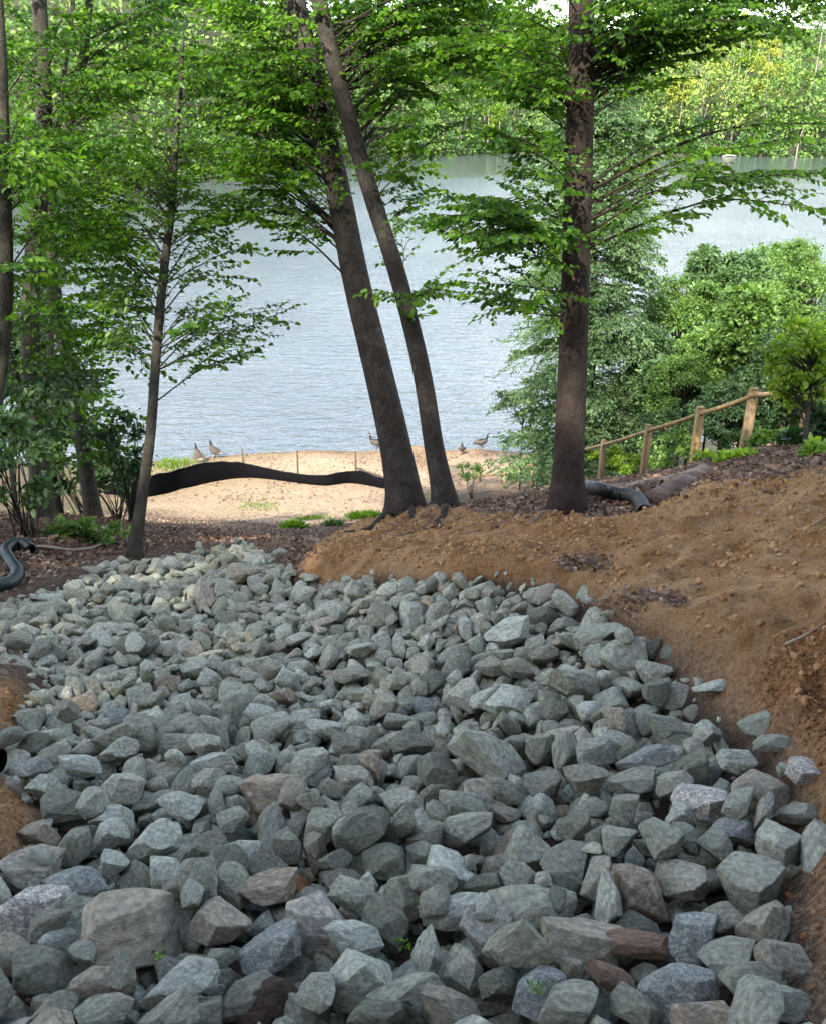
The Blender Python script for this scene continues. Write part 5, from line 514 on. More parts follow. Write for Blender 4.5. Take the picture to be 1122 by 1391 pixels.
15,47,33,22,-1483,2381,434,33,18,91,3,30,21,13,-1875,2462,432,-30,-54,60,17,26,19,15,-269,402,1003,-34,28,59,18,44,39,24,-2235,2868,318,-4,39,82,6,57,43,31,-2234,2955,286,-26,-92,24,20,46,31,31,-1890,2311,473,-9,12,96,
0,57,44,29,-1708,2412,406,-15,12,3,12,42,35,22,-2003,2371,459,-96,-5,13,1,35,32,21,-1703,2954,211,-40,-10,1,19,31,28,16,-1934,2445,419,27,51,44,1,46,39,22,41,531,972,-1,-17,-91,15,32,21,13,-958,1028,848,-18,-42,-42,
18,32,20,18,-1447,2415,389,19,-51,-70,17,30,21,15,-1537,2604,350,-13,-16,89,27,28,21,15,-666,805,909,73,-34,-43,21,45,34,23,-1835,3046,232,18,-26,-82,24,49,31,29,-332,1468,687,16,-29,-40,3,31,24,22,-1973,2967,264,29,-1,29,
22,46,26,23,-2144,2552,427,-26,6,26,14,22,16,13,-910,1458,681,-3,-37,-49,26,27,15,16,-558,880,859,23,36,-89,5,27,15,17,612,1361,842,98,13,-8,19,32,17,12,-1735,2769,332,1,92,22,3,36,22,15,-1871,3024,265,72,40,13,
19,53,37,23,246,893,883,22,-57,-60,26,44,42,32,-1547,2660,312,76,34,20,11,26,18,14,-221,748,883,-67,2,-14,0,33,27,18,-1762,2590,364,45,11,-24,25,40,32,28,-1946,2650,354,1,83,39,4,29,20,19,129,1708,613,22,-69,-63,
9,35,27,23,-2045,2637,380,-78,59,7,24,28,27,20,-276,577,949,54,-80,-19,12,28,15,9,-336,565,960,-3,26,95,17,27,20,21,150,1674,627,-72,-5,35,14,22,15,10,-614,486,978,-62,34,-66,23,33,31,18,-2062,2345,484,-7,0,94,
2,28,19,15,-1835,2605,350,15,36,-44,17,30,18,12,-2111,2713,376,-73,-53,-1,21,30,17,15,-1690,2402,446,-9,97,-15,16,36,31,17,61,1515,696,-61,-74,-13,11,34,26,14,-1709,2691,344,-7,9,-96,3,21,16,12,-897,1054,852,-89,-32,-26,
27,36,22,22,-2207,2744,367,8,7,98,25,47,41,34,-431,1986,489,-8,-7,-33,15,32,26,16,-836,594,968,14,30,80,6,32,25,19,-1514,2582,316,12,31,85,8,21,18,13,-731,837,878,-5,-98,4,4,25,25,20,134,878,925,-10,4,13,
12,29,17,13,-753,1075,814,56,17,77,0,33,22,21,-105,619,944,-13,42,25,0,46,29,24,-1655,2985,210,-20,84,-1,23,52,27,32,-943,3515,6,-44,10,71,27,42,25,16,-1787,2796,306,2,-12,-32,3,20,13,15,217,701,932,40,-15,-29,
27,32,25,16,-1215,1777,603,24,34,77,8,32,26,22,-1851,2475,402,-73,-23,18,9,25,19,13,211,1069,803,-6,11,24,23,33,20,14,-1653,2285,449,-21,-9,-49,21,36,22,15,-218,955,812,-13,5,95,12,25,18,19,-1914,2303,496,51,-34,-70,
11,21,18,11,-492,1324,698,-11,-12,-68,3,25,14,13,-600,697,915,-33,0,64,17,33,25,14,-2055,2848,301,-81,45,29,0,32,22,12,-1773,2723,308,41,19,-58,24,30,18,15,35,1527,679,49,-17,16,4,19,20,12,-1087,1687,620,39,-84,1,
18,37,33,18,-803,1053,808,-36,-4,-14,25,42,31,21,-1809,3020,210,15,6,40,5,34,21,15,-162,1015,799,-97,5,-17,23,39,31,21,-2075,2567,388,-27,8,57,23,37,28,22,-919,1004,837,-36,14,-65,8,31,28,18,-547,489,981,-14,3,-18,
16,25,20,14,7,737,888,39,-88,9,19,24,17,12,-518,510,1000,39,7,14,2,26,17,10,163,429,1019,-45,31,-70,25,34,19,19,-721,1788,569,-54,61,-53,12,36,24,19,-1190,1734,616,18,-63,-39,2,45,24,15,-1642,2631,321,-70,66,-4,
9,23,19,17,-2109,2483,437,-9,-79,-45,23,46,32,22,-1432,2351,393,68,63,9,22,38,32,16,-1855,2687,334,-22,-12,50,4,29,19,15,-9,688,905,-10,-22,-67,7,26,14,10,-715,706,915,-1,52,84,5,28,19,17,-650,429,999,90,-21,16,
11,24,19,16,-1645,2602,347,-70,-17,-68,19,18,17,10,-184,693,896,1,32,75,15,35,20,18,-218,1664,588,-35,-16,68,21,23,20,17,-705,1374,695,-3,30,4,17,29,21,20,-492,1724,571,1,-7,99,23,25,25,18,-1027,3162,97,-4,-26,-49,
2,33,25,24,-1510,2504,350,-31,-31,-37,5,36,22,19,-2178,2641,399,27,-29,-38,6,26,22,19,-1651,2735,275,-15,-22,29,27,32,21,13,-1907,2949,264,15,-14,43,9,25,15,15,-1697,2464,419,-11,-7,-66,9,24,18,14,-161,671,914,-48,60,57,
25,19,14,11,-1990,2722,355,-23,70,-62,7,37,21,19,-1559,2455,396,-93,12,10,10,24,18,19,387,1913,642,59,-59,-5,15,21,14,9,-1671,2418,425,57,21,27,25,47,32,16,-1838,2841,300,-29,-7,31,24,21,12,12,-2021,2929,266,-15,59,-78,
7,27,23,14,-2238,2876,356,-15,2,67,1,31,29,24,438,454,1079,-60,-67,6,2,61,48,33,-959,1581,632,-1,-10,-42,17,28,22,13,-234,861,844,-15,-10,-32,17,33,28,18,-566,1642,597,60,73,-13,10,32,27,20,-2127,2597,393,-25,-90,29,
3,38,29,21,-356,1867,518,-17,-17,-55,7,42,30,19,-759,2110,432,-17,3,-65,12,28,23,15,-307,669,905,5,41,90,6,38,37,31,-1712,2721,303,74,-15,-62,25,30,27,17,208,1560,663,3,-20,-79,15,26,21,13,-972,1785,560,-24,-28,-91,
20,21,16,16,183,759,906,96,21,-8,18,35,25,20,-1927,2947,234,-95,-10,14,4,27,19,19,-49,585,942,-93,-13,-23,15,26,23,18,66,475,990,76,47,42,26,32,28,23,-156,617,925,-31,92,14,18,25,25,20,-385,2279,393,-62,-41,2,
27,45,28,24,-1782,2621,338,14,-3,93,1,24,21,14,-1983,2911,268,28,13,85,9,21,17,19,-1840,2792,276,90,-24,26,1,24,18,19,321,2357,537,79,-48,26,10,53,28,21,-2162,3018,273,57,42,47,3,19,19,14,46,1192,750,89,-44,4,
8,26,22,19,-230,1856,521,-22,-84,-46,15,23,19,18,-2074,3024,258,63,64,13,15,34,23,16,-717,1408,678,-6,6,28,27,31,25,14,-454,1054,791,-25,-21,-64,5,29,19,19,-1377,3167,95,-17,-14,-81,9,42,27,22,-1621,2921,228,93,-4,23,
14,27,22,16,-1895,2403,429,13,84,-45,16,26,19,15,-182,983,816,86,13,0,5,20,18,12,-274,643,910,39,-86,14,1,19,16,13,-1567,2598,308,-48,-45,37,0,28,19,17,-406,577,940,3,-63,-76,14,20,15,9,-580,552,987,98,-3,5,
17,33,19,19,-2011,2760,344,14,18,-96,2,26,17,13,-1762,2562,372,-70,-42,-50,5,37,23,13,-728,2646,264,74,-47,-33,17,38,24,15,-1379,2408,383,94,30,6,0,42,30,20,-44,1756,571,-22,-10,7,0,24,15,12,-2053,2604,398,-1,48,86,
8,27,18,14,-1954,2843,288,-11,53,83,9,22,20,10,-1678,2750,320,10,-32,-50,25,48,34,33,542,1910,691,-81,-21,-4,26,36,28,18,-714,638,938,-13,-5,71,8,27,26,15,-7,1789,555,-17,16,89,9,46,35,26,-2043,2408,444,-7,30,20,
24,20,16,14,-141,1229,725,1,-25,-56,15,25,22,15,-119,653,911,-12,-12,-10,2,32,27,19,-1345,2277,409,0,43,86,1,35,25,17,-91,1580,620,-15,5,44,16,36,29,24,545,1238,853,71,-63,23,13,44,42,33,282,2252,544,5,-14,46,
22,49,36,23,-457,645,929,66,71,-11,22,32,29,17,-1896,2439,413,-53,28,-29,0,48,38,21,-2131,2648,368,5,-12,-49,8,32,27,21,-1804,2677,318,63,7,-14,2,32,28,23,-901,3635,-40,-42,-49,-70,17,45,39,31,-445,2089,455,-19,18,2,
18,49,32,26,-1807,2413,416,-79,-14,-7,23,27,24,17,-418,1088,783,-84,-41,29,2,39,28,22,-1038,1583,640,-4,-18,35,5,40,26,21,343,756,940,-8,16,86,8,25,20,20,-306,593,934,5,-92,35,9,26,24,15,143,1506,662,13,-17,-74,
16,33,23,21,-648,2252,393,-16,-16,-56,23,20,15,12,-656,460,989,89,23,-5,17,37,30,21,-2100,2799,319,-74,55,32,23,29,22,15,88,1890,537,-33,-8,-4,0,40,29,22,-204,488,967,13,-50,-76,1,29,28,22,149,1575,712,-2,13,-7,
13,47,32,22,-1434,2493,340,90,-31,-5,22,28,22,17,261,1433,719,-48,12,-84,1,32,27,23,-2081,2680,370,10,-38,42,11,32,24,16,-1591,2708,282,-36,77,47,18,33,25,24,-1938,2748,342,-28,12,-94,10,57,35,30,-919,2537,335,-15,-23,-85,
2,35,26,16,-868,1523,639,-3,-6,-31,1,24,19,12,624,1517,787,-8,-58,80,3,34,27,27,-41,2738,403,52,35,-65,18,24,25,21,-2051,2468,423,-35,-25,-24,26,39,22,22,-1723,2880,253,-45,-1,-21,4,34,21,13,282,2101,565,-9,-93,21,
16,30,19,14,-236,1895,498,48,-73,-30,23,25,20,14,-91,2688,398,50,0,7,9,27,22,15,-1888,2624,334,-5,18,-1,4,29,20,15,-1954,2916,253,10,-60,-28,26,45,28,16,-1173,4599,-415,-7,-83,53,13,54,29,31,-1040,4854,-500,-11,-60,-74,
24,33,25,15,-1906,2879,248,-11,1,7,17,31,20,13,-1757,2647,321,-7,-55,82,6,22,16,14,178,1506,674,41,-9,90,26,47,26,24,-1615,2452,381,64,55,25,27,31,24,17,-752,3698,-8,73,53,18,11,22,21,11,-551,417,1000,48,-50,-56,
19,35,21,21,-2133,2721,350,-22,-90,23,0,38,22,23,-1332,2357,380,-54,-68,27,10,31,20,14,-1877,2743,320,-8,23,-84,12,25,17,11,601,1779,730,-20,-7,-16,18,30,23,11,-1734,2801,326,-5,-2,97,3,31,20,13,50,597,942,-33,2,21,
11,26,23,21,-1244,1556,652,6,85,39,3,43,34,31,-947,4663,-399,57,-4,-34,18,28,19,15,-369,692,902,-18,18,95,21,38,21,20,-2182,2692,366,-27,27,48,20,33,22,15,183,1466,687,-58,2,-13,4,31,18,19,-1160,2730,260,18,-60,77,
27,23,22,12,328,1842,611,-18,-21,-33,15,25,20,11,-481,1249,732,-56,-9,26,22,20,19,13,-367,3267,116,-12,-35,-22,21,15,11,8,-2027,2378,483,-20,-4,58,13,20,14,10,312,1257,786,71,-10,16,26,24,20,16,-1604,2595,333,-64,72,1,
19,24,14,10,-1282,3321,53,27,20,32,13,38,25,22,-1516,3125,133,7,-84,-51,10,24,17,14,-435,1483,695,-35,-37,-79,27,29,19,12,-992,2595,293,-12,-97,-3,25,28,23,12,-2107,2754,360,-32,-2,-70,1,22,17,18,-1936,2997,248,-36,66,-65,
13,35,20,21,-520,1878,532,14,-78,2,1,27,18,13,370,1556,692,64,61,-43,]
BIGI = [2,88,85,75,3,-1,-1,35,33,8,-1,-1,73,0,7,92,-1,5,81,84,27,71,74,76,50,45,83,36,10,13,34,-1,86,24,-1,-1,87,29,52,93,80,37,47,-1,16,1,4,42,46,117,77,59,63,43,91,-1,44,18,96,-1,-1,40,79,49,58,-1,9,100,-1,38,89,-1,90,41,-1,19,14,11,-1,98,94,97,39,128,118,-1,78,-1,-1,53,137,66,138,107,120,54,-1,99,60,105,-1,12,72,57,102,-1,-1,21,110,-1,-1,122,101,-1,82,130,56,20,65,6,132,126,-1,-1,-1,112,103,68,-1,-1,61,-1,28,-1,-1,-1,136,-1,-1,-1,-1,-1,131,-1,31,119,22,-1,-1,-1,17,-1,-1,26,-1,-1,-1,-1,-1,-1,55,-1,-1,135,-1,-1,123,-1,-1,-1,-1,-1,134,129,-1,-1,-1,-1,106,-1,127,15,-1,-1,-1,124,-1,70,109,-1,-1,-1,104,125,62,-1,-1,-1,-1,-1,-1,25,-1,-1,-1,-1,30,-1,-1,-1,-1,-1,-1,-1,-1,-1,-1,113,-1,-1,-1,-1,-1,-1,-1,-1,-1,-1,-1,-1,-1,-1,-1,-1,-1,-1,-1,-1,-1,-1,-1,-1,-1,-1,-1,-1,-1,-1,-1,114,116,95,-1,-1,-1,67,-1,139,-1,-1,-1,-1,-1,32,-1,-1,23,-1,-1,111,-1,-1,-1,-1,-1,-1,-1,-1,-1,-1,-1,-1,-1,-1,-1,51,-1,-1,-1,-1,-1,-1,108,-1,-1,133,-1,-1,-1,-1]
# ------------------------------------------------------------------ objects: tagging and mesh helpers
def tag(o, label=None, cat=None, group=None, kind=None):
    if label: o['label'] = label
    if cat: o['category'] = cat
    if group: o['group'] = group
    if kind: o['kind'] = kind
    return o

def mesh(name, V, faces, mat, parent=None, smooth=True, link=True):
    """faces: list of index arrays (k, n) - triangles and quads"""
    V = np.asarray(V, np.float32); me = bpy.data.meshes.new(name)
    if not isinstance(faces, (list, tuple)): faces = [faces]
    faces = [np.asarray(f, np.int32) for f in faces if len(f)]
    me.vertices.add(len(V)); me.vertices.foreach_set('co', V.ravel())
    tot = sum(f.size for f in faces); cnt = sum(len(f) for f in faces)
    me.loops.add(tot); me.loops.foreach_set('vertex_index', np.concatenate([f.ravel() for f in faces]))
    me.polygons.add(cnt)
    ls = []; s = 0
    for f in faces: ls.append(s + np.arange(len(f)) * f.shape[1]); s += f.size
    me.polygons.foreach_set('loop_start', np.concatenate(ls).astype(np.int32))
    me.update(calc_edges=True); me.validate()
    if smooth: me.polygons.foreach_set('use_smooth', np.ones(cnt, bool))
    if mat is not None:
        for m in (mat if isinstance(mat, list) else [mat]): me.materials.append(m)
    o = bpy.data.objects.new(name, me)
    if link: C.objects.link(o)
    if parent is not None:
        o.parent = parent; o.matrix_parent_inverse = Matrix.Translation(-Vector(parent.location)) if parent.rotation_euler.z == 0 else parent.matrix_world.inverted()
    return o

def empty(name, loc):
    o = bpy.data.objects.new(name, None); C.objects.link(o); o.location = [float(q) for q in loc]; o.empty_display_size = .3
    return o

class Acc:
    """collects tubes and other pieces into one mesh"""
    def __init__(s): s.V = []; s.Q = []; s.T = []; s.n = 0
    def add(s, V, Q=None, T=None):
        s.V.append(V)
        if Q is not None and len(Q): s.Q.append(np.asarray(Q) + s.n)
        if T is not None and len(T): s.T.append(np.asarray(T) + s.n)
        s.n += len(V)
    def tube(s, P, r, k=8, cap=True):
        P = np.asarray(P, float); r = np.broadcast_to(np.asarray(r, float), (len(P),)); n = len(P)
        T = np.gradient(P, axis=0); T /= np.linalg.norm(T, axis=1)[:, None] + 1e-9
        ref = np.array([0, 0, 1.]) if abs(T[:, 2]).mean() < .8 else np.array([1., 0, 0])
        U = np.cross(T, ref); U /= np.linalg.norm(U, axis=1)[:, None] + 1e-9; W = np.cross(T, U)
        a = np.arange(k) * 2 * math.pi / k
        V = P[:, None] + r[:, None, None] * (np.cos(a)[None, :, None] * U[:, None] + np.sin(a)[None, :, None] * W[:, None])
        I = np.arange(n * k).reshape(n, k); J = np.roll(I, -1, 1)
        Q = np.stack([I[:-1], J[:-1], J[1:], I[1:]], -1).reshape(-1, 4)
        V = V.reshape(-1, 3); T3 = None
        if cap:
            V = np.concatenate([V, P[:1], P[-1:]]); c0, c1 = n * k, n * k + 1
            T3 = np.concatenate([np.stack([np.full(k, c0), J[0], I[0]], 1), np.stack([np.full(k, c1), I[-1], J[-1]], 1)])
        s.add(V, Q, T3)
    def box(s, c, dx, dy, dz, M=None):
        v = np.array([[x, y, z] for x in (-1, 1) for y in (-1, 1) for z in (-1, 1)], float) * np.array([dx, dy, dz]) / 2
        if M is not None: v = v @ np.array(M).T
        s.add(v + np.asarray(c), [[0,1,3,2],[4,6,7,5],[0,4,5,1],[2,3,7,6],[0,2,6,4],[1,5,7,3]])
    def build(s, name, mat, parent=None, smooth=True):
        f = []
        if s.Q: f.append(np.concatenate(s.Q))
        if s.T: f.append(np.concatenate(s.T))
        return mesh(name, np.concatenate(s.V), f, mat, parent, smooth)

def spline(P, n):
    P = np.asarray(P, float); m = len(P)
    if m == 2: return P[0] + (P[1] - P[0]) * np.linspace(0, 1, n)[:, None]
    E = np.concatenate([2 * P[:1] - P[1:2], P, 2 * P[-1:] - P[-2:-1]]); t = np.linspace(0, m - 1 - 1e-6, n); i = t.astype(int); f = (t - i)[:, None]
    a, b, c, d = E[i], E[i + 1], E[i + 2], E[i + 3]
    return .5 * (2 * b + (c - a) * f + (2 * a - 5 * b + 4 * c - d) * f * f + (3 * b - a - 3 * c + d) * f ** 3)

# ------------------------------------------------------------------ materials
def lin(c):
    return tuple((x / 12.92 if x <= .04045 else ((x + .055) / 1.055) ** 2.4) for x in c) + (1,)
class NT:
    def __init__(s, name):
        s.m = bpy.data.materials.new(name); s.m.use_nodes = True; s.t = s.m.node_tree; s.t.nodes.clear()
    def n(s, typ, **k):
        q = s.t.nodes.new(typ)
        for a, b in k.items():
            if a.startswith('_'): setattr(q, a[1:], b)
            else:
                key = a.replace('__', ' '); key = int(key[1:]) if key[0] == 'i' and key[1:].isdigit() else key
                s.set(q.inputs[key], b)
        return q
    def set(s, inp, v):
        if hasattr(v, 'is_output') or hasattr(v, 'links'): s.t.links.new(v, inp)
        else: inp.default_value = v
    def noise(s, vec, scale, detail=4, rough=.55, dist=0):
        return s.n('ShaderNodeTexNoise', Vector=vec, Scale=scale, Detail=detail, Roughness=rough, Distortion=dist).outputs[0]
    def ramp(s, f, stops):
        q = s.t.nodes.new('ShaderNodeValToRGB'); s.t.links.new(f, q.inputs[0]); e = q.color_ramp.elements
        while len(e) < len(stops): e.new(.5)
        for i, (p, c) in enumerate(stops): e[i].position = p; e[i].color = c if len(c) == 4 else tuple(c) + (1,)
        return q.outputs[0]
    def mix(s, f, a, b, typ='MIX'):
        q = s.t.nodes.new('ShaderNodeMix'); q.data_type = 'RGBA'; q.blend_type = typ
        s.set(q.inputs[0], f); s.set(q.inputs[6], a); s.set(q.inputs[7], b); return q.outputs[2]
    def math(s, op, a, b=0.0, c=None):
        q = s.t.nodes.new('ShaderNodeMath'); q.operation = op; s.set(q.inputs[0], a); s.set(q.inputs[1], b)
        if c is not None: s.set(q.inputs[2], c)
        return q.outputs[0]
    def bump(s, h, strength=.5, dist=.02, normal=None):
        q = s.n('ShaderNodeBump', Height=h, Strength=strength, Distance=dist)
        if normal is not None: s.t.links.new(normal, q.inputs['Normal'])
        return q.outputs[0]
    def out(s, sh, disp=None):
        o = s.n('ShaderNodeOutputMaterial'); s.t.links.new(sh, o.inputs[0]); return s.m
    def pbr(s, col, rough=.8, normal=None, spec=.3, **k):
        q = s.n('ShaderNodeBsdfPrincipled', **k); s.set(q.inputs['Base Color'], col); s.set(q.inputs['Roughness'], rough); s.set(q.inputs['Specular IOR Level'], spec)
        if normal is not None: s.t.links.new(normal, q.inputs['Normal'])
        return q.outputs[0]
G3 = lambda *c: tuple(c) + (1,)

def mat_rock(name, kind=None, sc_=.5):
    t = NT(name); ob = t.n('ShaderNodeMapping', Vector=t.n('ShaderNodeTexCoord').outputs['Object'], Scale=(sc_, sc_, sc_)).outputs[0]; geo = t.n('ShaderNodeNewGeometry'); oi = t.n('ShaderNodeObjectInfo')
    rnd = t.math('FRACT', t.math('ADD', geo.outputs['Random Per Island'], oi.outputs['Random']))
    off = t.n('ShaderNodeVectorMath', _operation='ADD'); t.set(off.inputs[0], ob)
    cx = t.n('ShaderNodeCombineXYZ', X=t.math('MULTIPLY', rnd, 37.0), Y=t.math('MULTIPLY', rnd, 91.0), Z=t.math('MULTIPLY', rnd, 13.0)); t.set(off.inputs[1], cx.outputs[0]); v = off.outputs[0]
    base = t.ramp(rnd, [(0, G3(.115,.12,.098)), (.2, G3(.19,.205,.17)), (.4, G3(.145,.145,.115)), (.58, G3(.225,.24,.205)), (.75, G3(.165,.175,.14)), (.9, G3(.25,.265,.23)), (1, G3(.19,.165,.125))])
    if kind: base = {'white': G3(.40,.38,.34), 'blue': G3(.215,.235,.215), 'tan': G3(.20,.187,.15), 'dark': G3(.105,.115,.09), 'pale': G3(.27,.295,.26), 'rust': G3(.19,.16,.12),
                     'stain': G3(.2,.2,.18), 'brown': G3(.13,.085,.06)}[kind]
        
    n1 = t.noise(v, 9, 6, .6); n2 = t.noise(v, 55, 5, .65); n3 = t.noise(v, 230, 3, .6)
    c = t.mix(1.0, base, t.ramp(n1, [(.3, G3(.52,.52,.52)), (.5, G3(.97,.96,.95)), (.68, G3(1.5,1.46,1.4))]), 'MULTIPLY')
    c = t.mix(1.0, c, t.ramp(n2, [(.3, G3(.83,.83,.84)), (.5, G3(1,1,1)), (.7, G3(1.16,1.15,1.13))]), 'MULTIPLY')
    c = t.mix(1.0, c, G3(1.54, 1.52, 1.44), 'MULTIPLY')
    c = t.mix(t.ramp(n3, [(.66, G3(0,0,0)), (.74, G3(.3,.3,.3))]), c, G3(.42,.43,.42))
    # dusty, brown weathered films with edges of their own
    n4 = t.noise(v, 4.5, 5, .6, .6)
    c = t.mix(t.math('MULTIPLY', t.ramp(n4, [(.56, G3(0,0,0)), (.66, G3(1,1,1))]), {'rust': .85, 'tan': .45, 'stain': .8, 'brown': .5}.get(kind, .24)), c, G3(.21,.145,.10))
    if kind == 'white' or kind == 'blue':
        c = t.mix(t.ramp(t.noise(v, 17, 6, .75, 1.0), [(.45, G3(0,0,0)), (.56, G3(.8,.8,.8))]), c, G3(.10,.12,.14))
    if kind == 'stain' or kind == 'rust':
        c = t.mix(t.ramp(t.noise(v, 5.0, 6, .6, 0), [(.54, G3(0,0,0)), (.64, G3(.7,.7,.7))]), c, G3(.55,.47,.40))
    # soft layering in the stone
    mp = t.n('ShaderNodeMapping', Vector=v, Rotation=(.5, .7, .2), Scale=(3, 3, 34)); n5 = t.noise(mp.outputs[0], 1.6, 4, .6, .5)
    c = t.mix(.25, c, t.mix(1.0, c, t.ramp(n5, [(.35, G3(.65,.66,.66)), (.6, G3(1.25,1.25,1.22))]), 'MULTIPLY'))
    h = t.math('ADD', t.math('MULTIPLY', n2, .5), t.math('ADD', t.math('MULTIPLY', n3, .10), t.math('ADD', t.math('MULTIPLY', n5, .3), t.math('MULTIPLY', n1, .9))))
    return t.out(t.pbr(c, t.math('ADD', .68, t.math('MULTIPLY', n1, .25)), t.bump(h, 1.0, .016 if sc_ < 1 else .010), .35))
M = {}
M['rock'] = mat_rock('rock_stone'); M['rock_small'] = mat_rock('small_rock_stone', None, 6.0)
for k in ('white', 'blue', 'tan', 'dark', 'pale', 'rust', 'stain', 'brown'): M['rock_' + k] = mat_rock('rock_stone_' + k, k)

def mat_ground():
    t = NT('ground_soil'); v = t.n('ShaderNodeTexCoord').outputs['Object']
    z = t.n('ShaderNodeSeparateColor', Color=t.n('ShaderNodeAttribute', _attribute_name='zone').outputs[0])
    dirt, sand, mud = z.outputs[0], z.outputs[1], z.outputs[2]
    a = t.noise(v, .9, 5, .6, .4); b = t.noise(v, 7, 6, .65); c = t.noise(v, 45, 5, .7); d = t.noise(v, 190, 3, .6)
    col_dirt = t.ramp(a, [(.30, G3(.16,.08,.034)), (.42, G3(.31,.165,.065)), (.52, G3(.42,.255,.125)), (.62, G3(.28,.15,.06)), (.74, G3(.22,.13,.065))])
    col_dirt = t.mix(t.ramp(b, [(.42, G3(0,0,0)), (.68, G3(.6,.6,.6))]), col_dirt, G3(.41,.28,.165))
    oz = t.n('ShaderNodeAttribute', _attribute_name='zone2'); o2 = t.n('ShaderNodeSeparateColor', Color=oz.outputs[0])
    orange = t.ramp(c, [(.35, G3(.13,.058,.024)), (.6, G3(.31,.16,.065)), (.75, G3(.42,.26,.13))])
    col_dirt = t.mix(o2.outputs[0], col_dirt, orange)
    col_lit = t.ramp(c, [(.3, G3(.04,.028,.02)), (.5, G3(.11,.077,.055)), (.66, G3(.2,.145,.11)), (.8, G3(.30,.23,.18))])
    col_sand = t.ramp(b, [(.3, G3(.19,.125,.085)), (.45, G3(.36,.26,.17)), (.7, G3(.50,.385,.265))])
    szz = t.n('ShaderNodeSeparateXYZ', Vector=v).outputs[2]; col_sand = t.mix(1.0, col_sand, t.ramp(t.math('ADD', szz, t.math('MULTIPLY', a, .25)), [(.10, G3(.45,.42,.38)), (.30, G3(1,1,1))]), 'MULTIPLY')
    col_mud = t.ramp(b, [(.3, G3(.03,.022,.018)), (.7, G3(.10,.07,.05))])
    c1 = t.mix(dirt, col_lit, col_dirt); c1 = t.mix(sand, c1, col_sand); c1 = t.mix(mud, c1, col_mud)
    c1 = t.mix(t.math('MULTIPLY', o2.outputs[1], t.ramp(b, [(.4, G3(0,0,0)), (.6, G3(.8,.8,.8))])), c1, G3(.10,.15,.045))
    c1 = t.mix(1.0, c1, t.ramp(c, [(.3, G3(.6,.58,.56)), (.5, G3(1,1,1)), (.7, G3(1.25,1.25,1.25))]), 'MULTIPLY')
    c1 = t.mix(1.0, c1, t.ramp(d, [(.32, G3(.62,.6,.58)), (.5, G3(1,1,1)), (.7, G3(1.3,1.3,1.3))]), 'MULTIPLY')
    h = t.math('ADD', t.math('MULTIPLY', b, 1.2), t.math('ADD', t.math('MULTIPLY', c, .7), t.math('MULTIPLY', d, .3)))
    return t.out(t.pbr(c1, .93, t.bump(h, 1.0, .05), .12))
M['ground'] = mat_ground()

def mat_noise(name, c0, c1, scale=30, rough=.8, bump=.4, bd=.005, spec=.3, stretch=(1,1,1), c2=None):
    t = NT(name); v = t.n('ShaderNodeMapping', Vector=t.n('ShaderNodeTexCoord').outputs['Object'], Scale=stretch).outputs[0]
    a = t.noise(v, scale, 6, .65); b = t.noise(v, scale * .17, 4, .6)
    c = t.ramp(a, [(.3, G3(*c0)), (.7, G3(*c1))])
    if c2: c = t.mix(t.ramp(b, [(.5, G3(0,0,0)), (.62, G3(1,1,1))]), c, G3(*c2))
    return t.out(t.pbr(c, rough, t.bump(a, bump, bd), spec))
def mat_bark(name, c0, c1, c2, mott=.5):
    t = NT(name); ob = t.n('ShaderNodeTexCoord').outputs['Object']
    v = t.n('ShaderNodeMapping', Vector=ob, Scale=(1, 1, .22)).outputs[0]
    a = t.noise(v, 38, 6, .7, .3); b = t.noise(ob, 6, 5, .65, .5); w = t.n('ShaderNodeMapping', Vector=ob, Scale=(1, 1, 3.2)).outputs[0]; d = t.noise(w, 16, 4, .7)
    c = t.ramp(a, [(.3, G3(*c0)), (.68, G3(*c1))])
    c = t.mix(t.math('MULTIPLY', t.ramp(b, [(.5, G3(0,0,0)), (.62, G3(1,1,1))]), mott), c, G3(*c2))
    c = t.mix(t.math('MULTIPLY', t.ramp(d, [(.66, G3(0,0,0)), (.72, G3(1,1,1))]), .5), c, tuple(min(1, x * 1.9) for x in c2) + (1,))
    return t.out(t.pbr(c, .88, t.bump(t.math('ADD', a, t.math('MULTIPLY', d, .5)), 1.0, .03), .2))
M['bark_grey'] = mat_bark('bark_grey_brown', (.017,.0145,.012), (.052,.044,.036), (.08,.073,.062))
M['bark_red'] = mat_bark('bark_red_brown', (.015,.011,.0085), (.044,.030,.023), (.066,.055,.045), .35)
M['bark_dark'] = mat_bark('bark_dark', (.022,.02,.016), (.07,.062,.048), (.085,.09,.06), .5)
M['bark_far'] = mat_noise('bark_pale', (.14,.13,.10), (.30,.28,.23), 3, .8, .1)

def mat_leaf(name, stops, trans=.45, rough=.42, spec=.4, tcol=(1.25, 1.35, .55)):
    t = NT(name); g = t.n('ShaderNodeNewGeometry'); tone = t.n('ShaderNodeAttribute', _attribute_name='tone')
    r = t.math('ADD', t.math('MULTIPLY', g.outputs['Random Per Island'], .45), t.math('MULTIPLY', tone.outputs['Fac'], .55))
    c = t.ramp(r, stops)
    hs = t.n('ShaderNodeTexNoise', Vector=t.n('ShaderNodeTexCoord').outputs['Object'], Scale=60.0)
    c = t.mix(.35, c, t.mix(1.0, c, t.ramp(hs.outputs[0], [(.3, G3(.6,.6,.6)), (.7, G3(1.4,1.4,1.4))]), 'MULTIPLY'))
    d = t.pbr(c, rough, None, spec)
    tr = t.n('ShaderNodeBsdfTranslucent', Color=t.mix(1.0, c, G3(*tcol), 'MULTIPLY'))
    m = t.n('ShaderNodeMixShader', Fac=trans); t.t.links.new(d, m.inputs[1]); t.t.links.new(tr.outputs[0], m.inputs[2])
    return t.out(m.outputs[0])
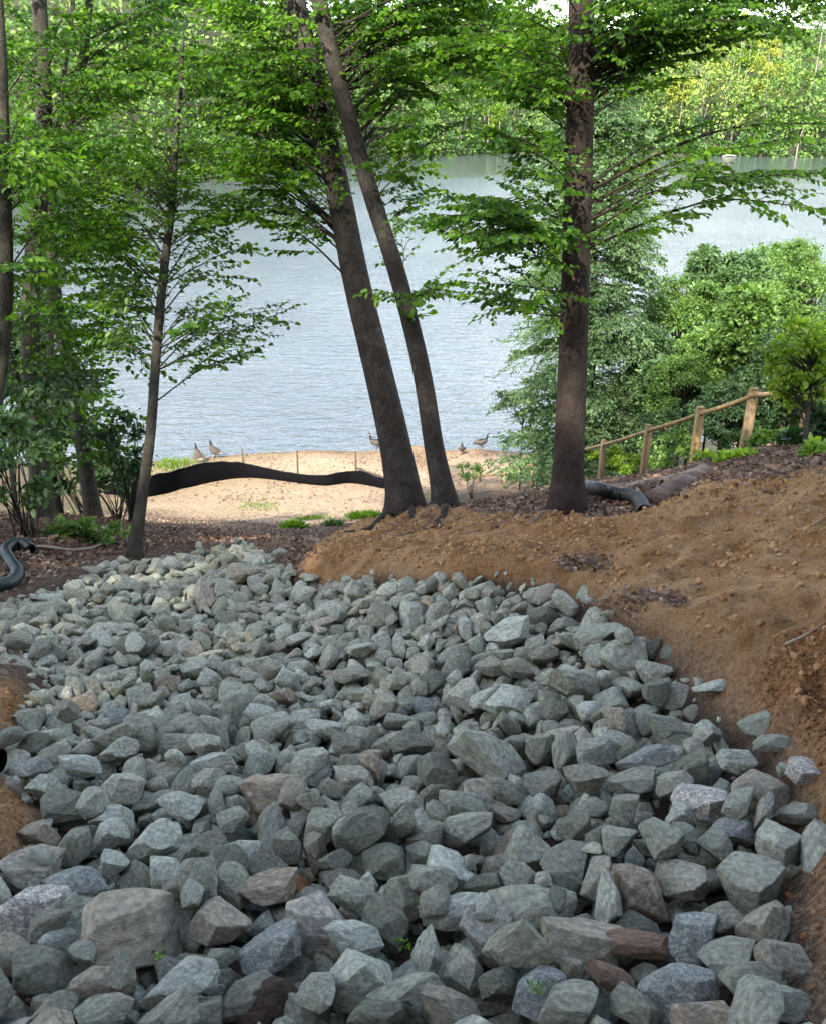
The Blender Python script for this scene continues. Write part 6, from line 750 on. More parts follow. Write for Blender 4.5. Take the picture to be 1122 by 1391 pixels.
M['leaf'] = mat_leaf('leaf_beech', [(0, G3(.022,.055,.008)), (.35, G3(.052,.13,.011)), (.7, G3(.11,.24,.016)), (1, G3(.19,.34,.03))], .55)
M['leaf_dark'] = mat_leaf('leaf_dark', [(0, G3(.02,.05,.018)), (.5, G3(.04,.085,.03)), (1, G3(.08,.14,.05))], .3)
M['leaf_blue'] = mat_leaf('leaf_blue_green', [(0, G3(.04,.085,.035)), (.5, G3(.085,.16,.06)), (1, G3(.17,.27,.10))], .4)
M['leaf_pale'] = mat_leaf('leaf_pale_green', [(0, G3(.06,.12,.03)), (.5, G3(.12,.22,.05)), (1, G3(.22,.34,.09))], .45)
M['leaf_bright'] = mat_leaf('leaf_yellow_green', [(0, G3(.09,.17,.015)), (.5, G3(.18,.30,.03)), (1, G3(.30,.40,.05))], .5)
M['leaf_far'] = mat_leaf('leaf_far_wood', [(0, G3(.025,.06,.03)), (.25, G3(.05,.11,.04)), (.5, G3(.10,.19,.05)), (.75, G3(.18,.27,.06)), (1, G3(.30,.36,.09))], .25, .6, .1)
M['leaf_gold'] = mat_leaf('leaf_golden', [(0, G3(.13,.18,.03)), (.5, G3(.26,.31,.055)), (1, G3(.42,.43,.11))], .3, .6, .1)
M['leaf_litter'] = mat_leaf('leaf_litter_brown', [(0, G3(.05,.03,.022)), (.4, G3(.12,.072,.048)), (.7, G3(.2,.135,.10)), (1, G3(.36,.28,.22))], .1, .7, .2, (1, .8, .6))
M['grass'] = mat_leaf('grass_blades', [(0, G3(.06,.13,.015)), (1, G3(.16,.28,.03))], .4)
M['wood'] = mat_noise('fence_wood', (.22,.14,.06), (.42,.29,.13), 26, .8, .5, .004, .2, (1, 1, .12), (.17,.13,.09))
M['stake'] = mat_noise('stake_wood', (.05,.035,.025), (.11,.08,.06), 30, .85, .4, .003)
M['fabric'] = mat_noise('silt_fabric', (.0025,.0025,.003), (.007,.007,.008), 60, .9, .3, .004, .02)
M['pipe'] = mat_noise('corrugated_plastic', (.012,.014,.016), (.028,.032,.034), 14, .5, .3, .003, .4, (1,1,1), (.045,.045,.042))
M['pipe_teal'] = mat_noise('corrugated_plastic_green', (.006,.014,.016), (.016,.03,.033), 14, .42, .3, .003, .45)
M['stick'] = mat_noise('stick_bark', (.16,.13,.10), (.34,.29,.23), 60, .85, .5, .003)
M['root'] = mat_noise('root_bark', (.085,.055,.036), (.20,.135,.09), 50, .9, .5, .004)
M['log'] = mat_noise('log_bark', (.06,.04,.032), (.19,.14,.115), 22, .9, .8, .012, .2, (.3,1,1), (.25,.2,.17))

def mat_water():
    t = NT('lake_water_surface'); v = t.n('ShaderNodeTexCoord').outputs['Object']
    m1 = t.n('ShaderNodeMapping', Vector=v, Rotation=(0,0,.25), Scale=(.55, 1.5, 1)).outputs[0]
    m2 = t.n('ShaderNodeMapping', Vector=v, Rotation=(0,0,-.35), Scale=(.7, 1.6, 1)).outputs[0]
    a = t.noise(m1, 1.3, 3, .5, .6); b = t.noise(m2, 3.6, 3, .55, .5); g = t.noise(v, .05, 3, .5)
    h = t.math('ADD', t.math('MULTIPLY', a, 1.0), t.math('MULTIPLY', b, .38))
    h = t.math('MULTIPLY', h, t.ramp(g, [(.35, G3(.55,.55,.55)), (.65, G3(1.15,1.15,1.15))]))
    f_ = t.noise(m2, 9.0, 2, .5, .3); h = t.math('ADD', h, t.math('MULTIPLY', f_, .14)); sp = t.n('ShaderNodeSeparateXYZ', Vector=v); lee = t.math('ADD', sp.outputs[1], t.math('MULTIPLY', t.math('MAXIMUM', t.math('MULTIPLY', sp.outputs[0], -1.0), 0.0), 1.6))
    lee = t.math('ADD', lee, t.math('MULTIPLY', t.math('SUBTRACT', t.noise(t.n('ShaderNodeMapping', Vector=v, Scale=(.35, 1, 1)).outputs[0], .035, 4, .6), .5), 90.0))
    mr = t.n('ShaderNodeMapRange', Value=lee); mr.inputs[1].default_value = 120; mr.inputs[2].default_value = 200; mr.inputs[3].default_value = 1; mr.inputs[4].default_value = .16
    nrm = t.bump(t.math('MULTIPLY', h, mr.outputs[0]), 1.0, .17)
    return t.out(t.pbr(G3(.08,.098,.11), .07, nrm, .5, IOR=2.0))
M['water'] = mat_water()

# ------------------------------------------------------------------ the ground
def axis(*seg):
    r = [seg[0][0]]
    for a, b, s in seg:
        n = max(1, int(round((b - a) / s))); r += list(np.linspace(a, b, n + 1)[1:])
    return np.array(r)
gx = axis((-150, -22, 8), (-22, -8, .5), (-8, -4, .12), (-4, 4.6, .03), (4.6, 9, .12), (9, 22, .5), (22, 150, 8))
gy = axis((-40, -6, 3), (-6, .6, .2), (.6, 9.5, .03), (9.5, 14, .06), (14, 34, .12), (34, 60, 1.5))
X, Y = np.meshgrid(gx, gy); Z = hgt(X, Y)
poly = lambda L: [hit(u, v) for u, v in L]
DIRT = poly([(395,778),(430,745),(470,722),(530,704),(640,694),(740,700),(860,705),(900,690),(960,650),(1040,652),(1110,640)]) + [np.array([3.6,5.5,0]), np.array([3.2,3,0]), np.array([2.2,.4,0])] + [np.array([.7,.4,0])] + poly([(1090,1391),(1100,1200),(1100,1095),(1040,985),(920,892),(850,832),(765,795),(560,785)])
SANDP = poly([(150,655),(196,690),(300,707),(420,712),(520,706),(545,668),(640,665),(690,662),(700,640),(745,612)]) + [np.array(p + (0,), float) for p in [(8,29.5),(20,33),(20,60),(-30,60),(-12,33),(-9.5,29)]]
LEFTD = [poly([(0,930),(55,945),(50,985),(0,992)]), poly([(0,1052),(40,1100),(14,1165),(0,1170)])]
ORNG = poly([(1122,855),(1060,870),(1010,930),(1060,1000),(1110,1090),(1080,1180),(1095,1391)]) + [np.array([1.6,.5,0]), np.array([2.2,2.2,0])]
nz = fbm(np.stack([X * 1.2, Y * 1.2, X * 0], -1), 4, 3)
sB = sdist(X, Y, BED); sD = sdist(X, Y, DIRT) + .22 * nz; sS = sdist(X, Y, SANDP) + 1.2 * nz
for q in LEFTD:
    sD = np.maximum(sD, sdist(X, Y, np.array(q)) + .03 + .05 * nz)
dirt = sstep(-.12, .16, sD); sand = sstep(-.9, .9, sS); bed = sstep(-.06, .10, sB)
orng = np.clip(sstep(-.12, .2, sdist(X, Y, ORNG) + .25 * nz), 0, 1)
q1 = fbm(np.stack([X * 2.3, Y * 2.3 + Z, Z * 2], -1), 3, 17)
orng = np.maximum(orng, sstep(.05, .22, q1) * .7 * sstep(3.2, 1.6, np.hypot(X + .6, Y - 7.3)))
for q in LEFTD: orng = np.maximum(orng, .8 * sstep(-.05, .1, sdist(X, Y, np.array(q))))
near = sstep(14, 9, np.hypot(X, Y))
P = np.stack([X, Y, Z * 1.5], -1)
rid = 1 - np.abs(fbm(P * 2.6, 4, 5)) * 2
disp = dirt * (1 - bed) * (.06 * rid + .03 * fbm(P * 1.1, 3, 8) + .06 * fbm(P * 9, 4, 21) + .04 * (.5 - np.abs(fbm(P * 4.5, 4, 23)) * 2) + .028 * orng * (1 - 2 * np.abs(fbm(P * 11, 3, 31)))) \
     + (1 - dirt) * (1 - sand) * (1 - bed) * (.02 * fbm(P * 1.4, 3, 9) + .02 * fbm(P * 8, 3, 10)) + sand * .05 * fbm(P * .8, 4, 11) * (Y < 33)
# wheel-like scrape lines running down the graded bank
disp += dirt * (1 - bed) * near * .03 * vnoise(np.stack([(X * .8 + Y * .55) * 9, (X * .55 - Y * .8) * 1.1, X * 0], -1), 77)
Zg = Z + disp - .15 * sstep(-.04, .22, sB)
n, m = X.shape; I = np.arange(n * m).reshape(n, m)
gm = mesh('ground', np.stack([X, Y, Zg], -1).reshape(-1, 3), np.stack([I[:-1, :-1], I[:-1, 1:], I[1:, 1:], I[1:, :-1]], -1).reshape(-1, 4), M['ground'])
tag(gm, kind='structure')
green = sstep(.0, .3, fbm(np.stack([X * .5, Y * .5, X * 0 + 4], -1), 3, 41)) * sstep(14, 18, Y) * (1 - sand) + .8 * sstep(5.2, 7, X) + .3 * sstep(-3.5, -5, X)
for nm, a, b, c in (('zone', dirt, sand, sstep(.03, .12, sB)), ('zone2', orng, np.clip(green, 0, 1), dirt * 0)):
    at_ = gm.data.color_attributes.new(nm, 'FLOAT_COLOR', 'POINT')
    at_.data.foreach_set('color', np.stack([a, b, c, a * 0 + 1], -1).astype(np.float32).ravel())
def gz(x, y):
    """height of the finished ground"""
    x = np.asarray(x, float); y = np.asarray(y, float)
    i = np.clip(np.searchsorted(gy, y) - 1, 0, len(gy) - 2); j = np.clip(np.searchsorted(gx, x) - 1, 0, len(gx) - 2)
    a = (x - gx[j]) / (gx[j + 1] - gx[j]); b = (y - gy[i]) / (gy[i + 1] - gy[i])
    return (Zg[i, j] * (1 - a) + Zg[i, j + 1] * a) * (1 - b) + (Zg[i + 1, j] * (1 - a) + Zg[i + 1, j + 1] * a) * b

# lake and the far shore
lk = mesh('lake_water', [(-900, 28, 0), (900, 28, 0), (900, 900, 0), (-900, 900, 0)], np.array([[0, 1, 2, 3]]), M['water']); tag(lk, kind='structure')
SHX = np.array([-900, -260, -110, -62, -36, -12, 25, 90, 200, 900.]); SHY = np.array([30, 60, 92, 118, 160, 226, 262, 243, 215, 190.])
def shore(x): return (np.interp(x - 8, SHX, SHY) + np.interp(x, SHX, SHY) + np.interp(x + 8, SHX, SHY)) / 3
def farz(x, y):
    t = np.asarray(y) - shore(x) + 5 * fbm(np.stack([np.asarray(x) * .03, np.asarray(y) * 0., np.asarray(x) * 0.], -1), 3, 2)
    return -2 + 3.2 * sstep(-6, 2, t) + 34 * sstep(0, 105, t) + 1.2 * fbm(np.stack([np.asarray(x) * .06, np.asarray(y) * .06, np.asarray(x) * 0.], -1), 3, 6)
fx = axis((-600, -200, 20), (-200, 260, 4), (260, 600, 20)); fy = axis((40, 90, 6), (90, 420, 3), (420, 900, 24))
FX, FY = np.meshgrid(fx, fy); FZ = farz(FX, FY); n, m = FX.shape; I = np.arange(n * m).reshape(n, m)
M['far_ground'] = mat_noise('far_forest_floor', (.025,.035,.015), (.06,.06,.03), .5, .95, .2, .1)
fh = mesh('far_hill', np.stack([FX, FY, FZ], -1).reshape(-1, 3), np.stack([I[:-1, :-1], I[:-1, 1:], I[1:, 1:], I[1:, :-1]], -1).reshape(-1, 4), M['far_ground']); tag(fh, kind='structure')
# ------------------------------------------------------------------ the bed of loose rock
def _q(a):
    v = np.array(a, float) / 99; return Quaternion([math.sqrt(max(0, 1 - (v ** 2).sum()))] + list(v)).normalized()
_a = np.array(ROCKS, float).reshape(-1, 10)
RK = [(int(r[0]), BIGI[i] if i < len(BIGI) else -1, r[1:4] / 500, r[4:7] / 500 + [0, 0, 8], _q(r[7:10])) for i, r in enumerate(_a)]
def rock_mesh(k, n):
    P, f = rock_verts(k, n); o = mesh('rock', P, f, None, smooth=False, link=False); me = o.data; bpy.data.objects.remove(o); return me
GROUP = 'loose quarried rocks in the drainage bed'
NAMES = {}
ind = RK[:300]
uv = [pix(r[3])[:2] for r in ind]
kinds = []; rr = np.random.default_rng(12)
for j, (k, b, s, l, q) in enumerate(ind):
    kd = TINT.get(b) if b >= 0 else None
    if kd is None: kd = rr.choice(['plain', 'plain', 'plain', 'dark', 'blue', 'pale', 'tan', 'plain2', 'plain', 'rust', 'brown'], p=[.25, .22, .16, .09, .03, .08, .03, .08, .05, .008, .002])
    kinds.append(str(kd))
landj = {j: LAND[tuple(BIG[r[1]][:2])] for j, r in enumerate(ind) if r[1] >= 0 and tuple(BIG[r[1]][:2]) in LAND}
WORD = {'white': 'mottled white', 'blue': 'blue-grey', 'tan': 'brownish', 'dark': 'dark green-grey', 'pale': 'pale', 'rust': 'rust-marked', 'stain': 'tan-stained', 'brown': 'dark brown', 'plain': 'grey', 'plain2': 'green-grey'}
SECT = ['right of', 'above and right of', 'above', 'above and left of', 'left of', 'below and left of', 'below', 'below and right of']
ORD = ['nearest', 'second', 'third', 'fourth', 'fifth', 'sixth', 'seventh', 'eighth', 'ninth', 'tenth', 'eleventh', 'twelfth', 'thirteenth', 'fourteenth', 'fifteenth', 'sixteenth', 'seventeenth']
bucket = {}
for j, r in enumerate(ind):
    if j in landj: continue
    best = min(landj, key=lambda t: math.hypot(uv[t][0] - uv[j][0], (uv[t][1] - uv[j][1]) * 1.2))
    du = uv[j][0] - uv[best][0]; dv = uv[best][1] - uv[j][1]
    bucket.setdefault((best, int(round(math.atan2(dv, du) / (math.pi / 4))) % 8), []).append((math.hypot(du, dv), j))
lab = {}
for (t, sct), L in bucket.items():
    for n_, (dd, j) in enumerate(sorted(L)):
        s = ind[j][2]; sh = 'flat' if s.min() / s.max() < .48 else ('long' if sorted(s)[1] / s.max() < .72 else 'blocky')
        lab[j] = '%s %s rock, %s %s the %s' % (sh, WORD[kinds[j]], ORD[min(n_, 16)], SECT[sct], landj[t][2])
for j in landj: lab[j] = landj[j][1]
M['rock_plain'] = M['rock']; M['rock_plain2'] = mat_rock('rock_stone_green', None)
RMESH = {}
for j, (k, b, s, l, q) in enumerate(ind):
    key = (k, kinds[j], 6 if j < 70 else (5 if j < 190 else 4))
    if key not in RMESH:
        me = rock_mesh(k, key[2]); me.materials.append(M['rock_' + kinds[j]]); RMESH[key] = me
    o = bpy.data.objects.new('rock', RMESH[key]); C.objects.link(o); o.location = l; o.rotation_mode = 'QUATERNION'; o.rotation_quaternion = q; o.scale = s
    tag(o, lab[j], 'rock', GROUP)
acc = Acc()
for (k, b, s, l, q) in RK[300:]:
    P, f = rock_verts(k, 4 if l[1] < 8 else 3); Mx = np.array(q.to_matrix())
    acc.add((P * s) @ Mx.T + l, None, f)
# the thin far tail and crumbs between stones
crumb = np.random.default_rng(3); cx_ = crumb.uniform([-5, .8], [2, 11], size=(14000, 2)); ok = sdist(cx_[:, 0], cx_[:, 1], BED) > .04; cx_ = cx_[ok][:4000]
cz_ = gz(cx_[:, 0], cx_[:, 1])
for i, (x, y) in enumerate(cx_):
    P, f = rock_verts(i % NSH, 2); sz = crumb.uniform(.008, .034)
    acc.add(P * sz * crumb.uniform(.6, 1.2, 3) + np.array([x, y, cz_[i] + sz * .1]), None, f)
st = acc.build('small_rocks', M['rock_small'], smooth=False); tag(st, 'grey-green crushed stones filling the bed between and beyond the large rocks', 'rocks', kind='stuff')

# ------------------------------------------------------------------ leaves, branches, trees
def leaves(name, P, D, N, L, Wd, mat, parent=None, tone=None, fold=.25):
    """pointed oval leaves: base P, direction D, normal N, length L, half width Wd"""
    P = np.asarray(P, float); n = len(P)
    D = D / (np.linalg.norm(D, axis=1)[:, None] + 1e-9); S = np.cross(D, N); S /= np.linalg.norm(S, axis=1)[:, None] + 1e-9; N = np.cross(S, D)
    L = np.broadcast_to(L, (n,))[:, None]; Wd = np.broadcast_to(Wd, (n,))[:, None]
    tip = P + D * L - N * L * .12
    a = P + D * L * .32; b = P + D * L * .72
    V = np.stack([P, a + S * Wd + N * Wd * fold, b + S * Wd * .75 + N * (Wd * fold * .6 - L * .04), tip, b - S * Wd * .75 + N * (Wd * fold * .6 - L * .04), a - S * Wd + N * Wd * fold], 1).reshape(-1, 3)
    b0 = np.arange(n)[:, None] * 6
    Q = np.concatenate([b0 + [0, 1, 2, 3], b0 + [0, 3, 4, 5]])
    o = mesh(name, V, Q, mat, parent, smooth=False)
    if tone is not None:
        t = np.repeat(np.asarray(tone, np.float32), 6); at_ = o.data.color_attributes.new('tone', 'FLOAT_COLOR', 'POINT')
        at_.data.foreach_set('color', np.stack([t, t, t, t * 0 + 1], -1).ravel())
    return o

class Foliage:
    def __init__(s): s.P = []; s.D = []; s.N = []; s.L = []; s.W = []; s.T = []
    def add(s, P, D, N, L, W, T): s.P.append(P); s.D.append(D); s.N.append(N); s.L.append(L); s.W.append(W); s.T.append(T)
    def build(s, name, mat, parent, fold=.25):
        return leaves(name, np.concatenate(s.P), np.concatenate(s.D), np.concatenate(s.N), np.concatenate(s.L), np.concatenate(s.W), mat, parent, np.concatenate(s.T), fold)

def spray(wood, fol, p0, p1, rng, r0=.016, arch=.12, ntw=12, twl=.55, leaf=.085, lsp=.05, start=.3, curl=.3, flat=.85, sub=True):
    """a beech-like bough from p0 to p1: alternate twigs in a nearly level plane, alternate leaves on the twigs"""
    p0 = np.asarray(p0, float); p1 = np.asarray(p1, float); d = p1 - p0; Ln = np.linalg.norm(d)
    mid = p0 + d * .5 + np.array([0, 0, arch * Ln]) + rng.normal(size=3) * .05 * Ln
    B = spline([p0, mid, p1], 12); wood.tube(B, np.linspace(r0, .003, 12), 5, False)
    T = np.gradient(B, axis=0); T /= np.linalg.norm(T, axis=1)[:, None]; tone = rng.uniform(0, 1); leaf = leaf * rng.uniform(.8, 1.45)
    def run(Q, ll, t0):
        n = max(3, int(np.linalg.norm(np.diff(Q, axis=0), axis=1).sum() / lsp)); tt = np.linspace(.08, 1, n); ii = tt * (len(Q) - 1)
        i0 = np.minimum(ii.astype(int), len(Q) - 2); f = (ii - i0)[:, None]; P = Q[i0] * (1 - f) + Q[i0 + 1] * f
        t = Q[i0 + 1] - Q[i0]; t /= np.linalg.norm(t, axis=1)[:, None] + 1e-9
        S = np.cross(t, [0, 0, 1.]); S /= np.linalg.norm(S, axis=1)[:, None] + 1e-9
        sg = np.where(np.arange(n) % 2 == 0, 1, -1)[:, None]
        D = t * .65 + S * sg * .8 + rng.normal(size=(n, 3)) * .22; D[:, 2] -= .35; D[-1] = t[-1] - [0, 0, .2]
        N = np.array([0, 0, 1.]) + rng.normal(size=(n, 3)) * (.75 if flat > .5 else .95)
        l = ll * rng.uniform(.65, 1.15, n)
        fol.add(P, D, N, l, l * rng.uniform(.26, .36, n), np.clip(t0 + rng.normal(size=n) * .12, 0, 1))
    for k in range(ntw):
        t = start + (1 - start) * (k + rng.uniform(0, .6)) / ntw; i = min(int(t * 11), 10); f = t * 11 - i; q = B[i] * (1 - f) + B[i + 1] * f; tv = T[i]
        S = np.cross(tv, [0, 0, 1.]); S /= np.linalg.norm(S) + 1e-9; sg = 1 if k % 2 else -1
        dr = tv * rng.uniform(.5, .9) + S * sg * rng.uniform(.7, 1.1) + np.array([0, 0, rng.normal() * .28 + .02]); dr /= np.linalg.norm(dr)
        l = twl * (1.15 - .6 * t) * rng.uniform(.7, 1.25)
        Q = spline([q, q + dr * l * .5 + [0, 0, .03 * l], q + (dr + tv * .25) / 1.1 * l + [0, 0, -curl * .25 * l]], 6)
        wood.tube(Q, np.linspace(.0045, .0015, 6), 3, False); run(Q, leaf, np.clip(tone + rng.normal() * .15, 0, 1))
        if sub and l > .3:
            for e in (0, 1):
                qq = Q[2 + e]; d2 = dr * .7 + S * sg * (-.6 if e else .9) + rng.normal(size=3) * .1; d2[2] *= .5
                Q2 = spline([qq, qq + d2 * l * .22, qq + d2 * l * .42 + [0, 0, -.03 * l]], 4); wood.tube(Q2, [.0025, .002, .0016, .001], 3, False); run(Q2, leaf * .92, tone)
    run(B[5:], leaf, tone)

def trunk_mesh(name, pts, rad, mat, parent, k=20, n=70, flare=.9, bumpy=.035, seed=1):
    P = spline(pts, n); r = np.interp(np.linspace(0, 1, n), np.linspace(0, 1, len(rad)), rad)
    h = np.concatenate([[0], np.cumsum(np.linalg.norm(np.diff(P, axis=0), axis=1))]); r = r * (1 + flare * np.exp(-np.maximum(h - .3, 0) / .16))
    a = Acc(); a.tube(P, r, k); V = a.V[0]; m = n * k; ax = np.repeat(P, k, 0); rv = V[:m] - ax; rr_ = np.linalg.norm(rv, axis=1)[:, None]
    ang = np.tile(np.arange(k) * 2 * math.pi / k, n); hh = np.repeat(h, k)
    lobes = .14 * np.exp(-np.maximum(hh - .3, 0) / .22) * np.cos(ang * 5 + seed) + bumpy * 1.5 * fbm(np.stack([np.cos(ang) * 1.3, np.sin(ang) * 1.3, hh * .8 + seed * 9], -1), 3, seed)
    V[:m] = ax + rv * (1 + lobes)[:, None]
    return mesh(name, V, [np.concatenate(a.Q), np.concatenate(a.T)], mat, parent), P

def nearest(P, z): return P[np.argmin(np.abs(P[:, 2] - z))]

def make_tree(name, label, cat, pts, rad, bark, leafmat, targets, seed, leaf=.075, up=1.2, roots=(), crown=None, group=None, twl=.55, ntw=12, stubs=(), lsp=.05, flare=.45, k=20, rise=.14, fr=None):
    rng = np.random.default_rng(seed); base = np.array(pts[0], float); g = float(gz(base[0], base[1])); e = empty(name, (base[0], base[1], g)); tag(e, label, cat, group)
    pts = [np.array(pts[0]) * [1, 1, 0] + [0, 0, g - .35]] + [np.asarray(p, float) for p in pts]
    rad = [rad[0]] + list(rad)
    _, P = trunk_mesh('trunk', pts, rad, bark, e, k=k, seed=seed, flare=flare)
    wood = Acc(); fol = Foliage()
    for t in targets:
        tgt = np.asarray(t[:3], float); hd = math.hypot(tgt[0] - base[0], tgt[1] - base[1])
        o = nearest(P, max(tgt[2] - (t[3] if len(t) > 3 else rise * hd + rng.uniform(-.1, .25)), g + .3)); Ln = np.linalg.norm(tgt - o)
        spray(wood, fol, o, tgt, rng, r0=.004 + .005 * Ln, arch=rng.uniform(.04, .16), ntw=max(5, int(ntw * min(1.6, Ln / 1.6))), twl=min(twl, .5 * Ln + .1), leaf=leaf, lsp=lsp, start=max(.15, 1 - 1.5 / Ln) if Ln > 1.6 else .2)
    if crown:   # the crown above the picture: longer boughs with larger leaves
        z0, z1, R_, n = crown
        for i in range(n):
            z = rng.uniform(z0, z1); o = nearest(P, z - .6); a = rng.uniform(0, 6.28); q = R_ * (1 - .6 * (z - z0) / (z1 - z0)) * rng.uniform(.5, 1)
            spray(wood, fol, o, o + np.array([math.cos(a) * q, math.sin(a) * q, rng.uniform(.3, 1.4)]), rng, r0=.035, ntw=9, twl=.9, leaf=.15, lsp=.13, start=.25, sub=False)
    if wood.n: wood.build('branches', bark, e)
    if fol.P: fol.build('foliage', leafmat, e)
    for (ang, ln, r) in roots:
        d = np.array([math.cos(ang), math.sin(ang)]); q = []
        for t in np.linspace(.15, ln, 9):
            w_ = .10 * math.sin(t * 5 + ang * 3) * t; x = base[0] + d[0] * t - d[1] * w_; y = base[1] + d[1] * t + d[0] * w_; q.append([x, y, float(gz(x, y)) + r * .25 * (1 - t / ln) - .02 * (t / ln)])
        a = Acc(); a.tube(spline(q, 20), np.linspace(r, r * .25, 20), 8); a.build('root', M['root'] if r < .045 else bark, e)
    return e

rng0 = np.random.default_rng(77)
def targets(regs, rng=rng0):
    """bough tips: (u0, u1, v0, v1, d0, d1, count)"""
    r = []
    for (u0, u1, v0, v1, d0, d1, n) in regs:
        for i in range(n): r.append(at(rng.uniform(u0, u1), rng.uniform(v0, v1), rng.uniform(d0, d1)))
    return r
A_ = [at(552,688,9.4), at(536,600,9.4), at(513,500,9.4), at(484,380,9.4), at(458,250,9.4), at(425,110,9.45), at(398,-20,9.5), at(370,-200,9.6)]
A_ += [A_[-1] + [-.5, .1, 2.4], A_[-1] + [-.8, .2, 5]]
B_ = [at(604,682,9.0), at(590,610,9.0), at(572,500,9.0), at(542,380,9.0), at(505,265,8.95), at(474,160,8.9), at(450,70,8.9), at(434,0,8.9), at(415,-120,8.9)]
B_ += [B_[-1] + [-.3, -.1, 2], B_[-1] + [-.3, -.1, 4.6]]
C_ = [at(769,690,7.9), at(773,600,7.9), at(778,480,7.9), at(782,350,7.9), at(786,200,7.9), at(790,60,7.9), at(793,-60,7.9)]
C_ += [C_[-1] + [.1, 0, 2.5], C_[-1] + [.2, .1, 6]]
def twist(ts, dz): return [np.append(t, dz) for t in ts]
make_tree('beech_tree', 'thick leaning grey-brown trunk, left one of the twin trees above the beach', 'tree', A_, [.19,.165,.15,.14,.13,.118,.108,.095,.07,.03], M['bark_grey'], M['leaf'],
  targets([(300,440,60,250,8.6,10.2,22),(250,420,-30,90,8.4,10.4,20),(230,400,90,230,9.5,12,14),(395,480,40,260,8.9,9.3,10),(210,340,120,300,9,11,10),(480,640,-40,60,9.3,11,6),(330,400,230,300,9.4,10,3)]), 11,
  roots=[(2.9,1.1,.05),(-1.3,.9,.045),(.3,.7,.05),(-2.3,1.0,.05)], crown=(CZ + 3.4, CZ + 8.5, 3.6, 26), leaf=.066, lsp=.038)
make_tree('beech_tree', 'slimmer curved trunk, right one of the twin trees above the beach', 'tree', B_, [.12,.1,.092,.088,.086,.085,.084,.08,.075,.055,.025], M['bark_grey'], M['leaf'],
  targets([(500,620,20,160,8.2,9.6,18),(560,760,0,120,9.5,11.5,12),(510,640,140,270,8.4,9.6,9),(540,610,240,330,8.4,9.2,5),(540,600,340,440,8.4,8.9,4),(505,540,400,430,8.7,8.8,1),(620,720,-20,110,8.4,9.6,12)]), 12,
  roots=[(-1.6,1.3,.045),(-.9,1.0,.035),(-2.2,.8,.04)], crown=(CZ + 2.8, CZ + 7, 2.8, 18), leaf=.066, lsp=.038)
tc = targets([(600,760,-20,130,7,8.6,10),(620,750,120,240,7.2,8.4,6),(590,720,260,330,7.0,8.0,9),(610,700,330,410,7.0,8,5),(690,760,230,330,7.4,8.2,4),(630,760,0,200,8,9.5,10),
   (840,1000,-30,50,6.8,8.4,16),(980,1180,-30,40,7,8.4,12),(830,960,60,120,7.6,8.6,4)])
tc += twist([at(1175,168,8.6), at(1080,185,7.9), at(960,165,8.3)], .62) + twist([at(1190,232,7.3), at(1060,262,7.1), at(1120,285,7.4), at(1010,238,7.9)], .42) + twist([at(950,290,7.2), at(900,230,7.6), at(900,275,7.5)], .4)
make_tree('beech_tree', 'straight reddish-brown trunk standing alone on the soil bank', 'tree', C_, [.15,.132,.13,.127,.123,.118,.112,.09,.03], M['bark_red'], M['leaf'], tc, 13,
  roots=[(-2.4,1.1,.035),(-1.2,.9,.03),(-2.9,1.6,.025),(-.5,.6,.035)], crown=(CZ + 2.6, CZ + 7.5, 3.4, 24), leaf=.06, lsp=.038, rise=.2)
# sapling and the trunks at the left
D_ = [at(184,752,9.6), at(193,680,9.6), at(205,590,9.6), at(213,480,9.6), at(223,370,9.6), at(234,280,9.6), at(239,200,9.6), at(246,110,9.6), at(250,40,9.6)]
td = twist([at(105,215,9.0), at(60,300,9.2), at(130,330,9.8), at(190,190,9.2)], .7) + targets([(100,250,180,340,8.8,10.4,24),(240,340,200,340,9.2,10.6,10),(300,440,370,460,9.4,10,3),(290,380,460,530,9.2,9.8,3),(255,330,330,450,9.2,10,6),(120,210,330,470,8.8,10.4,9),(150,320,60,200,8.8,10.2,12)])
make_tree('slender_sapling', 'slim dark sapling at the top left edge of the rocks', 'tree', D_, [.072,.062,.055,.052,.048,.043,.034,.024,.012], M['bark_dark'], M['leaf'], td, 14, leaf=.062, roots=[(-2.4,.5,.025),(-.6,.4,.025)], k=12, twl=.5, lsp=.045, flare=.5)
E_ = [at(60,716,11), at(52,600,11), at(42,480,11), at(45,360,11), at(58,240,11), at(60,120,11), at(54,0,11), at(50,-150,11)]; E_ += [E_[-1] + [.1, .1, 3]]
make_tree('broadleaf_tree', 'dark leafy trunk with a broad split foot near the left edge', 'tree', E_, [.15,.12,.11,.105,.1,.095,.09,.08,.04], M['bark_dark'], M['leaf'],
  targets([(-40,180,0,220,9.5,12,22),(-30,180,220,420,9.5,12,24),(0,130,420,600,9.6,11.5,10),(90,230,20,160,10,12,8)]), 15, leaf=.075, roots=[(-1.8,.7,.05),(-.8,.6,.05)], crown=(CZ + 2.4, CZ + 6.5, 3, 18))
F_ = [at(128,704,11.8), at(112,600,11.8), at(95,500,11.8), at(76,400,11.8), at(68,300,11.8), at(82,210,11.8), at(108,120,11.8), at(122,0,11.8), at(135,-140,11.8)]
make_tree('broadleaf_tree', 'narrow bowed trunk between the dark split trunk and the sapling', 'tree', F_, [.11,.098,.092,.085,.078,.07,.065,.055,.03], M['bark_dark'], M['leaf'],
  targets([(60,220,360,520,10.8,12.4,12),(90,210,180,360,10.8,12.6,10),(90,200,520,640,11,12.2,7),(60,330,-20,160,11,13,22)]), 16, leaf=.08, k=12, crown=(CZ + 2, CZ + 4.5, 2.4, 10))
G_ = [at(72,640,12.6), at(70,520,12.6), at(68,400,12.6), at(72,300,12.7), at(80,160,12.8), at(98,20,12.8), at(110,-120,12.8)]
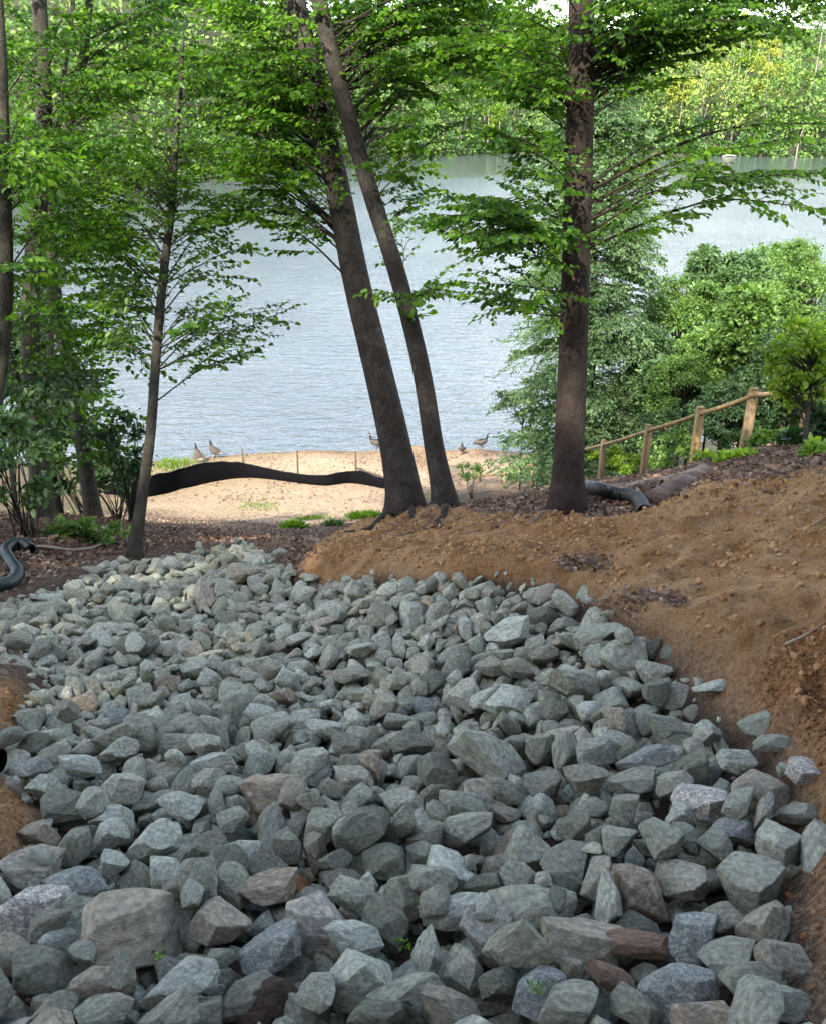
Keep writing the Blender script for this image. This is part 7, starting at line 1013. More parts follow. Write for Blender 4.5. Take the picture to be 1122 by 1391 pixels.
make_tree('slender_sapling', 'thin straight stem just behind the dark split trunk', 'tree', G_, [.06,.055,.05,.05,.045,.035,.02], M['bark_dark'], M['leaf_dark'], targets([(0,170,280,520,12,14,10)]), 17, leaf=.085, k=10, flare=.4)
H_ = [at(-30,700,9.4), at(0,500,9.6), at(8,380,9.6), at(4,200,9.6), at(0,60,9.6), at(-10,-120,9.7)]
make_tree('broadleaf_tree', 'leafy tree cut by the left edge of the view', 'tree', H_, [.1,.085,.08,.075,.07,.05], M['bark_dark'], M['leaf'],
  targets([(-60,110,40,260,8.4,10.6,14),(-60,90,260,520,8.4,10.6,12)]), 18, leaf=.075, k=12, crown=(CZ + 2, CZ + 5, 2.6, 10))
I_ = [at(22,690,10.4), at(16,600,10.5), at(30,540,10.6), at(12,470,10.6), at(-10,380,10.6)]
make_tree('slender_sapling', 'thin leaning stem crossing left of the dark split trunk', 'tree', I_, [.035,.032,.03,.028,.02], M['bark_dark'], M['leaf_dark'], targets([(-30,120,480,660,9.6,11,9)]), 19, leaf=.085, k=8, flare=.3)

# ------------------------------------------------------------------ bushes and small trees made of leafy clumps
def bushy(name, label, cat, c, rad, mat, seed, n=6000, leaf=.05, clumps=26, stems=7, base=None, bark='bark_dark', group=None, stemr=.02, droop=.0, tonev=.3, trunk=None, shell=.75, far=False, size_sd=.3):
    rng = np.random.default_rng(seed); c = np.asarray(c, float); rad = np.asarray(rad, float)
    if base is None: base = np.array([c[0], c[1], float((farz if far else gz)(c[0], c[1]))])
    base = np.asarray(base, float); e = empty(name, base); tag(e, label, cat, group)
    wood = Acc(); fol = Foliage(); cl = []
    for i in range(clumps):
        d = rng.normal(size=3); d /= np.linalg.norm(d); q = c + d * rad * rng.uniform(.35, 1) ** .6
        q[2] = max(q[2], base[2] + .12 * rad[2]); cl.append((q, rad.mean() * rng.uniform(.12, .34) * (26 / max(26, clumps)) ** .25, np.clip(.5 + rng.normal() * tonev, 0, 1)))
    top = c + [0, 0, rad[2] * .8]
    if trunk:
        mid = (base + top) / 2 + rng.normal(size=3) * rad * .06; P = spline([base - [0, 0, .2], mid, top], 16)
        a = Acc(); a.tube(P, np.linspace(trunk, trunk * .2, 16), 8); a.build('trunk', M[bark], e)
    for i, (q, r, t) in enumerate(cl):
        o = (P[min(15, max(2, int(15 * (q[2] - base[2]) / (top[2] - base[2] + .01) * .8)))] if trunk else base + rng.normal(size=3) * [.1, .1, 0] * rad)
        if trunk or i < stems * 2:
            wood.tube(spline([o, (o + q) / 2 + rng.normal(size=3) * .08 * rad + [0, 0, .06 * rad[2]], q], 7), np.linspace(stemr, stemr * .25, 7), 4, False)
    per = n // clumps
    for (q, r, t) in cl:
        d = rng.normal(size=(per, 3)); d /= np.linalg.norm(d, axis=1)[:, None]; rr_ = r * np.abs(rng.normal(.45, .55, per))[:, None]
        P_ = q + d * rr_ * np.array([1.25, 1.25, .6 if not droop else .8]); D = d * .8 + rng.normal(size=(per, 3)) * .5; D[:, 2] -= droop
        N = np.array([0, 0, 1.]) + rng.normal(size=(per, 3)) * .6; L = leaf * np.exp(rng.normal(size=per) * size_sd)
        fol.add(P_, D, N, L, L * .3, np.clip(t + rng.normal(size=per) * .08, 0, 1))
    if wood.n: wood.build('branches', M[bark], e)
    fol.build('foliage', M[mat], e)
    return e
def px_bush(name, label, cat, u, v, ru, rv, d, mat, seed, **k):
    c = at(u, v, d); return bushy(name, label, cat, c, (ru / F * d, min(ru, rv) / F * d, rv / F * d), mat, seed, **k)
# the evergreen behind the lone trunk
def hemlock():
    rng = np.random.default_rng(50); base = at(800, 600, 24); base[2] = float(gz(base[0], base[1])); e = empty('hemlock_tree', base)
    tag(e, 'feathery dark evergreen growing behind the lone reddish trunk', 'tree'); top = at(812, 60, 24)
    P = spline([base - [0, 0, .3], (base + top) / 2 + [.05, 0, 0], top], 40); a = Acc(); a.tube(P, np.linspace(.2, .03, 40), 10); a.build('trunk', M['bark_dark'], e)
    wood = Acc(); fol = Foliage()
    for i in range(400):
        t = rng.uniform(.08, 1); o = P[int(t * 39)]; an = rng.uniform(0, 6.28); ln = (3.1 - 2.0 * t) * rng.uniform(.55, 1.1)
        if t < .3: ln *= .9
        tgt = o + np.array([math.cos(an) * ln, math.sin(an) * ln, -.10 * ln + rng.normal() * .12])
        spray(wood, fol, o, tgt, rng, r0=.014, arch=.08, ntw=12, twl=.7, leaf=.085, lsp=.048, start=.2, curl=.6)
    wood.build('branches', M['bark_dark'], e); fol.build('foliage', M['leaf_blue'], e)
hemlock()
px_bush('young_cedar', 'pale blue-green young tree in front of the water left of the lone trunk', 'tree', 712, 545, 45, 34, 26, 'leaf_blue', 51, n=2600, leaf=.06, clumps=18, stems=6, stemr=.014, trunk=.03)
px_bush('waterside_shrub', 'sparse thin-stemmed shrub by the water beside the lone trunk', 'shrub', 735, 600, 26, 26, 27, 'leaf_blue', 52, n=500, leaf=.06, clumps=12, stems=6, stemr=.012)
for i, (u, v, ru, rv, d, mt, n, lf, lb) in enumerate([
  (925,445,58,70,26,'leaf_pale',9000,.09,'pale green bushy tree next to the dark evergreen by the water'),
  (1010,415,55,75,30,'leaf_blue',8000,.1,'soft grey-green tree standing tallest in the thicket'),
  (1095,410,60,80,26,'leaf_pale',9000,.085,'pale leafy tree at the right edge over the thicket'),
  (1010,480,62,60,24,'leaf_blue',9000,.065,'blue-green bush in the middle of the thicket above the fence'),
  (930,530,50,60,22,'leaf_pale',7000,.065,'light green bush right behind the fourth fence post'),
  (1075,500,50,60,19,'leaf_dark',6000,.065,'dark green bush behind the yellow-green sapling'),
  (860,560,38,60,27,'leaf_blue',6000,.065,'dull green bush under the dark evergreen'),
  (1150,470,60,110,17,'leaf_pale',7000,.07,'light green tree cut by the right edge of the view'),
  (960,370,40,34,30,'leaf_blue',4000,.11,'distant greyish shrub against the bright water'),
  (1060,370,60,40,32,'leaf_pale',5000,.12,'farther pale shrub against the bright water'),
  (990,560,60,45,19,'leaf_dark',6000,.06,'dark low bush behind the tall fence posts'),
  (880,500,34,60,25,'leaf_blue',6000,.08,'blue-green young tree against the right side of the dark evergreen'),
  (1050,545,50,40,21,'leaf_blue',5000,.07,'blue-green bush low in the thicket at the top of the fence'),
  (900,590,44,36,21,'leaf_dark',4000,.06,'dark bush low behind the middle fence posts')]):
    px_bush('thicket_tree', lb, 'tree', u, v, ru, rv, d, mt, 60 + i, n=int(n * 2.6), leaf=lf * .85, clumps=120, trunk=.07, stemr=.018, group='green thicket beyond the fence')
rt = np.random.default_rng(401)
WD = ['feathery green', 'airy light green', 'dull olive', 'fresh green', 'grey-green', 'thin-leaved']
for i in range(18):
    u = 885 + i * 14.5; v = rt.uniform(430, 590); d = rt.uniform(20, 28); mt = ['leaf_blue', 'leaf_pale', 'leaf_dark', 'leaf_pale', 'leaf_blue', 'leaf_pale'][i % 6]
    px_bush('thicket_tree', '%s young tree in the thicket, %s one from the dark evergreen' % (WD[i % 6], (ORD + ['eighteenth'])[i] if i else 'first'), 'tree', u, v, rt.uniform(24, 46), rt.uniform(30, 60), d, mt, 420 + i, n=6500, leaf=rt.uniform(.06, .1), clumps=80, trunk=.05, stemr=.014, group='green thicket beyond the fence')
yl = bushy('yellow_green_sapling', 'bright yellow-green sapling over the last fence post on the right', 'tree', at(1085, 495, 8.2), (.30, .30, .42), 'leaf_bright', 80, n=2400, leaf=.05, clumps=60, base=at(1092, 630, 8.2) * [1, 1, 0] + [0, 0, float(gz(at(1092,630,8.2)[0], at(1092,630,8.2)[1]))], trunk=.03, stemr=.012, tonev=.35)
for i, (u, v, ru, rv, d, mt, n, lf, lb) in enumerate([
  (835,625,45,22,23,'leaf_bright',2600,.06,'bright green ground plants behind the fence next to the lone trunk'),
  (905,610,42,30,19,'leaf_pale',2600,.06,'light green low plants between the tall fence posts'),
  (700,642,28,14,30.3,'leaf_pale',1300,.07,'small green plants around the lowest fence posts'),
  (970,628,34,12,12.6,'leaf_bright',1600,.06,'leafy yellow-green plant at the foot of the tall posts'),
  (1045,605,34,18,11.5,'leaf_pale',2000,.06,'low leafy bush between the tall posts and the sapling'),
  (1000,630,34,18,9.8,'leaf_bright',600,.06,'little yellow-green plant on the litter above the log'),
  (1100,590,34,45,9,'leaf_dark',1400,.06,'dark leafy bush at the right end of the fence'),
  (1118,620,30,24,7.2,'leaf_bright',500,.055,'sprig of bright leaves at the top of the right soil bank'),
  (925,672,14,10,8.7,'leaf_bright',110,.045,'small green seedling beside the end of the log'),
  (640,640,18,14,27,'leaf_pale',500,.07,'little weeds on the beach right of the slimmer twin trunk'),
  (760,640,20,16,27,'leaf_pale',600,.07,'weeds at the foot of the hidden fence post')]):
    px_bush('low_bush', lb, 'bush', u, v, ru, rv, d, mt, 90 + i, n=n, leaf=lf, clumps=16, stems=6, stemr=.008, group='low plants around the fence')
for i, (u, v, ru, rv, d, mt, n, lf, lb) in enumerate([
  (18,625,48,70,9.2,'leaf_blue',900,.07,'dark rhododendron filling the lower left edge of the woods'),
  (100,610,55,60,12.5,'leaf_blue',1500,.08,'dark bush between the split trunk and the bowed trunk'),
  (35,520,70,80,13.5,'leaf_dark',3400,.09,'shady thicket far behind the split trunk'),
  (165,610,34,60,11.5,'leaf_dark',700,.065,'thin shrub between the bowed trunk and the sapling'),
  (150,640,45,34,13,'leaf_blue',1500,.07,'greyish low shrub near the left end of the black silt fence'),
  (120,722,62,18,9.9,'leaf_pale',900,.05,'low pale green plants at the feet of the left trunks'),
  (30,440,70,70,15,'leaf_dark',3600,.1,'dense dark foliage deep in the left woods')]):
    px_bush('woodland_shrub', lb, 'bush', u, v, ru, rv, d, mt, 110 + i, n=int(n * 1.3), leaf=lf, clumps=26, stems=8, stemr=.012, group='shrubs in the left woods')

# ------------------------------------------------------------------ wood on the far shore
def far_tree(fol, x, y, h, rng, tone, wide=.32, conif=False):
    z = float(farz(x, y)); n = int(130 + h * 13); k = int(11 + h * .5)
    for i in range(k):
        t = rng.uniform(.12, 1); a = rng.uniform(0, 6.28); r = h * wide * (math.sin(math.pi * min(1, t * .85 + .12)) if not conif else (1.05 - t) * .8) * rng.uniform(.3, 1)
        q = np.array([x + math.cos(a) * r, y + math.sin(a) * r, z + h * (.08 + .9 * t)]); m = n // k; d = rng.normal(size=(m, 3)); d /= np.linalg.norm(d, axis=1)[:, None]
        P_ = q + d * rng.uniform(.3, 1, m)[:, None] * h * np.array([.12, .12, .075])
        L = rng.uniform(.35, .95, m); fol.add(P_, d + rng.normal(size=(m, 3)) * .4, d * .5 + [0, -.2, .8] + rng.normal(size=(m, 3)) * .5, L, L * .38, np.clip(tone + rng.normal() * .10 + rng.normal(size=m) * .05, 0, 1))
rf = np.random.default_rng(200); fol = Foliage(); wood = Acc()
for row, off in enumerate([-1, 4, 11, 18, 26, 35, 45, 56, 68, 82]):
    x = -250.
    while x < 230:
        x += rf.uniform(4.2, 7.5) * (1 if row < 4 else 1.25); y = float(shore(x)) + off + rf.uniform(-3, 3)
        if abs(x) > y * .56 + 12: continue
        h = rf.uniform(6, 13) if row == 0 else rf.uniform(13, 24); right = sstep(20, 60, x) if True else 0
        tone = np.clip(rf.uniform(.15, .85) + .2 * right - (.22 if row == 0 else 0), 0, 1)
        far_tree(fol, x, y, h, rf, tone, rf.uniform(.22, .36), rf.random() < .2)
        if rf.random() < .25:
            z = float(farz(x, y)); P_ = [[x, y, z - .5], [x + rf.normal() * .3, y, z + h * .4], [x + rf.normal() * .8, y, z + h * .85]]; wood.tube(P_, [.22, .18, .06], 5, False)
x = -150.
while x < 170:
    x += rf.uniform(2.2, 4); y = float(shore(x)) + rf.uniform(-3, 0)
    if abs(x) < y * .56 + 12: far_tree(fol, x, y, rf.uniform(3.5, 7), rf, rf.uniform(.05, .5), .55)
fw = fol.build('far_wood', M['leaf_far'], None, 0); tag(fw, 'wooded hillside across the lake', 'woods', kind='stuff')
ft = wood.build('far_trunks', M['bark_far']); tag(ft, 'pale tree trunks showing in the wood across the lake', 'woods', kind='stuff')
def far_single(u, v, ru, rv, off, mat, seed, label, trunks=1, tw=.18):
    # the tree stands off metres behind the far water's edge
    d0 = 250.
    for _ in range(8):
        p = at(u, v, d0); y = float(shore(p[0])) + off; d0 *= y / p[1]
    c = at(u, v, d0); rad = (ru / F * d0, ru / F * d0 * .8, rv / F * d0); b = np.array([c[0], c[1], float(farz(c[0], c[1])) - .3])
    e = bushy('far_tree', label, 'tree', c, rad, mat, seed, n=2600, leaf=.55, clumps=26, base=b, bark='bark_far', trunk=None, stems=0, far=True, group='bright trees on the far shore', tonev=.25)
    rng = np.random.default_rng(seed)
    for i in range(trunks):
        a = Acc(); o = b + [rng.normal() * rad[0] * .12 * (trunks > 1), 0, 0]; t = c + np.array([(i - (trunks - 1) / 2) / max(1, trunks) * rad[0] * 1.4, -rad[1] * .5, rad[2] * .5])
        a.tube(spline([o, (o + t) / 2 + [0, -rad[1] * .3, 0], t], 12), np.linspace(tw, tw * .35, 12), 6, False); a.build('trunk', M['bark_far'], e)
for i, a in enumerate([(663,152,20,38,1,'leaf_bright','small yellow-lit tree at the far water edge between the trunks',1,.25),
  (957,85,38,48,14,'leaf_gold','golden many-stemmed tree on the far bank, right of the lone trunk',5,.2),
  (1046,95,24,44,12,'leaf_gold','golden single-stemmed tree near the right of the far bank',2,.2),
  (1108,70,22,60,8,'leaf_far','tree with a white trunk at the right end of the far bank',1,.28),
  (925,125,20,22,5,'leaf_gold','low golden tree beneath the many-stemmed one',1,.15),
  (625,130,26,50,6,'leaf_far','grey-trunked tree on the far bank left of the small yellow one',3,.25),
  (870,95,26,50,12,'leaf_bright','fresh green tree on the far bank right beside the lone trunk',2,.2),
  (1010,60,22,40,24,'leaf_bright','bright green tree between the two golden trees',2,.2)]):
    far_single(*a[:5], a[5], 300 + i, a[6], a[7], a[8])
# ------------------------------------------------------------------ ground litter, crumbs of soil
def on(x, y): return float(gz(x, y))
rl = np.random.default_rng(31)
def scatter(n, box, f):
    q = rl.uniform([box[0], box[2]], [box[1], box[3]], size=(n, 2)); s = f(q[:, 0], q[:, 1]); return q[rl.random(len(q)) < s]
def litter_w(x, y):
    nz_ = fbm(np.stack([x * 1.1, y * 1.1, x * 0], -1), 3, 3); d = sstep(-.05, .2, sdist(x, y, DIRT) + .2 * nz_); s = sstep(-1.2, .8, sdist(x, y, SANDP) + 1.2 * nz_); b = sstep(-.2, .05, sdist(x, y, BED)); return np.clip((1 - d) * (1 - s * .72) * (1 - b), 0, 1)
q = np.concatenate([scatter(60000, (-7, 7, 4, 17), litter_w), scatter(16000, (-10, 9, 12, 24), litter_w), scatter(4000, (-4, 5, .6, 10), litter_w)])
patch = []
for u, v, r, n in [(790,775,.16,200),(885,828,.17,180),(395,765,.3,300),(720,700,.4,160),(640,690,.4,160),(850,690,.35,350),(30,1375,.2,160),(190,700,.8,500),(960,660,.5,420),(1060,655,.5,260),(560,715,.5,130)]:
    c = hit(u, v); patch.append(c[:2] + rl.normal(size=(n, 2)) * r * .55)
q = np.concatenate([q] + patch); n = len(q)
npatch = sum(len(p) for p in patch); a = rl.uniform(0, 6.28, n); D = np.stack([np.cos(a), np.sin(a), rl.normal(size=n) * .25], 1); N = np.array([0, -.15, 1.]) + rl.normal(size=(n, 3)) * .45; L = rl.uniform(.03, .075, n); L[-npatch:] *= .62
P = np.stack([q[:, 0], q[:, 1], gz(q[:, 0], q[:, 1]) + rl.uniform(.003, .03, n)], 1)
lf = leaves('leaf_litter', P, D, N, L, L * .36, M['leaf_litter'], None, rl.uniform(0, 1, n), .5); tag(lf, 'dry brown and pinkish leaves littering the slope', 'leaf litter', kind='stuff')

q = scatter(5200, (-9, 7, 24.5, 31.5), lambda x, y: .25 + .75 * sstep(.05, .3, fbm(np.stack([x * .9, y * .9, x * 0], -1), 3, 91))); n = len(q)
a = rl.uniform(0, 6.28, n); L = rl.uniform(.03, .10, n); P = np.stack([q[:, 0], q[:, 1], gz(q[:, 0], q[:, 1]) + .02], 1)
tag(leaves('beach_wrack', P, np.stack([np.cos(a), np.sin(a), rl.normal(size=n) * .1], 1), np.array([0, 0, 1.]) + rl.normal(size=(n, 3)) * .5, L, L * .3, M['leaf_litter'], None, rl.uniform(0, 1, n), .5), 'brown bits of leaf and bark washed over the sand', 'debris', kind='stuff')

def clods(name, n, f, box, s0, s1, mat, label):
    q = scatter(n, box, f); acc = Acc()
    for i, (x, y) in enumerate(q):
        P_, fc = rock_verts(i % NSH, 2); s = s0 * (s1 / s0) ** (rl.uniform() ** 1.5); acc.add(P_ * s * rl.uniform(.6, 1.2, 3) + [x, y, on(x, y) + s * .15], None, fc)
    o = acc.build(name, mat); tag(o, label, 'soil', kind='stuff')
def mat_clod(name, c0, c1, c2):
    t = NT(name); g = t.n('ShaderNodeNewGeometry'); v = t.n('ShaderNodeTexCoord').outputs['Object']
    c = t.ramp(g.outputs['Random Per Island'], [(0, G3(*c0)), (.5, G3(*c1)), (1, G3(*c2))]); n_ = t.noise(v, 70, 5, .7)
    c = t.mix(1.0, c, t.ramp(n_, [(.3, G3(.6,.6,.6)), (.7, G3(1.35,1.35,1.35))]), 'MULTIPLY'); return t.out(t.pbr(c, .95, t.bump(n_, 1, .01), .1))
wd = lambda x, y: sstep(-.02, .15, sdist(x, y, DIRT)) * (1 - sstep(-.12, -.02, sdist(x, y, BED))) * (.35 + .65 * sstep(-.1, .25, fbm(np.stack([x * 1.5, y * 1.5, x * 0], -1), 3, 60)))
clods('soil_crumbs', 42000, wd, (-1.2, 4.6, .6, 9.8), .004, .022, mat_clod('clod_soil', (.24,.13,.052), (.33,.19,.085), (.41,.26,.135)), 'crumbly brown clods strewn over the graded soil bank')
wo_ = lambda x, y: sstep(-.05, .1, np.maximum(sdist(x, y, ORNG), np.maximum(sdist(x, y, np.array(LEFTD[0])), sdist(x, y, np.array(LEFTD[1])))))
clods('orange_clods', 50000, wo_, (-3, 2.6, .5, 5.2), .003, .014, mat_clod('clod_orange', (.15,.07,.03), (.22,.11,.05), (.29,.165,.08)), 'loose orange clods at the right edge and left edge of the rocks')
# dark soil and orange soil showing between the rocks
def heap(u, v, r, h, mat, label, seed, name='soil_heap'):
    c = hit(u, v); n_ = 44; xs = np.linspace(-1, 1, n_); X_, Y_ = np.meshgrid(xs, xs); rr_ = np.hypot(X_, Y_)
    x = c[0] + X_ * r; y = c[1] + Y_ * r; z = gz(x, y) - .04 + (h + .04) * np.clip(1 - rr_ ** 2, -1, 1) + .035 * fbm(np.stack([x * 9, y * 9, x * 0 + seed], -1), 4, seed) * (1 + 1)
    I = np.arange(n_ * n_).reshape(n_, n_); o = mesh(name, np.stack([x, y, z], -1).reshape(-1, 3), np.stack([I[:-1, :-1], I[:-1, 1:], I[1:, 1:], I[1:, :-1]], -1).reshape(-1, 4), mat); tag(o, label, 'soil')
M['soil_dark'] = mat_noise('soil_dark', (.025,.018,.014), (.085,.06,.045), 60, .95, 1, .012, .1, (1,1,1), (.06,.04,.03))
M['soil_orange'] = mat_noise('soil_orange', (.11,.05,.025), (.28,.13,.06), 60, .95, 1, .012, .1)
heap(365, 1345, .13, .15, M['soil_dark'], 'patch of dark soil and roots among the rocks near the bottom', 4)
heap(400, 1190, .11, .14, M['soil_orange'], 'small patch of orange soil in a gap of the rocks', 5)

# sticks lying about
def stick(pts, r, mat, label, name='fallen_stick', lift=.02, cat='stick', group=None):
    q = [];
    for u, v in pts: p = hit(u, v); q.append([p[0], p[1], on(p[0], p[1]) + lift])
    a = Acc(); P_ = spline(q, 24); P_ += fbm(P_ * 6, 2, 5)[:, None] * r * .8; a.tube(P_, np.linspace(r, r * .4, 24), 7); o = a.build(name, mat); tag(o, label, cat, group)
stick([(38,748),(70,751),(110,753),(145,744),(158,735)], .018, M['stick'], 'pale crooked branch lying beneath the left trunks', lift=.05)
stick([(575,728),(620,712),(665,690),(730,680)], .010, M['root'], 'thin bare root running toward the lone trunk', lift=.015)
stick([(590,735),(640,728),(720,690)], .008, M['root'], 'second thin root crossing the soil by the lone trunk', lift=.02)
stick([(500,740),(560,728),(605,705)], .014, M['root'], 'bare root below the slimmer twin trunk', lift=.01)
stick([(1060,905),(1085,896),(1110,888)], .006, M['stick'], 'little twig on the orange soil', lift=.03)
stick([(1100,722),(1122,716)], .006, M['stick'], 'short twig high on the soil bank', lift=.03)
for i, (pts, lb) in enumerate([([(700,650),(760,648),(800,640)], 'bleached edging branch along the litter by the lone trunk'), ([(850,668),(905,652),(945,640)], 'long pale branch behind the fallen log')]):
    stick(pts, .03, M['stick'], lb, lift=.04)
# log half buried in leaves
def log(p0, p1, r, label):
    a_, b_ = hit(*p0), hit(*p1); q = [[p[0], p[1], on(p[0], p[1]) + r * .45] for p in (a_, (a_ + b_) / 2, b_)]; a = Acc(); P_ = spline(q, 30); rad = r * (1 + .18 * fbm(P_ * 3, 3, 9)); a.tube(P_, rad, 18)
    V = a.V[0]; V += (fbm(V * 9, 3, 4) * r * .22)[:, None]; o = a.build('fallen_log', M['log']); tag(o, label, 'log')
log((888, 688), (955, 652), .10, 'dark fallen log at the top of the soil bank behind the pipe')
log((806, 668), (935, 652), .05, 'thinner fallen log among dead leaves behind the pipe')

# ------------------------------------------------------------------ corrugated pipes
def pipe(P_, r, label, mat, pitch=.02, name='corrugated_pipe'):
    P_ = spline(P_, 200); s = np.concatenate([[0], np.cumsum(np.linalg.norm(np.diff(P_, axis=0), axis=1))]); n_ = int(s[-1] / (pitch / 6)); t = np.linspace(0, s[-1], n_)
    Q = np.stack([np.interp(t, s, P_[:, i]) for i in range(3)], 1); rad = r * (1 + .055 * np.sign(np.sin(t * 2 * math.pi / pitch)) * np.abs(np.sin(t * 2 * math.pi / pitch)) ** .4)
    a = Acc(); a.tube(Q, rad, 20, False); e = a.build(name, mat); tag(e, label, 'drain pipe', 'corrugated drain pipes')
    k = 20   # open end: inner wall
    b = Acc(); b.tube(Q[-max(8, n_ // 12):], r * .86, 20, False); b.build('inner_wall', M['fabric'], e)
    return e
pp = []
for u, v in [(770,655),(800,665),(828,677),(850,678),(866,685),(874,699)]:
    p = hit(u, v + 5); pp.append([p[0], p[1], on(p[0], p[1]) + .08])
pp[-1][2] -= .09; pp[-2][2] -= .01
pipe(pp, .060, 'dark grey corrugated pipe bending down past the lone trunk', M['pipe'])
pp = []
for u, v in [(44,752),(30,744),(16,746),(10,756),(18,772),(26,785),(20,797),(0,803),(-60,812)]:
    p = hit(u, v) if u > 0 else hit(0, v) + [u / F * 8, 0, 0]; pp.append([p[0], p[1], on(p[0], p[1]) + .06])
pipe(pp[::-1], .052, 'dark green corrugated pipe curling at the left edge above the rocks', M['pipe_teal'])
p = hit(0, 1048); pipe([[p[0] - .5, p[1] + .05, p[2] + .03], [p[0] - .2, p[1] + .03, p[2] + .05], [p[0] + .015, p[1], p[2] + .05]], .05, 'black pipe end poking in at the left edge over orange soil', M['fabric'])

# ------------------------------------------------------------------ post and rail fence
posts = [(650,668,30.5,.55),(685,664,29.4,.68),(722,660,28,.85),(770,655,24,.95),(815,650,20,.95),(873,645,16.2,.98),(940,635,13.8,.98),(1010,612,12.5,.95),(1090,600,10.2,.62)]
fe = None; tops = []
for i, (u, v, d, h) in enumerate(posts):
    p = at(u, v, d); z = on(p[0], p[1])
    vt = {0:655,1:640,2:626,3:610,4:599,5:578,6:555,7:530,8:520}[i]
    x, y = p[0], p[1]
    # height that reaches the rail line
    lo = z; best = z + h
    for hh in np.linspace(.3, 1.3, 60):
        if abs(pix(np.array([x, y, z + hh]))[1] - vt) < abs(pix(np.array([x, y, best]))[1] - vt): best = z + hh
    tops.append((x, y, z, best))
fe = empty('wooden_fence', (tops[4][0], tops[4][1], tops[4][2])); tag(fe, 'weathered timber post and rail fence running down to the beach', 'fence')
for i, (x, y, z, t) in enumerate(tops):
    a = Acc(); w_ = .10; a.box((x, y, (z - .4 + t) / 2), w_, w_, t - z + .4, Matrix.Rotation(.25, 3, 'Z')); a.box((x, y, t + .012), w_ * .98, w_ * .98, .02, Matrix.Rotation(.25, 3, 'Z')); a.build('post', M['wood'], fe, smooth=False)
for i in range(len(tops) - 1):
    a = Acc(); p0 = np.array([tops[i][0] - .005, tops[i][1] - .085, tops[i][3] - .05]); p1 = np.array([tops[i + 1][0] - .005, tops[i + 1][1] - .085, tops[i + 1][3] - .05])
    m_ = (p0 + p1) / 2; m_[2] -= .012; a.tube(spline([p0, m_, p1], 10), .034, 8); a.build('rail', M['wood'], fe, smooth=False)
def rail_extra():
    # the rail runs on into the leaves at the right edge
    p0 = np.array([tops[-1][0], tops[-1][1] - .085, tops[-1][3] - .04]); a = Acc(); a.tube([p0, p0 + [1.2, -1.4, .45]], .042, 6); a.build('rail', M['wood'], fe, smooth=False)
rail_extra()

M['hem'] = mat_noise('fabric_hem', (.02,.02,.022), (.05,.05,.055), 40, .7, .2, .003)
# ------------------------------------------------------------------ black silt fence with its stakes
base_uv = [(143,672),(200,676),(250,664),(300,654),(340,650),(385,655),(440,660),(482,657),(525,664),(556,667)]
top_uv = [(146,660),(205,650),(262,638),(318,629),(345,633),(395,643),(440,647),(482,640),(525,651),(556,654)]
bp, tp = [], []
for (u, v), (u2, v2) in zip(base_uv, top_uv):
    p = hit(u, v); z = on(p[0], p[1]); d = pix(p)[2]
    hgt_ = (v - v2) / F * d / math.cos(PITCH) * 1.0; bp.append([p[0], p[1], z - .03]); tp.append([p[0], p[1] + .05, z + hgt_])
bp, tp = spline(bp, 120), spline(tp, 120); s_ = np.linspace(0, 1, 120); L = []
for k in range(9):
    f = k / 8; q = bp * (1 - f) + tp * f; q[:, 1] -= .07 * math.sin(f * 3.1) * (.6 + .8 * fbm(np.stack([s_ * 9, s_ * 0 + f, s_ * 0], -1), 3, 71)) + .07 * f * fbm(np.stack([s_ * 38 + f * 3, s_ * 0 + f * 2, s_ * 0], -1), 3, 75); q[:, 2] += .05 * fbm(np.stack([s_ * 22, s_ * 0 + f * 2, s_ * 0], -1), 3, 72) * f + .015 * vnoise(np.stack([s_ * 45, s_ * 0 + f, s_ * 0], -1), 76); L.append(q)
L = np.array(L); nk, ns = 9, 120; I = np.arange(nk * ns).reshape(nk, ns)
se = empty('silt_fence', bp[60]); tag(se, 'sagging black fabric silt fence with thin stakes across the beach', 'silt fence')
Vf = L.reshape(-1, 3); Qf = np.stack([I[:-1, :-1], I[:-1, 1:], I[1:, 1:], I[1:, :-1]], -1).reshape(-1, 4); n2 = len(Vf)
mesh('fabric', np.concatenate([Vf, Vf + [0, .012, .004]]), np.concatenate([Qf, Qf[:, ::-1] + n2]), M['fabric'], se)
hm = Acc(); hm.tube(tp + np.array([0, -.01, .0]) + (L[-1] - tp), .014, 5); hm.build('hem', M['hem'], se)
for u, v0, v1 in [(331,634,610),(403,646,611),(484,642,613),(255,648,634)]:
    i = int(np.argmin([abs(pix(q)[0] - u) for q in bp])); x, y, z = bp[i]; d = pix(bp[i])[2]
    top_ = z + (670 - v1) / F * d / math.cos(PITCH) if u != 255 else tp[i][2] + .05
    lo = z - .3; a = Acc(); c0 = np.array([x, y + .12, lo]); hh = z
    for h_ in np.linspace(.3, 2.2, 80):
        if abs(pix(np.array([x, y + .12, z + h_]))[1] - v1) < abs(pix(np.array([x, y + .12, hh]))[1] - v1): hh = z + h_
    a.tube([c0, [x + .02, y + .12, hh]], .03, 4); a.build('stake', M['stake'], se, smooth=False)
p = hit(555, 664); a = Acc(); q0 = hit(484, 652); a.tube([[q0[0], q0[1], on(*q0[:2]) + .45], [p[0], p[1], on(*p[:2]) + .08]], .03, 5); a.build('stake', M['stake'], se, smooth=False)

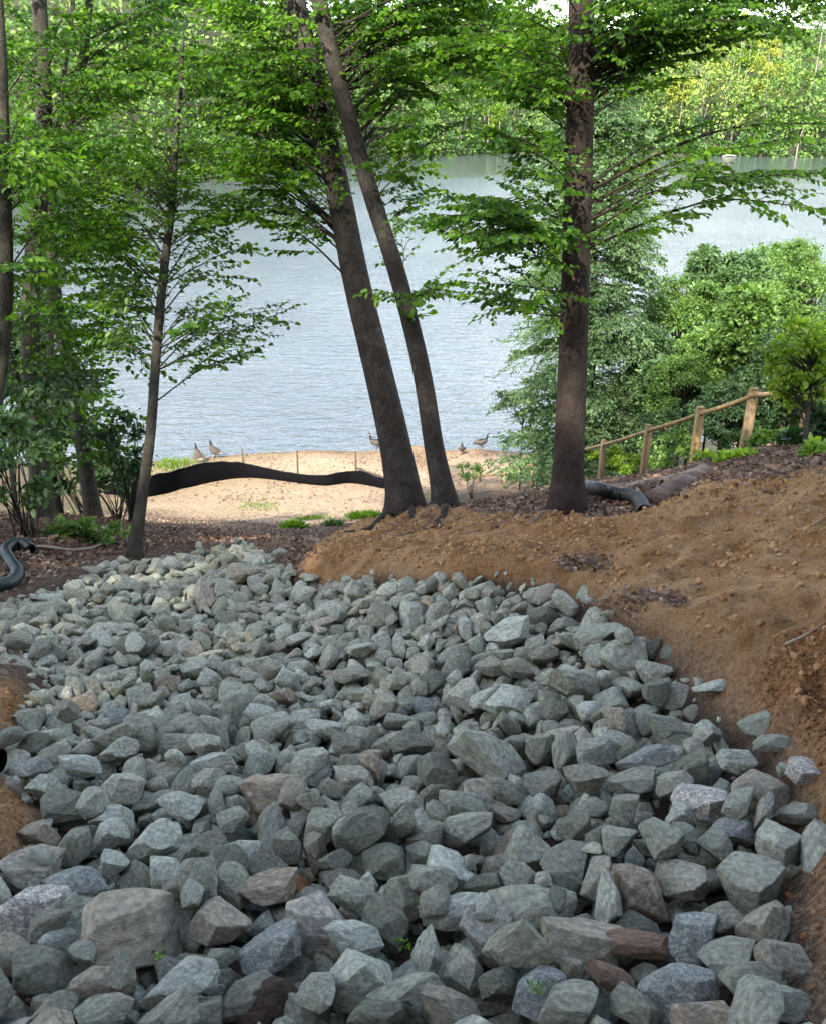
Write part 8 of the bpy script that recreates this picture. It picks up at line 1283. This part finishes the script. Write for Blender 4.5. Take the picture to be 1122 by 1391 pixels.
# ------------------------------------------------------------------ geese
M['goose_body'] = mat_noise('goose_grey_brown_feathers', (.04,.032,.026), (.10,.08,.065), 18, .85, .3, .01)
M['goose_black'] = mat_noise('goose_black_feathers', (.008,.008,.009), (.02,.02,.022), 20, .6, .1, .004)
M['goose_white'] = mat_noise('goose_pale_feathers', (.22,.20,.18), (.36,.33,.30), 20, .8, .1, .004)
def goose(u, v, face, label, upright=False, scale=1.0):
    p = hit(u, v); z = on(p[0], p[1]); S = .9 * scale; leg = .16
    if upright: spine = [(-.30,.17),(-.2,.20),(-.08,.26),(.04,.34),(.12,.45),(.15,.56),(.16,.66),(.17,.72),(.215,.735),(.26,.725),(.30,.715)]
    else: spine = [(-.42,.28),(-.32,.29),(-.18,.29),(0,.30),(.14,.33),(.22,.42),(.25,.52),(.27,.60),(.305,.625),(.345,.615),(.385,.605)]
    rad = [.012,.06,.125,.145,.115,.055,.038,.036,.042,.03,.008]
    q = spline([(x * S, 0, zz * S) for x, zz in spine], 44); rr_ = np.interp(np.linspace(0, 1, 44), np.linspace(0, 1, 11), rad) * S
    a = Acc(); a.tube(q, rr_, 14)
    for sx in (-.045, .045):
        a.tube([(.0, sx * S, .2 * S), (.01, sx * S, .08 * S), (.0, sx * S, .0)], [.016 * S, .009 * S, .009 * S], 6); a.box((.035 * S, sx * S, .008), .08 * S, .05 * S, .012)
    for sx in (-1, 1):   # folded wings
        w_ = spline([(.10 * S, sx * .10 * S, spine[3][1] * S + .03), (-.1 * S, sx * .13 * S, spine[2][1] * S + .03), (-.36 * S, sx * .03 * S, spine[0][1] * S + .03)], 12); a.tube(w_, np.array([.02,.05,.07,.08,.08,.075,.065,.055,.045,.035,.022,.008]) * S, 8)
    V = np.concatenate(a.V); c_, s_ = math.cos(face), math.sin(face); V = np.stack([V[:, 0] * c_ - V[:, 1] * s_, V[:, 0] * s_ + V[:, 1] * c_, V[:, 2]], 1)
    o = mesh('goose', V, [np.concatenate(a.Q), np.concatenate(a.T)], [M['goose_body'], M['goose_black'], M['goose_white']]); o.location = (p[0], p[1], z); tag(o, label, 'goose', 'geese at the water edge')
    nx = (np.array([f.center[:] for f in o.data.polygons])); lx = nx[:, 0] * c_ + nx[:, 1] * s_; hz = nx[:, 2]
    neck = hz > spine[5][1] * S * .96; mi = np.where(neck, 1, 0); mi[(hz < .12 * S)] = 1; ch = neck & (hz < spine[8][1] * S) & (hz > spine[7][1] * S * .97) & (lx > spine[6][0] * S); mi[ch] = 2; mi[(~neck) & (hz > .12 * S) & (hz < .24 * S) & (lx < .1 * S)] = 2
    mi[(lx < -.36 * S) & ~neck] = 1
    o.data.polygons.foreach_set('material_index', mi.astype(np.int32)); return o
goose(271, 629, 2.2, 'goose standing upright at the water edge, leftmost of the pair', True)
goose(293, 622, 2.8, 'goose at the water edge right of its upright mate', True, 1.0)
goose(512, 612, 2.9, 'goose half hidden behind the thick leaning trunk', False, 1.1)
goose(627, 618, -1.6, 'dark goose seen from behind right of the slimmer twin trunk', True, .8)
goose(654, 609, .35, 'goose in profile facing right by the water', False, 1.0)

# pale driftwood far out
d0 = at(990, 213, 1) - np.array([0, 0, CZ]); t_ = -CZ / d0[2]; p = np.array([0, 0, CZ]) + d0 * t_ ; a = Acc(); a.tube(spline([[p[0] - 1.8, p[1], .1], [p[0], p[1] + .3, .35], [p[0] + 1.8, p[1], .15]], 12), [.12,.2,.25,.28,.3,.3,.28,.26,.24,.2,.15,.1], 8); tag(a.build('driftwood_log', M['bark_far']), 'pale driftwood log floating near the far shore', 'log')

# grass tufts
def tuft(u, v, r, n_, h, label, mat='grass'):
    c = hit(u, v); q = c[:2] + rl.normal(size=(n_, 2)) * r * .5; P_ = np.stack([q[:, 0], q[:, 1], gz(q[:, 0], q[:, 1]) - .01], 1); D_2 = np.stack([(q[:, 0] - c[0]) / r * .7, (q[:, 1] - c[1]) / r * .7, np.ones(n_)], 1) + rl.normal(size=(n_, 3)) * .25
    L_ = h * rl.uniform(.5, 1.1, n_); o = leaves('grass_tuft', P_, D_2, rl.normal(size=(n_, 3)), L_, L_ * .06 + .003, M[mat], None, rl.uniform(0, 1, n_), .1); tag(o, label, 'grass', None if r > .3 else 'grass tufts by the beach', 'stuff' if r > .3 else None)
tuft(400, 718, .16, 420, .24, 'bright green clump of grass left of the thick leaning trunk')
tuft(454, 715, .16, 300, .2, 'dark green weed clump between bright grass and thick trunk', 'leaf_dark')
tuft(495, 704, .35, 700, .24, 'light grass growing beside the foot of the thick trunk')
tuft(425, 705, .5, 300, .14, 'thin grass on the sand behind the bright clump')
tuft(350, 690, .7, 160, .14, 'sparse grass blades on the sandy ground')
tuft(235, 634, .9, 300, .25, 'short grass at the left end of the beach')
for i, (u, v, lb) in enumerate([(218,1308,'tiny yellow-green sprout beside the biggest rock'), (552,1300,'tiny green sprout between rocks in the centre foreground'), (725,1362,'tiny yellow-green sprout on the speckled rock at the bottom')]):
    c = hit(u, v); n_ = 14; P_ = c + rl.normal(size=(n_, 3)) * [.012, .012, .01] + [0, -.01, .05]; D_2 = rl.normal(size=(n_, 3)) + [0, 0, .6]; tag(leaves('sprout', P_, D_2, rl.normal(size=(n_, 3)) + [0, 0, 1], .014, .004, M['leaf'], None, rl.uniform(0, 1, n_)), lb, 'plant', 'sprouts among the rocks')

# ------------------------------------------------------------------ woods on the rise behind the viewer (they shade the slope)
fol = Foliage(); rw_ = np.random.default_rng(9)
for i in range(70):
    x = rw_.uniform(-22, 22); y = rw_.uniform(-20, -8); z = float(hgt(x, y)); h = rw_.uniform(13, 17.5)
    for k in range(26):
        q_ = np.array([x, y, z + h * rw_.uniform(.12, 1)]) + rw_.normal(size=3) * [1.5, 1.5, .5]; m_ = 45; d = rw_.normal(size=(m_, 3)); L_ = rw_.uniform(.35, .65, m_)
        fol.add(q_ + d * .75, d, rw_.normal(size=(m_, 3)) + [0, 0, .6], L_, L_ * .4, rw_.uniform(0, 1, m_))
tag(fol.build('woods', M['leaf_dark'], None, 0), 'dense woods on the rise above the rock bed', 'woods', kind='stuff')
